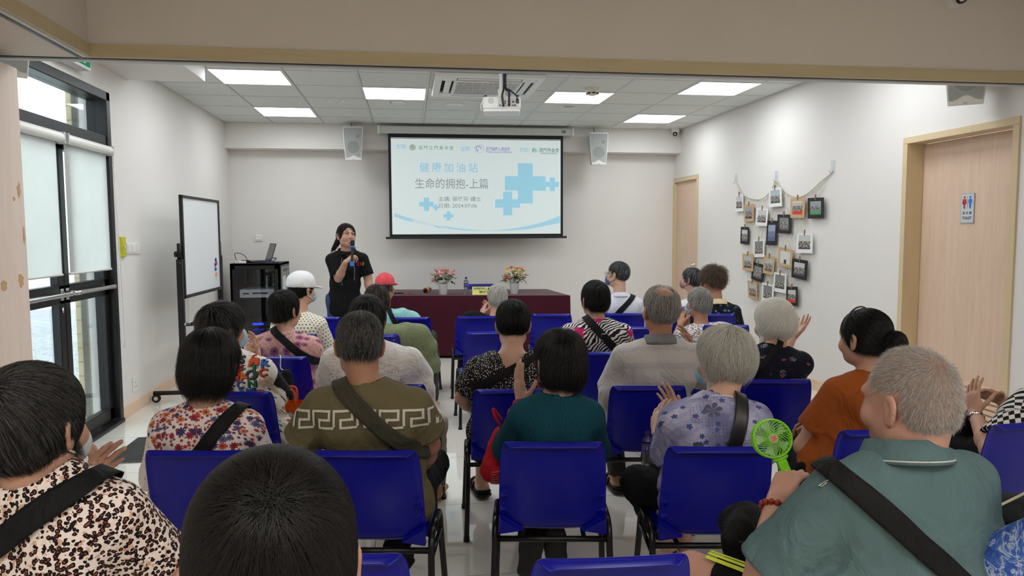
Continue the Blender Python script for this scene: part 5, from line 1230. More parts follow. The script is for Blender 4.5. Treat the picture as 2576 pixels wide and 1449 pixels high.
class Person:
    """seated (or standing) figure built from joints in world space"""
    def __init__(s, label, chair=None, root=None, face=None, **kw):
        s.k = kw
        if chair is not None:
            (cx, cy), rz, _ = CH[chair]; s.ch = np.array([cx, cy, 0.]); rz = rz if face is None else face
        else: s.ch = np.asarray(root, float); rz = face or 0.0
        s.fw = np.array([-math.sin(rz), math.cos(rz), 0]); s.rt = np.array([math.cos(rz), math.sin(rz), 0]); s.up = np.array([0, 0, 1.]); s.Rb = np.array([s.rt, s.fw, s.up])
        s.root = thing('person', label, 'person', s.ch+s.fw*.2); s.o = np.array([*(s.ch+s.fw*.2)[:2], 0]); s.label = label
    def skeleton(s, head, sh, lean=.14, hy=.05, hw=.165, hips=None, yaw=0, pitch=0, roll=0, hs=1.0, tilt=0.0, tw=0.0):
        """head = pixel of the head centre, sh = pixel of the base of the neck; depths from the chair"""
        s.hips = s.ch+s.fw*.245+s.up*.49 if hips is None else np.asarray(hips, float)
        ys = s.ch[1]+lean; s.nb = onY(sh[0], sh[1], ys); s.hc = onY(head[0], head[1], ys+hy)
        s.head = Head(s.hc, rot_head(yaw, pitch, roll), hs); s.hs = hs
        a = tw; rt = s.rt*math.cos(a)+s.fw*math.sin(a); s.srt = rt
        dn = .055; hw = hw*.93
        s.sh = {1: s.nb+rt*hw-s.up*(dn+hw*math.tan(tilt)), -1: s.nb-rt*hw-s.up*(dn-hw*math.tan(tilt))}; s.hw = hw
        s.Rs = np.array([rt, np.cross(s.up, rt), s.up])
        return s
    def torso(s, g=0.0, belly=0.0, w=1.0, dp=1.0):
        nb, hp = s.nb, s.hips; ch = nb*.72+hp*.28-s.up*.03+s.fw*.012; ab = nb*.34+hp*.66+s.fw*(.015+belly*.4)
        wx = s.hw/.165*w; up = nrm(nb-hp); R = np.array([s.srt, nrm(np.cross(up, s.srt)), up]); L = []
        L.append(Cone(ch-up*.02, ab, .098*dp, .100*dp+belly, R, (1.44*wx, 1.0, 1.0), .05))
        L.append(Cone(ab, hp, .100*dp+belly, .108*dp+belly*.6, R, (1.38*wx, 1.0, 1.0), .05))
        L.append(Ell(hp+s.fw*.0-s.up*.01, np.array([.168*wx, .125*dp, .09]), s.Rb, .05))
        for q in (-1, 1):
            L.append(Cone(nb-s.up*.045+s.srt*q*.02, s.sh[q], .052, .052, k=.05)); L.append(Cone(nb+s.up*.012-s.fw*.008, nb*.45+s.sh[q]*.55+s.up*.012, .045, .042, k=.04))
            L.append(Ell(nb*.5+s.sh[q]*.5-s.up*.085-s.fw*.035, np.array([.075*wx, .062, .10])*1.0, R, .05))
        return L
    def neck(s):
        return [Cone(s.nb-s.up*.06, s.head.p((0, -.028, -.055)), .055*s.k.get('neckr', 1), .050*s.k.get('neckr', 1), k=.03), Cone(s.nb-s.up*.01, s.head.p((0, .0, -.06)), .046, .042, k=.03)]
    def arms(s, L=None, R=None):
        """each: (elbow, wrist, hand dir, palm normal, curl, spread, kwargs)"""
        s.arm = {}
        for q, a in ((-1, L), (1, R)):
            if a is None:
                e = s.sh[q]+s.srt*q*.075+s.fw*.06-s.up*.26; w = s.hips+s.fw*.26+s.rt*q*.07+s.up*.14
                a = dict(e=e, w=w, d=nrm(s.fw*.7-s.rt*q*.5-s.up*.25), n=nrm(-s.up-s.rt*q*.2), curl=.35)
            s.arm[q] = a
        return s
    def arm_prims(s, q, hand=True):
        a = s.arm[q]; S, E, Wr = s.sh[q], np.asarray(a['e'], float), np.asarray(a['w'], float); f = s.k.get('armr', 1.0); L = [Cone(S, E, .050*f, .040*f, k=.03)]
        m = E*.72+Wr*.28; L += [Cone(E, m, .039*f, .041*f, k=.02), Cone(m, Wr, .041*f, .026*f, k=.02), Ell(S*.45+E*.55, np.array([.049*f, .047*f, .08]), frame_from(E-S), .03)]
        if hand: L += hand_prims(Wr, a['d'], a['n'], q, a.get('curl', .3), a.get('spread', .12), a.get('hs', .95), a.get('thumb', .5), a.get('tcurl', .3))
        return L
    def legs(s, knees=None, ankles=None, toes=None, kr=1.0):
        s.kn = knees or {q: s.hips+s.fw*.40+s.rt*q*.11-s.up*.01 for q in (-1, 1)}
        s.an = ankles or {q: s.kn[q]+s.fw*.03-s.up*(s.kn[q][2]-.085) for q in (-1, 1)}
        s.toe = toes or {q: nrm(s.fw*.97+s.rt*q*.2) for q in (-1, 1)}; s.hj = {q: s.hips+s.rt*q*.095-s.up*.005 for q in (-1, 1)}
        return s
    def leg_prims(s, g=0.0):
        L = []
        for q in (-1, 1): L += [Cone(s.kn[q], s.kn[q]*.7+s.an[q]*.3, .045, .048, k=.012), Cone(s.kn[q]*.7+s.an[q]*.3, s.an[q], .047, .034, k=.012)]
        return L
    def foot_prims(s):
        L = []
        for q in (-1, 1):
            a, t = s.an[q], s.toe[q]; dn = s.k.get('footdn', -s.up)
            L += [Cone(a, a+dn*.04-t*.02, .034, .034, k=.012), Cone(a+dn*.045-t*.02, a+dn*.055+t*.13, .032, .026, np.array([np.cross(t, -dn), t, -dn]), (1.2, 1, .8), .012), Cone(a+dn*.01, a+dn*.05+t*.12, .034, .02, k=.012)]
        return L
    def body(s, tone='mid', res=.006, smile=False, legs=True, lo=None, hi=None):
        P = s.torso(-.0)
        P = [p for p in P]
        for p in P:
            if isinstance(p, Cone): p.ra *= .86; p.rb *= .86
            else: p.r = p.r*.86
        L = P+s.neck()+head_prims(s.head)
        for q in (-1, 1): L += s.arm_prims(q)
        if legs:
            for q in (-1, 1): L.append(Cone(s.hj[q], s.kn[q], .06*s.k.get('thigh', 1), .045*s.k.get('thigh', 1), k=.012))
            L += s.leg_prims()+s.foot_prims()
        f = Field(L, res, lo=lo, hi=hi)
        for p, k in head_subs(s.head): f.sub(p, k)
        V, F = f.mesh(); s.skin = f; s.bodyo = link_mesh('body', V, F, skin_mat(tone), s.root, True, s.o); return s
    def shirt(s, mat, sleeve=.62, ease=.014, belly=0.0, w=1.0, dp=1.0, name='shirt', folds=.0035, res=.008, sr=1.0, hem=None, neck=.004, seed=3, neckdrop=0.0, flare=.012):
        T = s.torso(0, belly, w, dp); s.tprims = T; s.tease = ease; f = None
        L = [p for p in T]; sl = []
        for q in (-1, 1):
            S, E = s.sh[q], np.asarray(s.arm[q]['e'], float); W_ = np.asarray(s.arm[q]['w'], float)
            if sleeve <= 1: e = S+(E-S)*sleeve; sl.append(Cone(S, e, .052*sr, (.050+flare)*sr, k=.035))
            else: e = E+(W_-E)*(sleeve-1); sl += [Cone(S, E, .052*sr, .050*sr, k=.035), Cone(E, e, .050*sr, (.036+flare)*sr, k=.03)]
        hemz = s.hips[2]-.06 if hem is None else hem
        low = Cone(s.hips, s.hips*1+s.fw*.02-s.up*max(.0, s.hips[2]-hemz), .108*dp, .112*dp, s.Rb, (1.42*w*s.hw/.165, 1.05, 1), .04); L.append(low)
        s.sprims = L+sl; s.slv = sl; f = Field(L, res, pad=.06, g=ease, cover=L+sl); f2 = Field(sl, res, pad=.06, g=ease, cover=L+sl)
        for q in (-1, 1):   # cuffs: open the sleeve end
            S, E = s.sh[q], np.asarray(s.arm[q]['e'], float); W_ = np.asarray(s.arm[q]['w'], float)
            if sleeve <= 1: e = S+(E-S)*sleeve; dr = nrm(E-S)
            else: e = E+(W_-E)*(sleeve-1); dr = nrm(W_-E)
            f2.cut(e+dr*.012, dr, .105*sr)
            f2.sub(Cone(e-dr*.05, e+dr*.05, (.047 if sleeve <= 1 else .036)*sr, (.052+flare*.6)*sr if sleeve <= 1 else .044*sr), .004)
        f.F = smin(f.F, f2.F, .016)
        if s.hips[2] < .6: f.F = np.maximum(f.F, (.408-f.ax[2])[None, None, :])   # the garment lies on the seat
        nk = Cone(s.nb+s.up*(.012-neckdrop)-s.fw*.004, s.head.p((0, -.025, -.04)), .056+neck, .062+neck); f.sub(nk, .01)
        V, F = f.mesh(); N = f.grad(V)
        d = wob(V*np.array([1, 1, .55]), seed, 22, 4, True)*.6+wob(V*np.array([1, 1, .7]), seed+9, 55, 4, True)*.4+wob(V, seed+5, 9, 4)*.6; top = np.clip((s.nb[2]-.05-V[:, 2])/.15, .15, 1)
        V = V+N*(folds*d*top)[:, None]
        # pattern coordinates: flattened over the back and shoulders, wrapped round the sleeves
        X = V-s.nb; u = X@s.srt; v = V[:, 2]+.85*np.clip((V-s.hips)@s.fw-(s.nb-s.hips)@s.fw*np.clip((V[:, 2]-s.hips[2])/(s.nb[2]-s.hips[2]), 0, 1)+.1, 0, 1); pc = np.stack([u, v, np.zeros(len(V))], 1)
        dt = sdf(L, V)
        for q in (-1, 1):
            S, E = s.sh[q], np.asarray(s.arm[q]['e'], float); dr = nrm(E-S); c1 = Cone(S, E, .052, .055); ds = c1.d(V[:, 0], V[:, 1], V[:, 2]); m = (ds < dt-.004)
            fr = frame_from(dr, s.fw); Q = V-S; an = np.arctan2(Q@fr[1], -(Q@fr[0])); pc[m] = np.stack([an*.07+q*.4, -(Q@dr)+S[2], np.full(len(V), q)], 1)[m]
        o = link_mesh(name, V, F, mat, s.root, True, s.o); add_pc(o, pc); s.shirto = o; s.sf = f; return o
    def trousers(s, mat, length=1.0, res=.009, name='trousers', r=1.0):
        L = [Ell(s.hips-s.up*.02, (.175, .125, .095), s.Rb, .05)]
        for q in (-1, 1):
            L.append(Cone(s.hj[q], s.kn[q], .090*r, .068*r, k=.04)); e = s.kn[q]+(s.an[q]-s.kn[q])*max(0, length)
            if length > 0: L.append(Cone(s.kn[q], e, .066*r, .056*r, k=.03))
        f = Field(L, res)
        for q in (-1, 1):
            dr = nrm(s.an[q]-s.kn[q]) if length > 0 else nrm(s.kn[q]-s.hj[q]); e = s.kn[q]+(s.an[q]-s.kn[q])*max(0, length) if length > 0 else s.kn[q]+dr*length*.4
            f.cut(e, dr, .12)
            if length > 0: f.sub(Cone(e-dr*.03, e+dr*.05, .044 if length > 0 else .058, .05 if length > 0 else .064), .004)
        V, F = f.mesh(); N = f.grad(V); V = V+N*(wob(V, 11, 45, 5, True)*.003)[:, None]
        return link_mesh(name, V, F, mat, s.root, True, s.o)
    def shoes(s, mat, sole=None, kind='shoe', res=.007):
        for q in (-1, 1):
            a, t = s.an[q], s.toe[q]; dn = s.k.get('footdn', -s.up); sd = np.cross(t, -dn); R = np.array([sd, t, -dn])
            if kind == 'shoe': L = [Cone(a+dn*.03-t*.025, a+dn*.045+t*.05, .044, .042, R, (1, 1, 1), .02), Cone(a+dn*.045+t*.02, a+dn*.055+t*.155, .043, .034, R, (1.15, 1, .8), .02)]
            else: L = [Cone(a+dn*.06-t*.03, a+dn*.062+t*.14, .04, .04, R, (1.15, 1, .45), .02)]
            f = Field(L, res); c = a+dn*.083; f.cut(c, dn, .3)
            if kind == 'shoe': f.sub(Cone(a+dn*.02, a-dn*.06, .034, .04), .004)
            o = link_mesh(kind, *f.mesh(), mat, s.root, True, s.o)
            f = Field([Cone(a+dn*.078-t*.03, a+dn*.078+t*.15, .045, .042, R, (1.1, 1, .32), .02)], res); link_mesh('sole', *f.mesh(), sole or M_RUBBER, o, True, s.o)
            if kind == 'sandal':
                for c0, w_ in ((.055, .03), (.11, .03)):
                    m = MB(); pts = [a+dn*.07+t*c0+(sd*math.cos(x)*.052-dn*math.sin(x)*.05) for x in np.linspace(0, math.pi, 12)]
                    V = [p+t*w_*e for p in pts for e in (-.5, .5)]; m.add(V, [(2*i, 2*i+1, 2*i+3, 2*i+2) for i in range(11)]); b_ = m.build('strap', mat, o, True, origin=s.o); md = b_.modifiers.new('t', 'SOLIDIFY'); md.thickness = .004
    # ---- surface tools
    def hit(s, px, py, off=0.0, prims=None):
        """the point of the shirt seen from the camera at a pixel of the photograph"""
        d = nrm(ray(px, py)); t = max(.2, np.linalg.norm(s.nb-CAM)-.5); pr = prims or s.sprims
        best = (9, t)
        for _ in range(140):
            p = CAM+d*t; dd = float(sdf(pr, p[None], s.tease)[0])-off; best = min(best, (dd, t))
            if dd < .0008: break
            t += max(min(dd, .3)*.8, .001)
        else:
            if best[0] > .12: print('no hit', s.label, px, py, best)
        return CAM+d*best[1]
    def strap(s, A, B, width, mat, name='bag_strap', lift=.008, frac=(0, 1), n=90, ctr=None):
        """a band round the torso through the two points of the back seen at pixels A (shoulder) and B"""
        q0 = 0 if np.dot(s.hit(*A, prims=s.tprims)-s.nb, s.srt) < 0 else 1; TP = s.tprims+[s.slv[q0]]
        a, b = s.hit(*A, prims=TP), s.hit(*B, prims=s.tprims); nn = nrm(np.cross(b-a, s.fw)); c = (s.nb*.5+s.hips*.5)+s.fw*.02; c = c-nn*np.dot(c-a, nn)
        e1 = nrm(a-c); e2 = np.cross(nn, e1); e2 = e2 if np.dot(e2, b-a) > 0 else -e2
        ph = np.linspace(frac[0], frac[1], n)*2*math.pi; D = np.cos(ph)[:, None]*e1+np.sin(ph)[:, None]*e2; T = np.full(n, .75)
        for _ in range(70): dd = sdf(TP, c+D*T[:, None], s.tease)-lift; T = T-np.clip(dd*.8, -.02, .1)
        for _ in range(3): T = np.maximum(T, np.convolve(np.r_[T[-2:], T, T[:2]], np.ones(5)/5, 'valid')) if frac == (0, 1) else np.r_[T[0], np.maximum(T[1:-1], (T[:-2]+T[2:])/2), T[-1]]
        Pm = c+D*T[:, None]; m = 7; V = []
        for j in range(m):
            q = Pm+nn*width*(j/(m-1)-.5)
            for _ in range(8):
                dd = sdf(TP, q, s.tease)-lift; g = np.stack([sdf(TP, q+np.eye(3)[i]*.004, s.tease)-lift-dd for i in range(3)], 1); g = nrm_rows(g); q = q-g*np.clip(dd*.8, -.015, .010)[:, None]
            V.append(q)
        V = np.array(V); Vf = V.reshape(-1, 3); F = [(j*n+i, j*n+(i+1) % n, (j+1)*n+(i+1) % n, (j+1)*n+i) for j in range(m-1) for i in range(n if frac == (0, 1) else n-1)]
        o = link_mesh(name, Vf, F, mat, s.root, True, s.o); md = o.modifiers.new('t', 'SOLIDIFY'); md.thickness = .003; md.offset = 0
        s.strap_path = Pm; return o
    def decal(s, name, V, F, mat, off=.0025, dirn=None, maxlen=.012):
        """lay flat shapes (world points near the back) on the garment along dirn"""
        bm = bmesh.new(); vs = [bm.verts.new(v) for v in V]
        for f in F:
            try: bm.faces.new([vs[i] for i in f])
            except ValueError: pass
        for _ in range(4):
            E = [e for e in bm.edges if e.calc_length() > maxlen]
            if not E: break
            bmesh.ops.subdivide_edges(bm, edges=E, cuts=1, use_grid_fill=True)
        bm.verts.index_update(); P = np.array([v.co[:] for v in bm.verts]); d = s.fw if dirn is None else nrm(dirn); T = np.full(len(P), -.35)
        ok = np.zeros(len(P), bool)
        for _ in range(60):
            dd = s.sf.samp(P+d*T[:, None])-off; T = T+np.where(ok, 0, np.clip(dd*.8, -.02, .05)); 
        Q = P+d*T[:, None]; bad = np.abs(s.sf.samp(Q)-off) > .006; Fs = [[v.index for v in f.verts] for f in bm.faces if not any(bad[v.index] for v in f.verts)]; bm.free()
        if not Fs: return None
        return link_mesh(name, Q, Fs, mat, s.shirto, True, s.o)
    def collar(s, mat, r=.066, hgt=.034, name='collar', tilt=.35, line=None):
        m = MB(); n = 28; c = s.nb+s.up*.022; fr = frame_from(s.up*1.0+s.fw*tilt*.6, s.srt); prof = ((r-.006, -.01), (r-.004, hgt), (r+.004, hgt+.002), (r+.018, .004), (r+.024, -.012)); V = []
        for rr, z in prof:
            for k in range(n):
                a = 2*math.pi*k/n; zz = z*(1-.25*max(0, math.sin(a))); V.append(c+fr[0]*rr*1.04*math.cos(a)+fr[1]*rr*math.sin(a)+fr[2]*zz)
        m.add(V, [(i*n+k, i*n+(k+1) % n, (i+1)*n+(k+1) % n, (i+1)*n+k) for i in range(len(prof)-1) for k in range(n)]); o = m.build(name, mat, s.shirto, True, origin=s.o); md = o.modifiers.new('t', 'SOLIDIFY'); md.thickness = .003
        if line is not None:
            m = MB(); m.tube([c+fr[0]*(r+.0235)*1.04*math.cos(a)+fr[1]*(r+.0235)*math.sin(a)+fr[2]*(-.004*(1-.25*max(0, math.sin(a)))) for a in np.linspace(0, 2*math.pi, 40, endpoint=False)], .002, 5, closed=True); m.build('collar_line', line, o, True, origin=s.o)
        return o
    def neckband(s, mat, r=.062, w=.006, name='neckband', drop=0.0):
        m = MB(); fr = frame_from(s.up+s.fw*.35, s.srt); c = s.nb+s.up*(.008-drop); P = []
        for a in np.linspace(0, 2*math.pi, 36, endpoint=False): P.append(c+fr[0]*r*1.06*math.cos(a)+fr[1]*r*math.sin(a))
        m.tube(P, w, 8, closed=True); return m.build(name, mat, s.shirto, True, origin=s.o)
    def mask(s, mat, loops=True, col_loop=None):
        h = s.head; f = Field([h.ell((0, .070, -.056), (.058, .048, .050), .01), h.ell((0, .088, -.045), (.020, .026, .036), .02)], .005); f.sub(h.ell((0, -.01, -.03), (.064, .082, .11)), .004)
        o = link_mesh('face_mask', *f.mesh(), mat, s.root, True, s.o)
        if loops:
            for q in (-1, 1):
                m = MB(); m.tube([h.p(x) for x in smoothcurve([(q*.052, .062, -.030), (q*.070, .03, -.018), (q*.084, -.008, .006), (q*.082, -.026, -.012), (q*.076, -.012, -.044), (q*.066, .03, -.066), (q*.046, .058, -.085)], 5)], .0024, 6); m.build('ear_loop', col_loop or M_WHITEP, o, True, origin=s.o)
        return o
    def hair(s, style, mat, **kw): return make_hair(s.root, s.head, style, mat, s.o, **kw)
# ------------------------------------------------------------------ fabrics
def pcv(t): nd = t.n('Attribute'); nd.attribute_name = 'pc'; return nd.outputs['Vector']
def cloth_fin(t, col, rough=.85, weave=700, b=.12):
    v = t.co('Object'); n1 = t.bump(t.noise(t.mapping(v, (1, 1, .6)), 11, 3, .55, 1.4), .55, .028); t.bump(t.noise(v, weave, 2), b, .0015, n1); return t.fin(col, rough, 0, .18)
def flat_cloth(name, c, var=.07, rough=.85, scale=7, **kw):
    if name in _mc: return _mc[name]
    t = NT(name); l = np.array(lin(c)); n = t.noise(t.co('Object'), scale, 4)
    _mc[name] = cloth_fin(t, t.mix(n, (*(l*(1-var)), 1.0), (*np.minimum(l*(1+var), 1), 1.0)), rough, **kw); return _mc[name]
def flower(t, p, scale, n, size, rand=1.0, loc=(0, 0, 0)):
    q = t.mapping(p, (1, 1, 1), (0, 0, 0), loc); v = t.n('TexVoronoi', voronoi_dimensions='2D'); t.put(v.inputs['Vector'], q); v.inputs['Scale'].default_value = scale; v.inputs['Randomness'].default_value = rand
    d = t.vmath('SUBTRACT', q, v.outputs['Position']); s = t.sep(d); r = t.math('MULTIPLY', t.vmath('LENGTH', d), scale); cs = t.sep(v.outputs['Color'])
    a = t.math('ADD', t.math('ARCTAN2', s[1], s[0]), t.math('MULTIPLY', cs[2], 3.0)); w = t.math('ABSOLUTE', t.math('COSINE', t.math('MULTIPLY', a, n/2)))
    sz = t.math('MULTIPLY', t.math('MULTIPLY_ADD', cs[0], .35, .75), size)
    rim = t.math('MULTIPLY', sz, t.math('MULTIPLY_ADD', w, .45, .55)); m = t.math('LESS_THAN', r, rim); c = t.math('LESS_THAN', r, t.math('MULTIPLY', sz, .24)); line = t.math('LESS_THAN', w, .35)
    return m, c, cs, line, r
def grey(t, x): return t.comb(x, x, x)
def m_floral():
    t = NT('floral_print'); p = pcv(t); base = t.mix(t.noise(p, 8, 3), (218, 208, 204), (230, 222, 218))
    lf = t.voro(t.mapping(p, (1, .45, 1), (0, 0, .7)), 100); leaf = t.math('LESS_THAN', lf.outputs['Distance'], .17); col = t.mix(leaf, base, t.ramp(t.sep(lf.outputs['Color'])[1], [(.0, (60, 78, 58)), (.35, (64, 70, 96)), (.6, (196, 96, 74)), (.8, (110, 118, 80))], 'CONSTANT'))
    for sc, n, sz, loc, pal in ((52, 9, .38, (3.3, 1.1, 0), [(0, (196, 62, 52)), (.4, (178, 60, 60)), (.7, (90, 70, 100))]), (25, 9, .40, (0, 0, 0), [(0, (62, 58, 104)), (.28, (200, 108, 60)), (.5, (84, 96, 140)), (.72, (150, 44, 62)), (.88, (206, 74, 60))])):
        m, c, cs, ln, r = flower(t, p, sc, n, sz, .9, loc); fc = t.ramp(cs[1], pal, 'CONSTANT'); fc = t.mix(t.math('MULTIPLY', ln, .45), fc, (50, 36, 46)); fc = t.mix(c, fc, (90, 60, 40)); col = t.mix(m, col, fc)
    return cloth_fin(t, col)
def m_leopard():
    t = NT('leopard_print'); p = t.co('Object'); q = t.n('Mix', data_type='VECTOR'); q.inputs[0].default_value = .010
    pp = t.vmath('ADD', p, t.vmath('SCALE', t.noise(p, 100, 2, out='Color'), sc=.006)); v = t.voro(pp, 105); d = v.outputs['Distance']; n = t.noise(p, 150, 2)
    base = t.mix(t.math('GREATER_THAN', t.noise(p, 75, 3), .60), (238, 225, 216), (214, 172, 148))
    dd = t.math('ADD', d, t.math('MULTIPLY', t.math('SUBTRACT', n, .5), .55))
    dark = t.math('MULTIPLY', t.math('LESS_THAN', dd, .50), t.math('GREATER_THAN', dd, .20)); col = t.mix(t.math('LESS_THAN', dd, .20), base, (142, 74, 54)); col = t.mix(dark, col, (26, 16, 22))
    return cloth_fin(t, col, .7)
def m_pinkfloral():
    t = NT('pink_chrysanthemum_print'); p = pcv(t); base = t.mix(t.noise(p, 6, 3), (206, 158, 152), (216, 172, 164))
    w = t.n('TexNoise'); t.put(w.inputs['Vector'], p); w.inputs['Scale'].default_value = 38; w.inputs['Detail'].default_value = 1; w.inputs['Distortion'].default_value = 1.6
    li = t.math('LESS_THAN', t.math('ABSOLUTE', t.math('SUBTRACT', w.outputs['Fac'], .5)), .018); col = t.mix(li, base, (104, 52, 84))
    m, c, cs, ln, r = flower(t, p, 13, 20, .36, .75); fc = t.mix(t.math('GREATER_THAN', cs[1], .5), (112, 74, 122), (146, 72, 112)); fc = t.mix(t.math('MULTIPLY', ln, .55), fc, (190, 134, 150)); fc = t.mix(c, fc, (70, 40, 80)); col = t.mix(m, col, fc)
    return cloth_fin(t, col, .75)
def m_letter():
    t = NT('letter_print_ground'); p = pcv(t); col = t.mix(t.math('GREATER_THAN', t.noise(p, 16, 3, .6), .56), (232, 228, 222), (202, 178, 152)); col = t.mix(t.math('GREATER_THAN', t.noise(t.mapping(p, (1, 1, 1), (0, 0, 0), (5, 2, 0)), 34, 2), .66), col, (60, 44, 40))
    col = t.mix(t.math('GREATER_THAN', t.noise(t.mapping(p, (1, 1, 1), (0, 0, 0), (9, 7, 0)), 22, 1), .66), col, (70, 140, 130)); col = t.mix(t.math('GREATER_THAN', t.noise(t.mapping(p, (1, 1, 1), (0, 0, 0), (2, 17, 0)), 20, 1), .68), col, (196, 60, 50)); col = t.mix(t.math('GREATER_THAN', t.sep(p)[2], .5), col, (22, 22, 24)); return cloth_fin(t, col, .6)
def m_burnout():
    t = NT('burnout_white'); p = pcv(t); n = t.noise(t.mapping(p, (1, 3.5, 1)), 26, 4, .65); col = t.ramp(n, [(.36, (196, 190, 190)), (.5, (222, 218, 217)), (.7, (232, 229, 228))])
    s = t.math('MULTIPLY', t.math('LESS_THAN', t.math('ABSOLUTE', t.math('SUBTRACT', t.noise(p, 20, 2, .5, 2.0), .5)), .014), t.math('GREATER_THAN', t.noise(p, 7, 1), .55)); col = t.mix(t.math('MULTIPLY', s, .8), col, (128, 116, 118)); return cloth_fin(t, col, .8)
def m_weave():
    t = NT('green_basket_print'); p = pcv(t); s = t.sep(p); a = t.math('FLOOR', t.math('MULTIPLY', s[0], 16)); b = t.math('FLOOR', t.math('MULTIPLY', s[1], 16)); par = t.math('MODULO', t.math('ADD', a, t.math('ADD', b, 400)), 2)
    wx = t.math('SINE', t.math('ADD', t.math('MULTIPLY', s[0], 620), t.math('MULTIPLY', t.math('SINE', t.math('MULTIPLY', s[1], 60)), 2.0))); wy = t.math('SINE', t.math('ADD', t.math('MULTIPLY', s[1], 620), t.math('MULTIPLY', t.math('SINE', t.math('MULTIPLY', s[0], 60)), 2.0)))
    m = t.math('ADD', t.math('MULTIPLY', par, wx), t.math('MULTIPLY', t.math('SUBTRACT', 1.0, par), wy)); col = t.ramp(t.math('MULTIPLY_ADD', m, .5, .5), [(.2, (78, 88, 62)), (.55, (110, 120, 88)), (.85, (146, 152, 118))]); return cloth_fin(t, col)
def grid_dots(t, p, per, r, stag=True):
    s = t.sep(p); v = t.math('DIVIDE', s[1], per); row = t.math('FLOOR', v); u = t.math('ADD', t.math('DIVIDE', s[0], per), t.math('MULTIPLY', row, .5 if stag else 0)); fu = t.math('SUBTRACT', t.math('FRACT', u), .5); fv = t.math('SUBTRACT', t.math('FRACT', v), .5)
    return t.math('LESS_THAN', t.math('ADD', t.math('MULTIPLY', fu, fu), t.math('MULTIPLY', fv, fv)), r*r)
def m_creamdots(): t = NT('cream_dotted'); p = pcv(t); return cloth_fin(t, t.mix(grid_dots(t, p, .026, .21), t.mix(t.noise(p, 5, 2), (222, 216, 196), (232, 227, 210)), (92, 88, 84)))
def m_speckle(): t = NT('black_speckled'); p = pcv(t); v = t.n('TexVoronoi', voronoi_dimensions='2D'); t.put(v.inputs['Vector'], p); v.inputs['Scale'].default_value = 120; return cloth_fin(t, t.mix(t.math('LESS_THAN', v.outputs['Distance'], t.math('MULTIPLY', t.sep(v.outputs['Color'])[0], .38)), (22, 21, 22), (208, 204, 200)))
def m_zebra():
    t = NT('zebra_print'); p = pcv(t); w = t.n('TexWave'); t.put(w.inputs['Vector'], t.mapping(p, (1, 1, 1), (0, 0, .8))); w.inputs['Scale'].default_value = 14; w.inputs['Distortion'].default_value = 12; w.inputs['Detail'].default_value = 1.5; w.inputs['Detail Scale'].default_value = .8
    col = t.mix(t.math('GREATER_THAN', w.outputs['Fac'], .52), (24, 22, 26), (222, 214, 214)); m, c, cs, ln, r = flower(t, p, 4.2, 5, .19, .8, (.3, .12, 0)); fc = t.mix(t.math('MULTIPLY', ln, .4), (196, 40, 110), (120, 20, 70)); return cloth_fin(t, t.mix(m, col, fc), .7)
def m_stripe():
    t = NT('grey_stripe'); p = pcv(t); s = t.sep(p); w = t.math('SINE', t.math('MULTIPLY', s[1], 1250)); band = t.math('GREATER_THAN', t.math('SINE', t.math('MULTIPLY', s[1], 62)), .55); f = t.math('MULTIPLY', t.math('GREATER_THAN', w, .0), t.math('MULTIPLY_ADD', band, .45, .45)); return cloth_fin(t, t.mix(f, (200, 196, 193), (146, 143, 144)))
def m_mosaic():
    t = NT('mosaic_print'); p = pcv(t); v = t.n('TexVoronoi', voronoi_dimensions='2D'); t.put(v.inputs['Vector'], p); v.inputs['Scale'].default_value = 115; h = t.sep(v.outputs['Color']); col = t.ramp(h[0], [(0, (60, 70, 110)), (.2, (206, 202, 200)), (.42, (196, 134, 112)), (.58, (214, 208, 204)), (.7, (60, 110, 110)), (.82, (220, 214, 208)), (.92, (40, 44, 70))], 'CONSTANT')
    e = t.n('TexVoronoi', feature='DISTANCE_TO_EDGE', voronoi_dimensions='2D'); t.put(e.inputs['Vector'], p); e.inputs['Scale'].default_value = 115; return cloth_fin(t, t.mix(t.math('LESS_THAN', e.outputs['Distance'], .07), col, (222, 216, 212)))
def m_navy():
    t = NT('navy_doodle_print'); p = pcv(t); n = t.math('LESS_THAN', t.math('ABSOLUTE', t.math('SUBTRACT', t.noise(p, 60, 1, .5, 1.5), .5)), .03); ar = t.voro(p, 13); near = t.math('LESS_THAN', ar.outputs['Distance'], .24); col = t.mix(t.math('MULTIPLY', n, near), (24, 25, 40), t.ramp(t.sep(ar.outputs['Color'])[0], [(0, (196, 198, 204)), (.5, (96, 150, 140)), (.75, (190, 190, 196))], 'CONSTANT'))
    m, c, cs, ln, r = flower(t, p, 9, 2, .11, 1, (.7, .3, 0)); return cloth_fin(t, t.mix(m, col, (130, 70, 84)))
def m_violet():
    t = NT('violet_print'); p = pcv(t); n = t.noise(p, 7, 3, .6, .8); col = t.ramp(n, [(.34, (112, 112, 150)), (.5, (146, 146, 182)), (.64, (184, 182, 206))]); m, c, cs, ln, r = flower(t, p, 17, 5, .22, 1, (.2, .6, 0)); col = t.mix(m, col, t.mix(ln, (64, 76, 124), (90, 100, 150)))
    m2, c2, cs2, ln2, r2 = flower(t, p, 6, 6, .20, .9, (.5, .15, 0)); col = t.mix(m2, col, t.mix(ln2, (84, 88, 110), (128, 130, 150)))
    s = t.sep(p); g = t.math('MULTIPLY', t.math('GREATER_THAN', t.noise(p, 8, 1), .55), t.math('GREATER_THAN', t.math('MAXIMUM', t.math('SINE', t.math('MULTIPLY', s[0], 500)), t.math('SINE', t.math('MULTIPLY', s[1], 500))), .9)); return cloth_fin(t, t.mix(t.math('MULTIPLY', g, .6), col, (74, 78, 120)), .5)
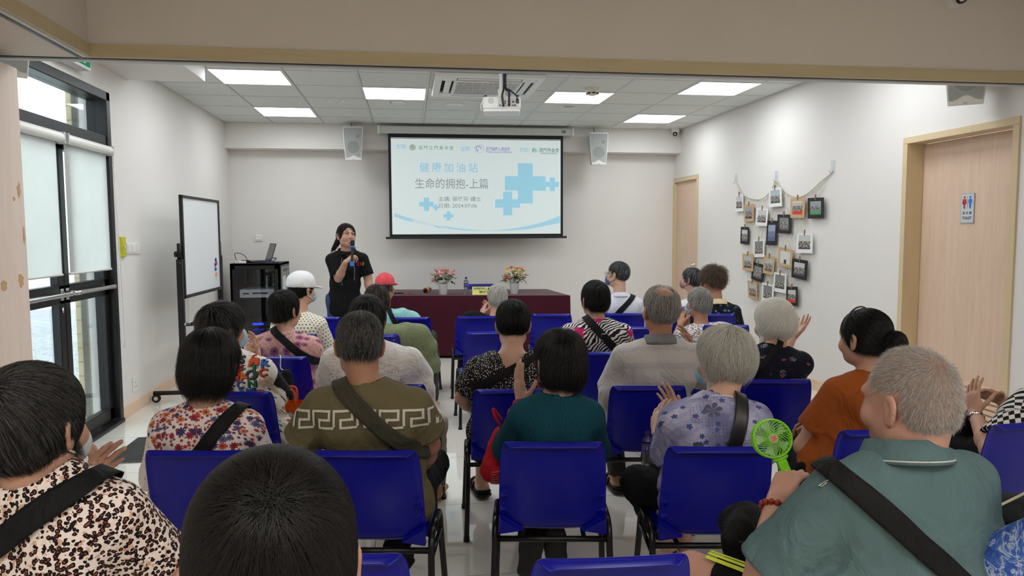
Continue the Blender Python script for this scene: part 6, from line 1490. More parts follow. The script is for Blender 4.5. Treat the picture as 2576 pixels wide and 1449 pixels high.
def m_diamond():
    t = NT('harlequin_print'); p = pcv(t); s = t.sep(p); a = t.math('FLOOR', t.math('ADD', t.math('DIVIDE', s[0], .023), t.math('DIVIDE', s[1], .036))); b = t.math('FLOOR', t.math('SUBTRACT', t.math('DIVIDE', s[0], .023), t.math('DIVIDE', s[1], .036))); par = t.math('MODULO', t.math('ADD', t.math('ADD', a, b), 400), 2); return cloth_fin(t, t.mix(t.math('GREATER_THAN', par, .5), (26, 25, 27), (224, 220, 216)))
def m_tiedye():
    t = NT('blue_tie_dye'); p = pcv(t); n = t.noise(p, 24, 3, .6, 1.8); col = t.ramp(n, [(.36, (52, 84, 168)), (.50, (84, 124, 202)), (.56, (200, 210, 230)), (.60, (74, 112, 194)), (.7, (60, 92, 176))]); return cloth_fin(t, col)
def m_birds():
    t = NT('black_bird_print'); p = pcv(t); m, c, cs, ln, r = flower(t, p, 17, 3, .25, .9); k = t.math('MULTIPLY', m, t.math('LESS_THAN', t.noise(p, 60, 1), .52)); return cloth_fin(t, t.mix(k, (18, 18, 20), (98, 140, 208)), .7)
def m_tealknit():
    t = NT('teal_knit'); p = pcv(t); n = t.noise(t.mapping(p, (1, 2.5, 1)), 150, 3, .7); t.bump(n, .5, .003); return t.fin(t.ramp(n, [(.35, (14, 46, 58)), (.6, (30, 78, 92)), (.75, (46, 98, 112))]), .95, 0, .1)
STRAPB = flat_cloth('black_webbing', (22, 22, 24), .1, .7, 60); STRAPO = flat_cloth('olive_webbing', (62, 60, 48), .1, .75, 60)
MASKB = flat_cloth('mask_blue', (150, 186, 204), .05, .8, 20); MASKW = flat_cloth('mask_white', (206, 208, 212), .04, .8, 20); MASKP = flat_cloth('mask_purple', (96, 92, 150), .05, .8, 20); MASKL = flat_cloth('mask_lilac', (150, 116, 132), .05, .8, 20)
BLACKC = flat_cloth('black_cloth', (20, 20, 22)); TROUB = flat_cloth('black_trousers', (18, 18, 20)); TROUG = flat_cloth('grey_trousers', (92, 90, 84)); TROUD = flat_cloth('dark_grey_trousers', (62, 60, 58)); JEANS = flat_cloth('blue_denim', (52, 74, 112), .15, .85, 40)
H_BLACK = hair_mat('hair_black', (10, 9, 9), (46, 42, 40), .18); H_DARK = hair_mat('hair_dark_greying', (16, 15, 15), (122, 118, 115), .17); H_SALT = hair_mat('hair_salt', (30, 29, 29), (146, 144, 141), .42); H_BROWNISH = hair_mat('hair_brown_grey', (30, 23, 20), (120, 110, 102), .25)
H_GREY = hair_mat('hair_grey', (98, 96, 92), (186, 183, 177), .60); H_SILVER = hair_mat('hair_silver', (116, 112, 104), (214, 211, 202), .72); H_WHITE = hair_mat('hair_white', (206, 202, 192), (246, 244, 238), .75); H_BRONZE = hair_mat('hair_bronze_curls', (38, 29, 23), (128, 106, 84), .45); H_STEEL = hair_mat('hair_steel', (44, 45, 46), (140, 142, 143), .40)
# ------------------------------------------------------------------ the people
A = onY
def clap(P, L, R, el, er, hs=.95, **kw):
    """hands meeting in front: L, R wrists; el, er elbows"""
    f = P.fw; c = nrm(R-L)
    P.arms(dict(e=el, w=L, d=nrm(P.up*.75+f*.5+c*.25), n=c, curl=.16, spread=.08, thumb=.6, hs=hs, **kw), dict(e=er, w=R, d=nrm(P.up*.75+f*.55-c*.25), n=-c, curl=.18, spread=.07, thumb=.6, hs=hs, **kw))
def rest(P): P.arms(); return P

# --- front row and second row, left of the aisle
P = Person('person in a white peaked cap and cream dotted blouse, left of the aisle', 1)
P.skeleton((762, 727), (752, 800), lean=.17, hw=.155, yaw=-44, pitch=-4); rest(P); P.legs(); P.body('mid', .008)
P.shirt(m_creamdots(), .95, w=1.05, seed=21); P.trousers(TROUB, res=.012); P.hair('shortf', H_BLACK, n=500, length=.05, radius=.0009); P.mask(MASKB)
h = P.head; CAPW = flat_cloth('cap_white', (222, 224, 224), .03, .8)
f = Field([h.ell((0, -.018, .055), (.098, .116, .088), .02), h.ell((0, -.02, .028), (.092, .110, .050), .02)], .007); f.cut(h.p((0, 0, .012)), -h.R[2], .3); V, F = f.mesh(); V = V+f.grad(V)*(wob(V, 4, 34, 5, True)*.0016)[:, None]; cap = link_mesh('cap', V, F, CAPW, P.root, True, P.o)
f = Field([Cone(h.p((0, .07, .022)), h.p((0, .135, .012)), .07, .055, h.R, np.array([1, 1, .11]), .01)], .005); link_mesh('brim', *f.mesh(), CAPW, cap, True, P.o)

P = Person('person in a coral baseball cap and aqua top, in the front row', 2)
P.skeleton((970, 722), (965, 790), lean=.16, hw=.16, yaw=-25, pitch=0); rest(P); P.legs(); P.body('tan', .008)
P.shirt(flat_cloth('aqua_shirt', (146, 200, 198)), .6, seed=22); P.trousers(TROUD, res=.012); P.hair('shortm', H_SALT, n=500, length=.03, radius=.0009)
h = P.head; CAPC = flat_cloth('cap_coral', (222, 84, 92), .05, .8)
f = Field([h.ell((0, -.015, .045), (.085, .104, .085), .02)], .007); f.cut(h.p((0, 0, .022)), -h.R[2], .3); cap = link_mesh('cap', *f.mesh(), CAPC, P.root, True, P.o)
f = Field([Cone(h.p((0, .08, .028)), h.p((0, .14, .012)), .065, .055, h.R, np.array([1, 1, .11]), .01)], .005); link_mesh('brim', *f.mesh(), CAPC, cap, True, P.o)
m = MB(); m.ball(h.p((0, -.015, .13)), .008); m.build('cap_button', CAPC, cap, True, origin=P.o)
m = MB()
for q in range(6):
    a = q*math.pi/3+.3; m.tube([h.p((.0865*math.sin(t)*math.cos(a), -.015+.1055*math.sin(t)*math.sin(a), .045+.0865*math.cos(t))) for t in np.linspace(.05, 1.5, 12)], .0012, 4)
m.build('seam', flat_cloth('cap_seam', (190, 60, 70)), cap, origin=P.o)
P.strap((985, 795), (1010, 830), .045, STRAPB, name='neck_strap')

P = Person('person with brown-grey hair and a green basket-print shirt, left of the aisle', 3)
P.skeleton((948, 757), (955, 832), lean=.15, hw=.185, hips=(.02, 5.68, .49), yaw=12, hs=1.08, roll=4); rest(P); P.legs(); P.arms(None, dict(e=A(1062, 905, 5.75), w=A(1050, 925, 5.95), d=P.fw, n=-P.up, curl=.3)); P.body('mid', .008)
P.shirt(m_weave(), .78, w=1.12, seed=23, belly=.01); P.trousers(TROUD, res=.012); P.hair('shortf', H_BROWNISH, n=1100, length=.07, radius=.0009)
m = MB(); m.tube([P.head.p((.084, -.012+.006*math.cos(a), -.05+.008*math.sin(a))) for a in np.linspace(0, 6.28, 12, endpoint=False)], .0015, 6, closed=True); m.build('earring', plain('gold', (200, 160, 70), .25, 1.0), P.root, True, origin=P.o)

P = Person('person with black hair and a pink chrysanthemum-print blouse, behind the white cap', 4)
P.skeleton((718, 778), (712, 850), lean=.16, hw=.19, yaw=-34, hs=1.05); P.arms(None, dict(e=A(795, 915, 4.8), w=A(800, 945, 5.0), d=P.fw, n=-P.up, curl=.3)); P.legs(); P.body('mid', .007)
P.shirt(m_pinkfloral(), .85, w=1.15, seed=24, belly=.02); P.trousers(TROUB, res=.011); P.hair('shortf', H_BLACK, n=1300, length=.08, radius=.0008)
P.strap((690, 828), (800, 905), .05, STRAPB)

P = Person('person with greying black hair, light blue mask and a letter-print blouse, clapping', 5)
P.skeleton((562, 825), (575, 905), lean=.17, hw=.175, yaw=-42, hs=1.08, roll=-3)
clap(P, A(612, 905, 4.02), A(648, 908, 4.05), A(560, 960, 3.9), A(703, 1003, 3.85)); P.legs({-1: P.hips+P.fw*.38-P.rt*.08, 1: A(722, 1075, 3.98)}); P.body('mid', .005)
P.shirt(m_letter(), .82, w=1.1, seed=25); P.trousers(TROUG, res=.011); P.hair('shortf', H_DARK, n=2200, length=.085, radius=.0007, vol=1.06, lift=.012); P.mask(MASKB)
P5 = P

P = Person('person with black hair and a white burnout shirt, just beyond the Greek-key shirt', 6)
P.skeleton((925, 803), (935, 882), lean=.16, hw=.205, yaw=-8, hs=1.08, roll=-4); P.arms(dict(e=A(832, 970, 3.9), w=A(880, 1010, 4.05), d=P.fw, n=-P.up, curl=.4), dict(e=A(1062, 965, 3.85), w=A(1040, 1000, 4.05), d=P.fw, n=-P.up, curl=.4)); P.legs({-1: P.hips+P.fw*.4-P.rt*.14, 1: A(1095, 1065, 3.98)}); P.body('tan', .007)
P.shirt(m_burnout(), .72, w=1.12, seed=26, sr=1.15, belly=.01); P.trousers(flat_cloth('beige_trousers', (168, 160, 148)), res=.011); P.hair('shortf', H_DARK, n=1600, length=.09, radius=.0007)

P = Person('person with bobbed black hair and colourful flower-print blouse, nearest the floor mat', 7)
P.skeleton((530, 915), (520, 1040), lean=.16, hy=.03, hw=.150, yaw=0, roll=-6, pitch=-12, hs=1.1); P.arms(None, dict(e=A(640, 1160, 2.82), w=A(600, 1190, 3.02), d=P.fw, n=-P.up, curl=.3)); P.legs(); P.body('mid', .006)
P.shirt(m_floral(), .82, w=1.05, seed=27, folds=.0045, sr=1.08); P.trousers(TROUD, res=.012); P.hair('bob', H_BLACK, n=3600, length=.12, radius=.0006, whorl=(0, -.045, .115), lift=.01)
P.strap((585, 1040), (508, 1132), .052, STRAPB)

P = Person('person with spiky dark grey hair, olive shirt with white Greek-key band', 8)
P.skeleton((905, 865), (925, 985), lean=.17, hy=.05, hw=.178, yaw=3, pitch=-8, roll=-2, hs=1.03); P.k['neckr'] = 1.1; P.arms(dict(e=A(732, 1160, 2.76), w=A(835, 1215, 2.98), d=nrm(P.fw+P.rt*.6), n=-P.up, curl=.4), dict(e=A(1080, 1118, 2.76), w=A(1050, 1200, 3.0), d=P.fw, n=-P.up, curl=.4))
P.legs({-1: P.hips+P.fw*.42-P.rt*.15, 1: P.hips+P.fw*.42+P.rt*.15}, {-1: A(800, 1400, 2.95), 1: A(985, 1405, 2.95)}); P.body('tan', .0055)
P.shirt(flat_cloth('olive_jersey', (104, 96, 70), .05), .56, w=1.08, seed=28, folds=.0045, sr=1.12, neck=.006); P.neckband(flat_cloth('olive_rib', (96, 88, 64)), .066, .006); P.trousers(TROUB, res=.011); P.shoes(flat_cloth('black_trainer', (24, 24, 26)))
P.hair('shortm', hair_mat('hair_pepper', (24, 23, 23), (140, 138, 135), .30), n=6000, length=.040, radius=.0005, vol=1.0, stand=.28, jit=.22, grav=.35, whorl=(0, -.03, .10))
P.strap((868, 985), (1052, 1125), .062, STRAPO)
P8 = P

# --- foreground left
P = Person('person in a leopard-print top, clapping beside the wood partition', root=(-.78, 1.22, 0), face=-.25)
P.hips = np.array([-.80, 1.48, .49])
P.skeleton((90, 1066), (118, 1224), lean=.33, hy=.01, hw=.150, hips=(-.80, 1.50, .49), yaw=-14, pitch=-3, hs=1.03)
clap(P, A(182, 1280, 1.80), A(248, 1282, 1.78), A(150, 1430, 1.72), A(440, 1475, 1.62), hs=.98); P.legs(); P.body('mid', .0045)
P.shirt(m_leopard(), .62, w=1.08, seed=29, res=.007, folds=.004, neckdrop=.01); P.hair('shortf', hair_mat('hair_leopard', (15, 14, 14), (112, 110, 108), .22), n=15000, length=.06, radius=.00030, vol=1.02, lift=.003, jit=.05, segs=8, whorl=(-.01, -.085, .05)); P.mask(MASKW); P.trousers(TROUB, res=.012)
P.strap((180, 1235), (30, 1340), .055, STRAPB)
P9 = P

P = Person('person seen only as the crown of a dark-haired head at the bottom edge', root=(-.165, .42, 0), face=-.1)
P.skeleton((686, 1412), (690, 1700), lean=.38, hy=.04, hw=.165, hips=(-.13, .62, .49), yaw=10, pitch=-4, hs=1.10); rest(P); P.legs(); P.body('mid', .008, legs=False)
P.shirt(flat_cloth('dark_grey_shirt', (60, 60, 66)), .7, seed=30); P.hair('shortm', hair_mat('hair_near_dark', (12, 11, 10), (60, 54, 50), .14), n=26000, length=.07, segs=9, radius=.00018, vol=1.06, lift=.0015, jit=.06, grav=.1, whorl=(.0, -.085, .075))

# --- right of the aisle
P = Person('person with grey hair and black shirt, clapping before the name card', 18)
P.skeleton((1250, 748), (1245, 808), lean=.17, hw=.165, yaw=15, hs=1.0); clap(P, A(1212, 792, 7.05), A(1232, 795, 7.1), A(1165, 850, 6.85), A(1300, 860, 6.9)); P.legs(); P.body('mid', .007)
P.shirt(BLACKC, .75, w=1.12, seed=31); P.trousers(TROUB, res=.012); P.hair('shortf', H_SILVER, n=1000, length=.09, radius=.0010, vol=1.02)

P = Person('person in glasses, purple mask and white shirt with a black cross strap', 20)
P.skeleton((1553, 690), (1560, 752), lean=.17, hw=.165, yaw=44, hs=1.06); rest(P); P.legs(); P.body('fair', .007)
P.shirt(flat_cloth('white_shirt', (214, 216, 226), .03), .9, w=1.1, seed=32, folds=.005); P.collar(flat_cloth('white_shirt', (214, 216, 226)), .062, .03); P.trousers(TROUD, res=.012); P.hair('shortm', H_STEEL, n=900, length=.04, radius=.0009); P.mask(MASKP, True, M_BLACKP)
P.strap((1596, 738), (1556, 786), .05, STRAPB); h = P.head
def glasses(P, mat):
    h = P.head; m = MB()
    for q in (-1, 1): m.tube([h.p((q*.032+.024*math.cos(a), .105-.012*abs(math.cos(a))*(1 if q*math.cos(a) > 0 else 0), .004+.019*math.sin(a))) for a in np.linspace(0, 6.28, 18, endpoint=False)], .0016, 6, closed=True)
    m.tube([h.p((-.008, .106, .008)), h.p((.008, .106, .008))], .0015, 6)
    for q in (-1, 1): m.tube([h.p(x) for x in ((q*.056, .094, .010), (q*.078, .05, .010), (q*.084, -.01, .012), (q*.082, -.03, -.008))], .0016, 6)
    m.build('spectacles', mat, P.root, True, origin=P.o)
glasses(P, plain('glasses_dark', (30, 28, 28), .3))

P = Person('person with grey hair and a lilac mask, in the front row beside the curly-haired woman', 24)
P.skeleton((1738, 702), (1745, 762), lean=.17, hw=.155, yaw=42, hs=1.02); rest(P); P.legs(); P.body('fair', .008)
P.shirt(flat_cloth('white_blouse', (216, 216, 218), .03), .9, seed=33); P.trousers(TROUD, res=.012); P.hair('shortf', H_STEEL, n=600, length=.07, radius=.0010); P.mask(MASKL, True, M_BLACKP)

P = Person('person with curly bronze hair and a black top with small blue birds', 25)
P.skeleton((1790, 706), (1805, 770), lean=.17, hw=.165, yaw=72, pitch=-10, hs=1.0); rest(P); P.legs(); P.body('tan', .006)
P.shirt(m_birds(), .8, w=1.12, seed=34); P.trousers(TROUB, res=.012); P.hair('curly', H_BRONZE, n=5000, length=.055, segs=11, radius=.0010, stand=.35, curl=1.5, jit=.3, grav=.1)
P.collar(flat_cloth('cream_yellow_scarf', (222, 206, 170), .2, .8, 25), .068, .035, name='scarf')

P = Person('person with black hair and a zebra-striped blouse with pink flowers', 16)
P.skeleton((1496, 752), (1500, 818), lean=.16, hw=.18, yaw=10, hs=1.05); rest(P); P.legs(); P.body('fair', .007)
P.shirt(m_zebra(), .78, w=1.1, seed=35); P.trousers(TROUB, res=.012); P.hair('shortf', H_BLACK, n=1300, length=.085, radius=.0008, vol=.98); P.strap((1480, 805), (1548, 878), .05, STRAPB)
m = MB(); c_ = P.hit(1522, 848, .006); 
if c_ is not None:
    Q = [c_+a*P.rt+b*P.up for a, b in ((-.022, -.02), (.022, -.02), (.022, .02), (-.022, .02))]; m.tube(Q, .003, 6, closed=True); m.build('strap_buckle', M_CHROME, P.root, True, origin=P.o)

P = Person('person with short black hair and a black blouse with white speckles, beside the aisle', 13)
P.skeleton((1290, 815), (1285, 900), lean=.19, hy=.09, hw=.175, yaw=-5, pitch=-8, hs=1.03); P.arms(dict(e=A(1165, 1000, 3.72), w=A(1205, 1045, 3.98), d=P.fw, n=-P.up, curl=.3), None)
P.legs(None, {-1: onZ(1212, 1205, .10), 1: onZ(1330, 1210, .10)}); P.body('fair', .006)
P.shirt(m_speckle(), .64, w=1.12, seed=36, neck=.030, neckdrop=.03); P.trousers(flat_cloth('navy_trousers', (40, 48, 78)), .72, res=.01); P.shoes(flat_cloth('black_sandal', (22, 22, 22)), None, 'sandal'); P.hair('shortm', H_BLACK, n=2000, length=.06, radius=.0007, vol=1.06); P.strap((1330, 905), (1222, 962), .042, STRAPB)

P = Person('person with thinning grey hair and a grey striped polo shirt', 14)
P.skeleton((1660, 778), (1660, 872), lean=.17, hy=.02, hw=.19, yaw=5, pitch=4, hs=1.06); P.arms(dict(e=A(1530, 1000, 3.68), w=A(1590, 1010, 3.95), d=P.fw, n=-P.up, curl=.4), dict(e=A(1765, 960, 3.75), w=A(1745, 880, 4.02), d=nrm(P.up*.8+P.fw*.5-P.rt*.3), n=-P.rt, curl=.15, spread=.15, thumb=.8))
P.legs(None, {-1: onZ(1553, 1195, .10), 1: onZ(1640, 1195, .10)}); P.body('tan', .0055)
PS = m_stripe(); P.shirt(PS, .72, w=1.12, seed=37, folds=.004, sr=1.1, belly=.02); P.collar(flat_cloth('grey_collar', (120, 120, 124)), .068, .034); P.trousers(TROUD, res=.011); P.shoes(flat_cloth('dark_sandal', (34, 32, 30)), None, 'sandal')
P.hair('shortm', H_GREY, n=1900, length=.05, radius=.0007, vol=1.03, bald=((.0, -.05, .12), (.052, .055, .05)), grav=.6, whorl=(.0, -.055, .10))

P = Person('person with neat grey hair, blue mask and a mosaic-print blouse, clapping', 23)
P.skeleton((1757, 760), (1765, 828), lean=.16, hw=.165, yaw=28, hs=1.05); clap(P, A(1712, 815, 6.05), A(1728, 818, 6.1), A(1690, 880, 5.9), A(1830, 890, 5.9)); P.legs(); P.body('tan', .0065)
P.shirt(m_mosaic(), .8, w=1.05, seed=38); P.neckband(BLACKC, .062, .012); P.trousers(TROUB, res=.012); P.hair('shortf', H_GREY, n=1300, length=.08, radius=.0008, vol=.98); P.mask(MASKB)

P = Person('person with chin-length black hair and a teal knit top, one hand raised', 11)
P.skeleton((1407, 908), (1400, 1015), lean=.16, hy=.04, hw=.122, yaw=8, pitch=-6, hs=1.06); e = A(1285, 1125, 2.82); w = A(1312, 1015, 2.98)
P.arms(dict(e=e, w=w, d=nrm(P.up*1.0-P.rt*.12+P.fw*.1), n=nrm(P.rt*.9+P.fw*.5), curl=.06, spread=.05, thumb=.7, hs=.98), dict(e=A(1490, 1130, 2.80), w=A(1440, 1120, 3.0), d=nrm(P.fw-P.rt*.5), n=-P.up, curl=.3))
P.k['footdn'] = nrm(-P.fw*.9-P.up*.42); tt = nrm(P.fw*.42-P.up*.9); P.legs(None, {-1: A(1338, 1338, 2.90), 1: A(1392, 1322, 2.92)}, {-1: nrm(tt-P.rt*.12), 1: nrm(tt+P.rt*.12)}); P.body('fair', .0045)
P.shirt(m_tealknit(), 1.25, w=1.04, seed=39, sr=1.1); P.trousers(TROUB, .95, res=.01); P.shoes(flat_cloth('black_red_trainer', (46, 26, 28), .4), plain('sole_black', (22, 21, 20), .7, bump=.6)); P.hair('bob', H_BLACK, n=3600, length=.10, radius=.00055, vol=.97, lift=.012, whorl=(0, -.06, .10)); P.mask(MASKB, False)
m = MB(); m.tube(smoothcurve([P.head.p((-.060, .045, -.03)), P.head.p((-.075, .03, -.07)), P.nb+P.srt*-.055+P.up*.04, P.nb+P.srt*.0-P.fw*.068+P.up*.018, P.nb+P.srt*.055+P.up*.03, P.nb+P.srt*.03+P.fw*.06], 8), .0022, 6); m.build('red_cord', flat_cloth('red_cord', (170, 30, 40)), P.root, True, origin=P.o)
M_REDB = flat_cloth('red_band', (190, 36, 44))
for k, (t_, r_, mt_) in enumerate(((.06, .034, M_REDB), (.24, .037, plain('watch_black', (20, 20, 22), .4)))):
    c = w+(e-w)*t_; fr = frame_from(e-w); m = MB(); m.lathe([(r_, -.012), (r_+.003, -.008), (r_+.003, .008), (r_, .012)], 20, R=fr, c=c, cap=False); m.build('wristband' if k == 0 else 'watch_strap', mt_, P.root, 'auto', origin=P.o)
    if k: m = MB(); m.rbox((-.017, -.015, 0), (.017, .015, .009), .006, R=np.array([np.cross(nrm(e-w), -P.rt), nrm(e-w), -P.rt]), c=c-P.rt*(r_+.001)); m.build('watch_case', plain('watch_red', (190, 44, 50), .4), P.root, bevel=.003, origin=P.o)
P19 = P

P = Person('person with a white bob and a navy top with small doodles, clapping', 15)
P.skeleton((1945, 810), (1940, 890), lean=.17, hy=.05, hw=.165, yaw=20, roll=7, pitch=-4, hs=1.08); P.arms(dict(e=A(1880, 960, 3.8), w=A(1925, 905, 4.0), d=nrm(P.up+P.rt*.3+P.fw*.2), n=P.rt, curl=.1, thumb=.7), dict(e=A(1960, 905, 3.85), w=A(1992, 850, 3.98), d=nrm(P.up*.62+P.rt*.62+P.fw*.3), n=nrm(-P.rt*.6+P.up*.6-P.fw*.3), curl=.12, spread=.1, thumb=.4)); P.legs(); P.body('mid', .0055)
P.shirt(m_navy(), .5, w=1.08, seed=40, neckdrop=.01); P.trousers(TROUB, res=.012); P.hair('layer', H_WHITE, n=3200, length=.075, radius=.0007, vol=.98, whorl=(.03, -.085, .055), lift=.006); P.strap((1945, 885), (1885, 945), .035, STRAPB)

P = Person('person with silver bobbed hair, pearl necklace and a violet floral blouse, clapping', 12)
P.skeleton((1818, 900), (1800, 1022), lean=.17, hy=.06, hw=.152, yaw=26, roll=4, pitch=-6, hs=1.06); clap(P, A(1655, 1090, 2.86), A(1700, 1062, 2.96), A(1684, 1165, 2.66), A(1905, 1150, 2.75), hs=.97)
P.legs({-1: A(1605, 1215, 2.72), 1: P.hips+P.fw*.42+P.rt*.08}, {-1: A(1692, 1398, 2.93), 1: A(1705, 1400, 2.99)}); P.body('fair', .0045)
P.shirt(m_violet(), .80, w=1.12, seed=41, folds=.005, sr=1.1, neckdrop=.006); P.trousers(TROUB, .62, res=.01); P.hair('layer', H_SILVER, n=4600, length=.075, radius=.00055, vol=.98, whorl=(.01, -.05, .105), lift=.008); P.mask(MASKB); P.strap((1865, 1025), (1850, 1110), .05, plain('black_leather_strap', (24, 23, 24), .4))
m = MB(); c = P.nb+P.up*.022; fr = frame_from(P.up+P.fw*.55, P.srt); PR = plain('pearl', (222, 216, 206), .25)
for k in range(52): a = 2*math.pi*k/52; m.ball(c+fr[0]*.066*math.cos(a)+fr[1]*.066*math.sin(a), .0042, n=8, m=6)
m.build('pearl_necklace', PR, P.root, True, origin=P.o)
w = P.arm[-1]['w']; e = P.arm[-1]['e']; m = MB(); m.tube([w+(e-w)*.12+frame_from(e-w)[0]*.031*math.cos(a)+frame_from(e-w)[1]*.031*math.sin(a) for a in np.linspace(0, 6.28, 20, endpoint=False)], .0022, 6, closed=True); m.build('bracelet', M_CHROME, P.root, True, origin=P.o)
P21 = P

P = Person('person with a black bun, hairband and rust-orange top', 27)
P.skeleton((2172, 848), (2200, 955), lean=.30, hy=.05, hw=.165, yaw=20, pitch=-4, hs=1.05, hips=(1.80, 2.80, .49)); P.arms(dict(e=A(2022, 1122, 2.86), w=A(2110, 1118, 3.05), d=nrm(P.fw+P.rt*.6), n=-P.up, curl=.4), None); P.legs({-1: A(1995, 1150, 3.1), 1: P.hips+P.fw*.4+P.rt*.08}); P.body('mid', .0055)
P.shirt(flat_cloth('rust_orange', (150, 76, 28), .05), .64, w=1.0, seed=42, folds=.005, sr=1.08); P.trousers(TROUB, res=.011)
h = P.head; P.hair('tied', H_BLACK, n=2600, length=.10, radius=.0006, whorl=(0, .02, .11), extra=[h.ell((0, -.135, -.01), (.042, .04, .040), .012)], fwd=P.head.R[1]*-.6, grav=.1, lift=.004)
m = MB(); m.tube([h.p((.084*math.cos(a), .030-.02*math.sin(a), .035+.088*math.sin(a))) for a in np.linspace(-.1, 3.24, 24)], .0035, 6); m.build('hairband', plain('hairband_dark', (50, 48, 52), .3), P.root, True, origin=P.o)

P = Person('person with cropped white hair and a sea-green polo shirt, holding a small green fan', 29)
P.skeleton((2283, 1005), (2275, 1170), lean=.05, hy=.02, hw=.19, yaw=19, pitch=-6, hs=1.12, hips=(1.20, 1.52, .49), tw=.25)
hd_ = nrm(P.up*.75+P.rt*.5+P.fw*.35); hn_ = nrm(P.rt*.75-P.up*.2+P.fw*.55); hn_ = nrm(hn_-hd_*np.dot(hn_, hd_)); FANTOP = A(1941, 1103, 1.80); FANUP = nrm(A(1945, 1120, 1.80)-A(1990, 1225, 1.765))
HSF = .90; e = A(1918, 1462, 1.60); w = FANTOP-FANUP*.128-hd_*.072*HSF-hn_*.027
P.arms(dict(e=e, w=w, d=hd_, n=hn_, curl=[.62, .66, .7, .72], spread=.03, thumb=.45, tcurl=.45, hs=HSF), None)
P.legs({-1: A(1742, 1440, 1.86), 1: P.hips+P.fw*.42+P.rt*.12}); P.k['armr'] = 1.08; P.k['thigh'] = 1.3; P.k['neckr'] = 1.25; P.body('pink', .005)
SG = flat_cloth('sea_green_jersey', (88, 112, 114), .05); P.shirt(SG, .84, w=1.16, seed=43, folds=.006, sr=1.14, belly=.07, res=.0075, flare=.014, ease=.016); P.collar(SG, .078, .04, line=plain('collar_stripe', (196, 200, 198), .7)); P.trousers(flat_cloth('black_shorts', (20, 20, 22)), -.15, res=.009, r=1.05)
h = P.head; fl = Field([h.ell((0, -.014, .030), (.0735, .0915, .0815), .02), h.ell((0, -.05, -.02), (.064, .05, .055), .03)], .006); Vh, Fh = fl.mesh()
Lh = (Vh-h.c)@h.R.T/h.s; keep = (Lh[:, 1] < .058-.35*np.clip(Lh[:, 2]-.0, -.1, .2)) & (Lh[:, 2] > -.058) & ~((np.abs(Lh[:, 0]) > .055) & (Lh[:, 2] < .022) & (Lh[:, 1] > -.03)); seeds = Vh[keep]
ks = np.flatnonzero(keep); mp = -np.ones(len(Vh), int); mp[ks] = np.arange(len(ks)); Fk = mp[Fh[np.all(keep[Fh], 1)]]
sc_ = link_mesh('hair', Vh[keep], Fk, plain('scalp_stubble', (150, 122, 110), .7, var=.15, scale=60), P.root, True, P.o)
hair_strands('hair_strand', fl, seeds, h.p((0, -.075, .075)), hair_mat('hair_crop_white', (112, 106, 100), (200, 196, 190), .6), sc_, P.o, n=18000, length=.0135, segs=3, radius=.00019, grav=.2, stand=.55, jit=.22, seed=8)
P.strap((2130, 1205), (2350, 1400), .058, STRAPB)
P23 = P

P = Person('person in a black and white diamond-print blouse, clapping before the toilet door', 28)
P.skeleton((2710, 830), (2665, 985), lean=.30, hy=.05, hw=.15, hips=(2.66, 2.78, .49), yaw=25, hs=1.03); e = A(2492, 1135, 2.72); w = A(2452, 1040, 2.95)
P.arms(dict(e=e, w=w, d=nrm(P.up*.8+P.fw*.3+P.rt*.15), n=nrm(P.rt), curl=.15, spread=.12, thumb=.8, hs=.97), dict(e=A(2570, 1090, 2.95), w=A(2520, 1005, 3.05), d=nrm(P.up*.35-P.rt*.9+P.fw*.2), n=nrm(-P.rt*.3+P.fw*-.5-P.up*.6), curl=.2, spread=.1, thumb=.7, hs=.97)); P.legs(); P.body('mid', .005)
P.shirt(m_diamond(), .78, w=1.08, seed=44, sr=1.15); P.trousers(TROUB, res=.012); P.hair('shortf', H_DARK, n=600, length=.07, radius=.0008)
fr = frame_from(e-w); m = MB(); m.lathe([(.031, -.008), (.034, -.005), (.034, .005), (.031, .008)], 20, R=fr, c=w+(e-w)*.12, cap=False); m.build('bracelet', M_CHROME, P.root, 'auto', origin=P.o)
P24 = P

P = Person('person in a blue tie-dye top, fist in the lap, beside the sea-green polo', root=(1.86, 1.05, 0), face=.05)
P.skeleton((2900, 1080), (2850, 1285), lean=.30, hy=.03, hw=.165, hips=(1.82, 1.32, .49), yaw=10, hs=1.03); e = A(2470, 1475, 1.50); w = A(2478, 1318, 1.72)
P.arms(dict(e=e, w=w, d=nrm(P.up*.35+P.fw*.8+P.rt*.2), n=nrm(P.rt*.8-P.up*.5), curl=.85, spread=.0, thumb=.3, tcurl=.6, hs=.97), None); P.legs(); P.body('mid', .0055)
P.shirt(m_tiedye(), .8, w=1.1, seed=45, sr=1.25); P.trousers(TROUB, res=.012); P.hair('shortf', H_DARK, n=300, length=.07, radius=.0008)
fr = frame_from(e-w)
for k in range(2): m = MB(); [m.ball(w+(e-w)*(.06+.05*k)+fr[0]*.032*math.cos(a)+fr[1]*.032*math.sin(a), .0055, n=8, m=6) for a in np.linspace(0, 6.28, 20, endpoint=False)]; m.build('bead_bracelet', plain('bead_dark%d' % k, ((36, 24, 24), (150, 150, 156))[k], .3), P.root, True, origin=P.o)
P25 = P

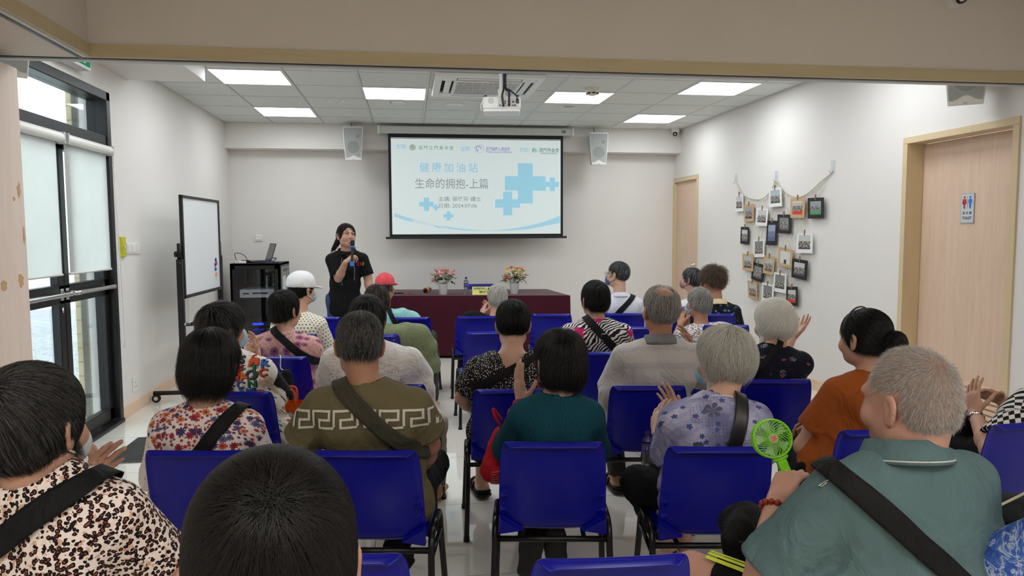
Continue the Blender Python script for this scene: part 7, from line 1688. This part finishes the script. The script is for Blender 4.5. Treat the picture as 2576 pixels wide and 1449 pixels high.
# --- the speaker
P = Person('person standing in a black short-sleeved hoodie and jeans, smiling into a microphone', root=(-.63, 7.10, 0), face=math.pi+.12)
P.skeleton((872, 592), (873, 640), lean=.40, hy=-.04, hw=.158, hips=(-.655, 7.53, .84), yaw=180+26, pitch=6, hs=1.05, roll=3)
e = A(852, 700, 7.40); w = A(869, 660, 7.24)
P.arms(dict(e=A(926, 700, 7.52), w=A(931, 752, 7.45), d=-P.up, n=P.rt, curl=.3), dict(e=e, w=w, d=nrm(np.array([.55, -.30, .45])), n=nrm(np.array([.5, .35, -.55])), curl=[.6, .65, .7, .75], spread=.02, thumb=.3, tcurl=.6))
P.legs({q: P.hips+P.rt*q*.09-P.up*.40 for q in (-1, 1)}, {q: np.array([*(P.hips+P.rt*q*.10)[:2], .085]) for q in (-1, 1)}); P.body('mid', .0045)
P.shirt(BLACKC, .80, w=1.0, seed=46, hem=.74, res=.007, folds=.004, neck=.016, neckdrop=.025); P.trousers(JEANS, res=.01); P.shoes(flat_cloth('black_trainer', (24, 24, 26)))
h = P.head; P.hair('tied', hair_mat('hair_speaker', (18, 14, 12), (70, 58, 50), .25), n=1500, length=.09, radius=.0007, whorl=(.0, .06, .08), fwd=-h.R[1]*.6, grav=.15, extra=[h.cone((.03, -.10, -.02), (.085, -.12, -.12), .030, .018, .02)])
HOOD = BLACKC; P.collar(HOOD, .078, .03, name='hood')
for q in (-1, 1):
    m = MB(); a = P.nb+P.rt*q*.055+P.fw*.085-P.up*.03; pts = smoothcurve([a, a+P.fw*.045-P.up*.12+P.rt*q*.01, a+P.fw*.05-P.up*(.22+.05*(q > 0))+P.rt*q*.005], 6); m.tube(pts, .003, 6); m.ball(pts[-1], .006); m.build('drawstring', plain('drawstring_grey', (110, 112, 116), .7), P.shirto, True, origin=P.o)
EW = plain('eye_white', (226, 222, 216), .3); EB = plain('eye_dark', (20, 14, 12), .15); LIP = plain('lip', (158, 84, 78), .45); TEETH = plain('teeth', (232, 228, 218), .3)
def face(P):
    h = P.head
    for q in (-1, 1):
        m = MB(); m.ball(h.p((q*.0295, .0765, .0035)), np.array([.0125, .0095, .0050])*h.s, R=h.R, n=14, m=10); ey = m.build('eye', EW, P.root, True, origin=P.o)
        m = MB(); m.ball(h.p((q*.0295, .0845, .0035)), np.array([.0056, .003, .0046])*h.s, R=h.R, n=12, m=8); m.build('iris', EB, ey, True, origin=P.o)
        m = MB(); m.tube([h.p(x) for x in smoothcurve([(q*.016, .0835, .004), (q*.023, .088, .0080), (q*.034, .0865, .0080), (q*.043, .0765, .004)], 4)], .0016, 5); m.build('eyelid', EB, ey, True, origin=P.o)
        m = MB(); m.tube([h.p(x) for x in smoothcurve([(q*.014, .0935, .022), (q*.028, .092, .029), (q*.046, .077, .024)], 4)], [.0024]*8+[.001], 5); m.build('eyebrow', plain('brow_dark', (50, 38, 32), .8), P.root, True, origin=P.o)
    m = MB(); m.ball(h.p((0, .0885, -.069)), np.array([.021, .008, .0075])*h.s, R=h.R, n=16, m=8); m.build('teeth', TEETH, P.root, True, origin=P.o)
    up = [(-.026, .078, -.064), (-.012, .0955, -.0625), (0, .098, -.0635), (.012, .0955, -.0625), (.026, .078, -.064)]; lo = [(-.026, .078, -.064), (-.013, .094, -.0755), (0, .0965, -.078), (.013, .094, -.0755), (.026, .078, -.064)]
    for pts in (up, lo): m = MB(); Q = smoothcurve(pts, 4); m.tube([h.p(x) for x in Q], [.0022+.0018*math.sin(math.pi*i/(len(Q)-1)) for i in range(len(Q))], 6); m.build('lip', LIP, P.root, True, origin=P.o)
face(P); PSPK = P
# ------------------------------------------------------------------ things held, hung and set down
# the speaker's microphone
P = PSPK; ax_ = nrm(onY(886.5, 603, 7.20)-onY(885, 662, 7.16)); pc = onY(886, 641, 7.17)
mi = thing('microphone', 'black microphone with blue rings held up by the speaking woman', 'microphone', pc); Rm_ = frame_from(ax_)*.82
mb = MB(); mb.lathe([(0, -.10), (.0155, -.10), (.0165, -.02), (.020, .09), (.022, .10), (0, .10)], 18, R=Rm_); mb.build('handle', M_BLACKP, mi, 'auto')
mb = MB(); mb.lathe([(0, .10), (.021, .10), (.026, .12), (.027, .15), (.022, .172), (.0, .18)], 20, R=Rm_); mb.build('grille_head', plain('mic_mesh', (18, 18, 19), .6, .3, bump=.5), mi, 'auto')
BLUER = plain('rubber_blue', (44, 120, 206), .5)
mb = MB(); mb.lathe([(.020, .082), (.040, .086), (.041, .096), (.022, .104)], 6, R=Rm_); mb.build('anti_roll_ring', BLUER, mi)
mb = MB(); mb.lathe([(0, -.135), (.023, -.135), (.024, -.10), (.026, -.085), (.017, -.082)], 20, R=Rm_); mb.build('end_cap', BLUER, mi, 'auto')
# logo on the hoodie: red loops and a green leaf
def on_back(P, x, z, dirn=None): return P.nb+P.srt*x-P.up*z
P.sf = P.sf
mb = MB()
for cx, r in ((.0, .014), (.022, .017), (.044, .012)): mb.tube([np.array([cx+r*math.cos(a), r*math.sin(a), 0]) for a in np.linspace(0, 6.28, 14, endpoint=False)], .0025, 4, closed=True)
c = P.hit(904, 664, .003)
if c is not None:
    fr = np.array([(1, 0, 0), (0, 0, 1), (0, -1, 0)], float); Rr = np.array(mb.V)@fr+c-np.array([.02, 0, 0]); link_mesh('chest_logo', Rr, mb.F, plain('logo_red', (190, 40, 60), .6), P.shirto, True, P.o)
    m = MB(); m.add([c+np.array([.035, -.002, -.022]), c+np.array([.048, -.002, -.002]), c+np.array([.042, -.002, .026]), c+np.array([.030, -.002, .0])], [(0, 1, 2, 3)]); m.build('chest_leaf', plain('logo_green', (110, 150, 60), .6), P.shirto, origin=P.o)

# Greek-key band on the olive shirt
P = P8; KW = flat_cloth('key_print_white', (206, 202, 190), .04)
def key_unit(x0, w, h, t, flip=1):
    """one meander hook, as rectangles"""
    R = [(x0, h-t, x0+w, h), (x0, 0, x0+t, h), (x0+.0, 0, x0+w*.62, t) if False else (x0+w*.0, h-t, x0+w, h)]
    R = [(0, h-t, w, h), (w-t, h*.42, w, h), (w*.34, h*.42, w, h*.42+t), (w*.34, 0, w*.34+t, h*.42+t), (w*.34, 0, w+.012, t), (0, t, t, h)]
    return [(x0+a, b, x0+c, d) for a, b, c, d in R]
c0 = P.hit(925, 1060, .0); bx = P.rt; V, F = [], []
wU, hU, tU = .072, .068, .0085
for k in range(7):
    V, F = [], []
    for a, b, c, d in key_unit(-.285+k*.0815, wU, hU, tU):
        b0 = len(V); V += [c0+bx*x+P.up*(z-.034+.010*(1-((x)/.22)**2))-P.fw*.02 for x, z in ((a, b), (c, b), (c, d), (a, d))]; F.append((b0, b0+1, b0+2, b0+3))
    P.decal('key_motif', V, F, KW, .0022)
# letters on the blouse
P = P5; cols = [(206, 84, 52), (60, 100, 170), (44, 110, 78), (190, 44, 52), (216, 120, 50), (70, 76, 90)]; rr = np.random.default_rng(12)
LT = [('M', 640, 908, .05), ('R', 664, 915, .045), ('L', 643, 930, .055), ('F', 604, 932, .045), ('A', 612, 948, .05), ('O', 632, 944, .055), ('C', 660, 938, .042), ('C', 604, 968, .045), ('N', 634, 966, .042), ('Z', 600, 950, .038), ('P', 585, 958, .042), ('E', 582, 985, .042), ('R', 655, 990, .042), ('M', 630, 985, .040), ('O', 585, 1008, .042), ('A', 675, 1045, .04), ('Y', 662, 1025, .042), ('S', 610, 905, .038)]
for k, (ch_, px, py, sz) in enumerate(LT):
    q = P.hit(px, py, 0)
    if q is None: continue
    V, F = text_mesh(ch_, sz*1.15, 0, 'CENTER', .0022); a = rr.normal()*.2; R2 = np.array([[math.cos(a), math.sin(a)], [-math.sin(a), math.cos(a)]]); Q = V[:, :2]@R2
    for dx, c_, of in ((.0035, (30, 28, 34), .0016), (0, cols[k % 6], .0028)): P.decal('letter_print', q+(Q[:, :1]+dx)*P.rt+(Q[:, 1:2]-dx)*P.up-P.fw*.03, F, flat_cloth('letter_%d' % c_[0], c_), of, maxlen=.02)

# hand-held fan of the man in the polo
P = P23; a_ = P.arm[-1]; top = FANTOP; up_ = FANUP; tocam = nrm(CAM-top); nf = nrm(tocam-up_*np.dot(tocam, up_)); nf = nrm(nf*.93+np.cross(up_, nf)*.25); sx = np.cross(up_, nf); RF = np.array([sx, up_, nf])
fan = thing('handheld_fan', 'lime green handheld fan with a 20 badge held by the man in the polo', 'fan', top); LIME = plain('lime_plastic', (128, 208, 30), .3, var=.03); LIMEC = plain('lime_clear', (150, 214, 90), .3)
def fp(x, y, z): return np.array([x, y, z])@RF
RO_ = .050
mb = MB()
for z in (.010, -.010): mb.tube([fp(RO_*math.cos(a), RO_*math.sin(a), z) for a in np.linspace(0, 2*math.pi, 48, endpoint=False)], .0032, 8, closed=True)
for k in range(30): a = 2*math.pi*k/30; mb.tube([fp(RO_*math.cos(a), RO_*math.sin(a), -.010), fp(RO_*math.cos(a), RO_*math.sin(a), .010)], .0014, 5)
mb.build('rim', LIME, fan, True)
for z, nm in ((.012, 'front_grille'), (-.012, 'back_grille')):
    m = MB()
    for k in range(28):
        a = 2*math.pi*k/28; m.tube([fp(r*math.cos(a+.9*(1-(r-.013)/.039)), r*math.sin(a+.9*(1-(r-.013)/.039)), z+(.004 if z > 0 else -.004)*(1-((r-.013)/.039)**2)) for r in np.linspace(.013, RO_, 7)], .0011, 5, cap=False)
    m.build(nm, LIME, fan, True)
mb = MB()
for k in range(5):
    a = 2*math.pi*k/5; mb.add([fp(r*math.cos(a+t_), r*math.sin(a+t_), .006*math.sin(t_*2)) for r, t_ in ((.012, 0), (.045, .1), (.047, .7), (.014, .6))], [(0, 1, 2, 3)])
mb.build('blade', plain('fan_blade', (190, 214, 180), .4), fan)
mb = MB(); mb.lathe([(0, .0), (.0135, 0), (.0135, .018), (0, .019)], 24, R=RF); mb.build('hub', LIME, fan, 'auto')
mb = MB(); mb.lathe([(0, .0196), (.0122, .0192)], 24, R=RF, cap=False); mb.lathe([(0, .0196), (.0122, .0192), (.0125, .018)], 24, R=RF, cap=False); bd = mb.build('badge', plain('fan_badge', (226, 220, 206), .5), fan)
mb = MB(); add_text(mb, '20', .0165, fp(0, 0, .0202), sx, up_, bold=.0005); mb.build('lettering', plain('fan_orange', (226, 110, 40), .5), fan)
hx = np.array([sx*math.cos(.0)+up_*0, up_, nf])
mb = MB(); mb.rbox((-.013, -.012, -.185), (.013, .012, -.062), .006, R=np.array([sx, nf, up_])); mb.build('handle', LIME, fan, bevel=.002)
mb = MB(); mb.tube([fp(x, -.05-.008*(1-(x/.018)**2), 0) for x in np.linspace(-.018, .018, 7)], .009, 8); mb.build('neck', LIME, fan, True)
mb = MB(); mb.rbox((-.005, .0115, -.098), (.005, .0135, -.085), .002, R=np.array([sx, nf, up_])); mb.build('switch_button', LIMEC, fan)
mb = MB()
for k, ch_ in enumerate('萬安中診'): add_text(mb, ch_, .012, fp(0, -.108-.016*k, .0127), sx, up_, bold=.0003)
mb.build('handle_print', plain('fan_orange', (226, 110, 40), .5), fan)
# red bead bracelet on the wrist that holds the fan
w, e = a_['w'], a_['e']; fr = frame_from(e-w)
for k in range(14): a = 2*math.pi*k/14; m = MB(); m.ball(w+(e-w)*.10+fr[0]*.036*math.cos(a)+fr[1]*.036*math.sin(a), .0085, n=10, m=8); m.build('bracelet_bead', plain('amber_bead', (140, 44, 24), .15), P.root, True, origin=P.o)
# strap adjuster, yellow stripes on the shorts
m = MB(); q = P.hit(2085, 1208, .008, P.tprims)
if q is not None: m.tube([q+P.rt*a+P.up*b for a, b in ((-.022, -.014), (-.016, -.014), (.022, .014), (.016, .014))], .002, 6, closed=True); m.build('strap_buckle', M_CHROME, P.root, True, origin=P.o)
a0, b0 = P.kn[-1], P.hj[-1]; ax2 = nrm(b0-a0); upv = nrm(np.array([0, 0, 1])-ax2*ax2[2]); sdv = np.cross(ax2, upv); YS_ = plain('neon_yellow', (214, 228, 50), .6)
for k, an in enumerate((-.30, -.05, .20)):
    V = []; n = 24
    for i in range(n):
        t_ = i/(n-1); c = a0+ax2*(.035+.14*t_); r = (.068+(.090-.068)*((.035+.14*t_)/np.linalg.norm(b0-a0)))*1.05+.0035
        for s_ in (-.085, .085): a = an+s_; V.append(c+upv*math.cos(a)*r+sdv*-math.sin(a)*r*(1 if True else 1))
    m = MB(); m.add(V, [(2*i, 2*i+1, 2*i+3, 2*i+2) for i in range(n-1)]); o = m.build('side_stripe', YS_, P.root, True, origin=P.o); md = o.modifiers.new('t', 'SOLIDIFY'); md.thickness = .001
def soft_bag(name, label, cat, prims, mat, res=.008, seed=1, fold=.004):
    f = Field(prims, res); V, F = f.mesh(); V = V+f.grad(V)*(wob(V, seed, 40, 5, True)*fold)[:, None]; c = np.array([*((V.min(0)+V.max(0))/2)[:2], V[:, 2].min()])
    r = thing(name, label, cat, c); link_mesh('bag_body', V, F, mat, r, True, c); return r, c
# waist bag of the man in the polo
q = A(1862, 1352, 1.95); r, c = soft_bag('waist_bag', 'black bag on the lap of the man in the polo, under his arm', 'bag', [Ell(q, (.085, .05, .075), np.array([(.8, .6, 0), (-.6, .8, 0), (0, 0, 1)]), .02), Ell(q+np.array([.04, .06, .02]), (.08, .06, .065), None, .03)], STRAPB, seed=3)
m = MB(); m.tube(smoothcurve([q+np.array([-.06, -.04, .02]), q+np.array([-.01, -.07, .015]), q+np.array([.06, -.05, .03])], 6), .003, 6); m.build('zip', M_BLACKP, r, True, origin=c)
# red bag of the teal-top woman
q = A(1262, 1140, 2.88); r, c = soft_bag('red_bag', 'red cloth bag on the lap of the woman in the teal top', 'bag', [Cone(q+np.array([.01, 0, .07]), q+np.array([-.03, 0, -.06]), .05, .06, None, None, .02), Ell(q+np.array([-.015, .01, -.075]), (.065, .05, .05), None, .02)], flat_cloth('red_bag_cloth', (172, 30, 40)), seed=4)
RBP = [Cone(q+np.array([.01, 0, .07]), q+np.array([-.03, 0, -.06]), .05, .06, None, None, .02), Ell(q+np.array([-.015, .01, -.075]), (.065, .05, .05), None, .02)]
def rb_hit(p):
    y = -.15
    for _ in range(40): y += float(sdf(RBP, (p+np.array([0, y, 0]))[None])[0])*.7
    return p+np.array([0, min(y, 0), 0])
m = MB()
for k in range(7): z = -.05-.011*k; m.tube([rb_hit(q+np.array([x, 0, z+.008*math.sin(x*40)])) for x in np.linspace(-.05, .02, 9)], .0015, 4)
m.build('stitch_pattern', flat_cloth('pale_stitch', (214, 150, 140)), r, True, origin=c)
m = MB(); m.tube(smoothcurve([q+np.array([.0, -.03, .11]), q+np.array([-.03, -.04, .16]), q+np.array([-.035, -.02, .19]), q+np.array([.0, .0, .14])], 6), .006, 6); m.build('handle', flat_cloth('red_bag_cloth', (172, 30, 40)), r, True, origin=c)
# black bag hung on the pink-bloused woman's chair, orange shopper below
q = onY(722, 950, 4.47); r, c = soft_bag('shoulder_bag', 'black bag hung by a cord on the chair back behind the pink blouse', 'bag', [Ell(q+np.array([.0, -.03, -.02]), (.045, .03, .085), None, .02), Cone(q+np.array([.01, -.03, -.08]), q+np.array([.06, -.05, -.26]), .022, .018, None, None, .02)], STRAPB, seed=5)
m = MB(); m.tube(smoothcurve([onY(704, 894, 4.52), onY(706, 898, 4.46), onY(706, 925, 4.45), q+np.array([-.01, -.03, .05])], 5), .0035, 6); m.build('hanging_cord', plain('cord_white', (210, 208, 204), .7), r, True, origin=c)
m = MB(); m.tube([q+np.array([.035, -.062, -.05+.006*math.cos(a)])+np.array([.004*math.sin(a), 0, 0]) for a in np.linspace(0, 6.28, 8, endpoint=False)], .0015, 5, closed=True); m.build('zip_pull', M_CHROME, r, True, origin=c)
b0, b1 = onY(692, 1012, 4.28), onY(768, 1062, 4.28); ob = thing('shopping_bag', 'orange shopping bag standing behind the letter-print blouse', 'bag', ((b0[0]+b1[0])/2, 4.28, .0)); oc = ((b0[0]+b1[0])/2, 4.28, 0)
OR_ = flat_cloth('orange_nonwoven', (206, 84, 30), .06); hx_ = (b1[0]-b0[0])/2; hz = b0[2]
mb = MB(); n = 9; V = []
for z in np.linspace(0, hz, 5):
    for x, y in ((-hx_, -.05), (0, -.062), (hx_, -.05), (hx_*.86, 0), (hx_, .05), (0, .06), (-hx_, .05), (-hx_*.86, 0)): V.append((x*(1+.0*z), y*(1-.25*z/hz), z))
mb.add(V, [(j*8+i, j*8+(i+1) % 8, (j+1)*8+(i+1) % 8, (j+1)*8+i) for j in range(4) for i in range(8)]+[tuple(range(7, -1, -1))]); o = mb.build('bag_body', OR_, ob); md = o.modifiers.new('t', 'SOLIDIFY'); md.thickness = .002
for y in (-.05, .05):
    m = MB(); m.tube(smoothcurve([(-hx_*.4, y*.8, hz-.02), (-hx_*.35, y*.9, hz+.07), (hx_*.35, y*.9, hz+.07), (hx_*.4, y*.8, hz-.02)], 6), .006, 6); m.build('handle', OR_, ob, True)
# light blue bag under the letter-print woman's chair
q = onZ(672, 1180, .0); r, c = soft_bag('cloth_bag', 'light blue bag on the floor beside the letter-print woman\'s chair', 'bag', [Ell(np.array([q[0], q[1], .09]), (.07, .06, .09), None, .02)], flat_cloth('light_blue_bag', (110, 180, 206)), seed=6)
# black bag on the lap of the diamond-print woman
q = A(2425, 1075, 3.02); r, c = soft_bag('lap_bag', 'black bag on the lap of the woman in the diamond print', 'bag', [Ell(q, (.085, .10, .085), None, .03), Ell(q+np.array([.06, .03, -.05]), (.10, .10, .08), None, .03)], STRAPB, seed=7)
m = MB(); m.tube(smoothcurve([q+np.array([-.03, -.05, .07]), q+np.array([.02, -.03, .13]), q+np.array([.07, .0, .09])], 6), .004, 6); m.build('strap', plain('strap_pale', (190, 190, 186), .6), r, True, origin=c)
# dark bag with a pale strap beside the tie-dye top
q = A(2545, 1285, 1.80); r, c = soft_bag('dark_bag', 'dark green bag with a pale edged strap beside the tie-dye top', 'bag', [Ell(q, (.10, .07, .05), None, .03)], flat_cloth('dark_green_bag', (34, 42, 42)), seed=8)
m = MB(); m.tube(smoothcurve([q+np.array([-.09, -.04, .03]), q+np.array([0, -.05, .075]), q+np.array([.1, -.03, .11])], 6), .004, 6); m.build('strap', plain('strap_cream', (196, 188, 160), .6), r, True, origin=c)
# pouch and bottle beside the violet blouse
q = A(1652, 1172, 2.78); r, c = soft_bag('belt_pouch', 'black camera pouch on the lap of the violet-blouse woman', 'pouch', [Ell(q, (.038, .05, .028), None, .02)], STRAPB, seed=9, fold=.002)
m = MB(); m.box((-.055, -.03, -.012), (-.035, .0, .012), c=q); m.build('buckle', M_BLACKP, r, bevel=.003, origin=c)
p = onZ(1625, 1196, 0); bq = onY(1627, 1172, 3.3); bottle('clear water bottle with purple cap held upright beyond the violet-blouse woman\'s knee', (bq[0], bq[1], bq[2]-.0), .75)
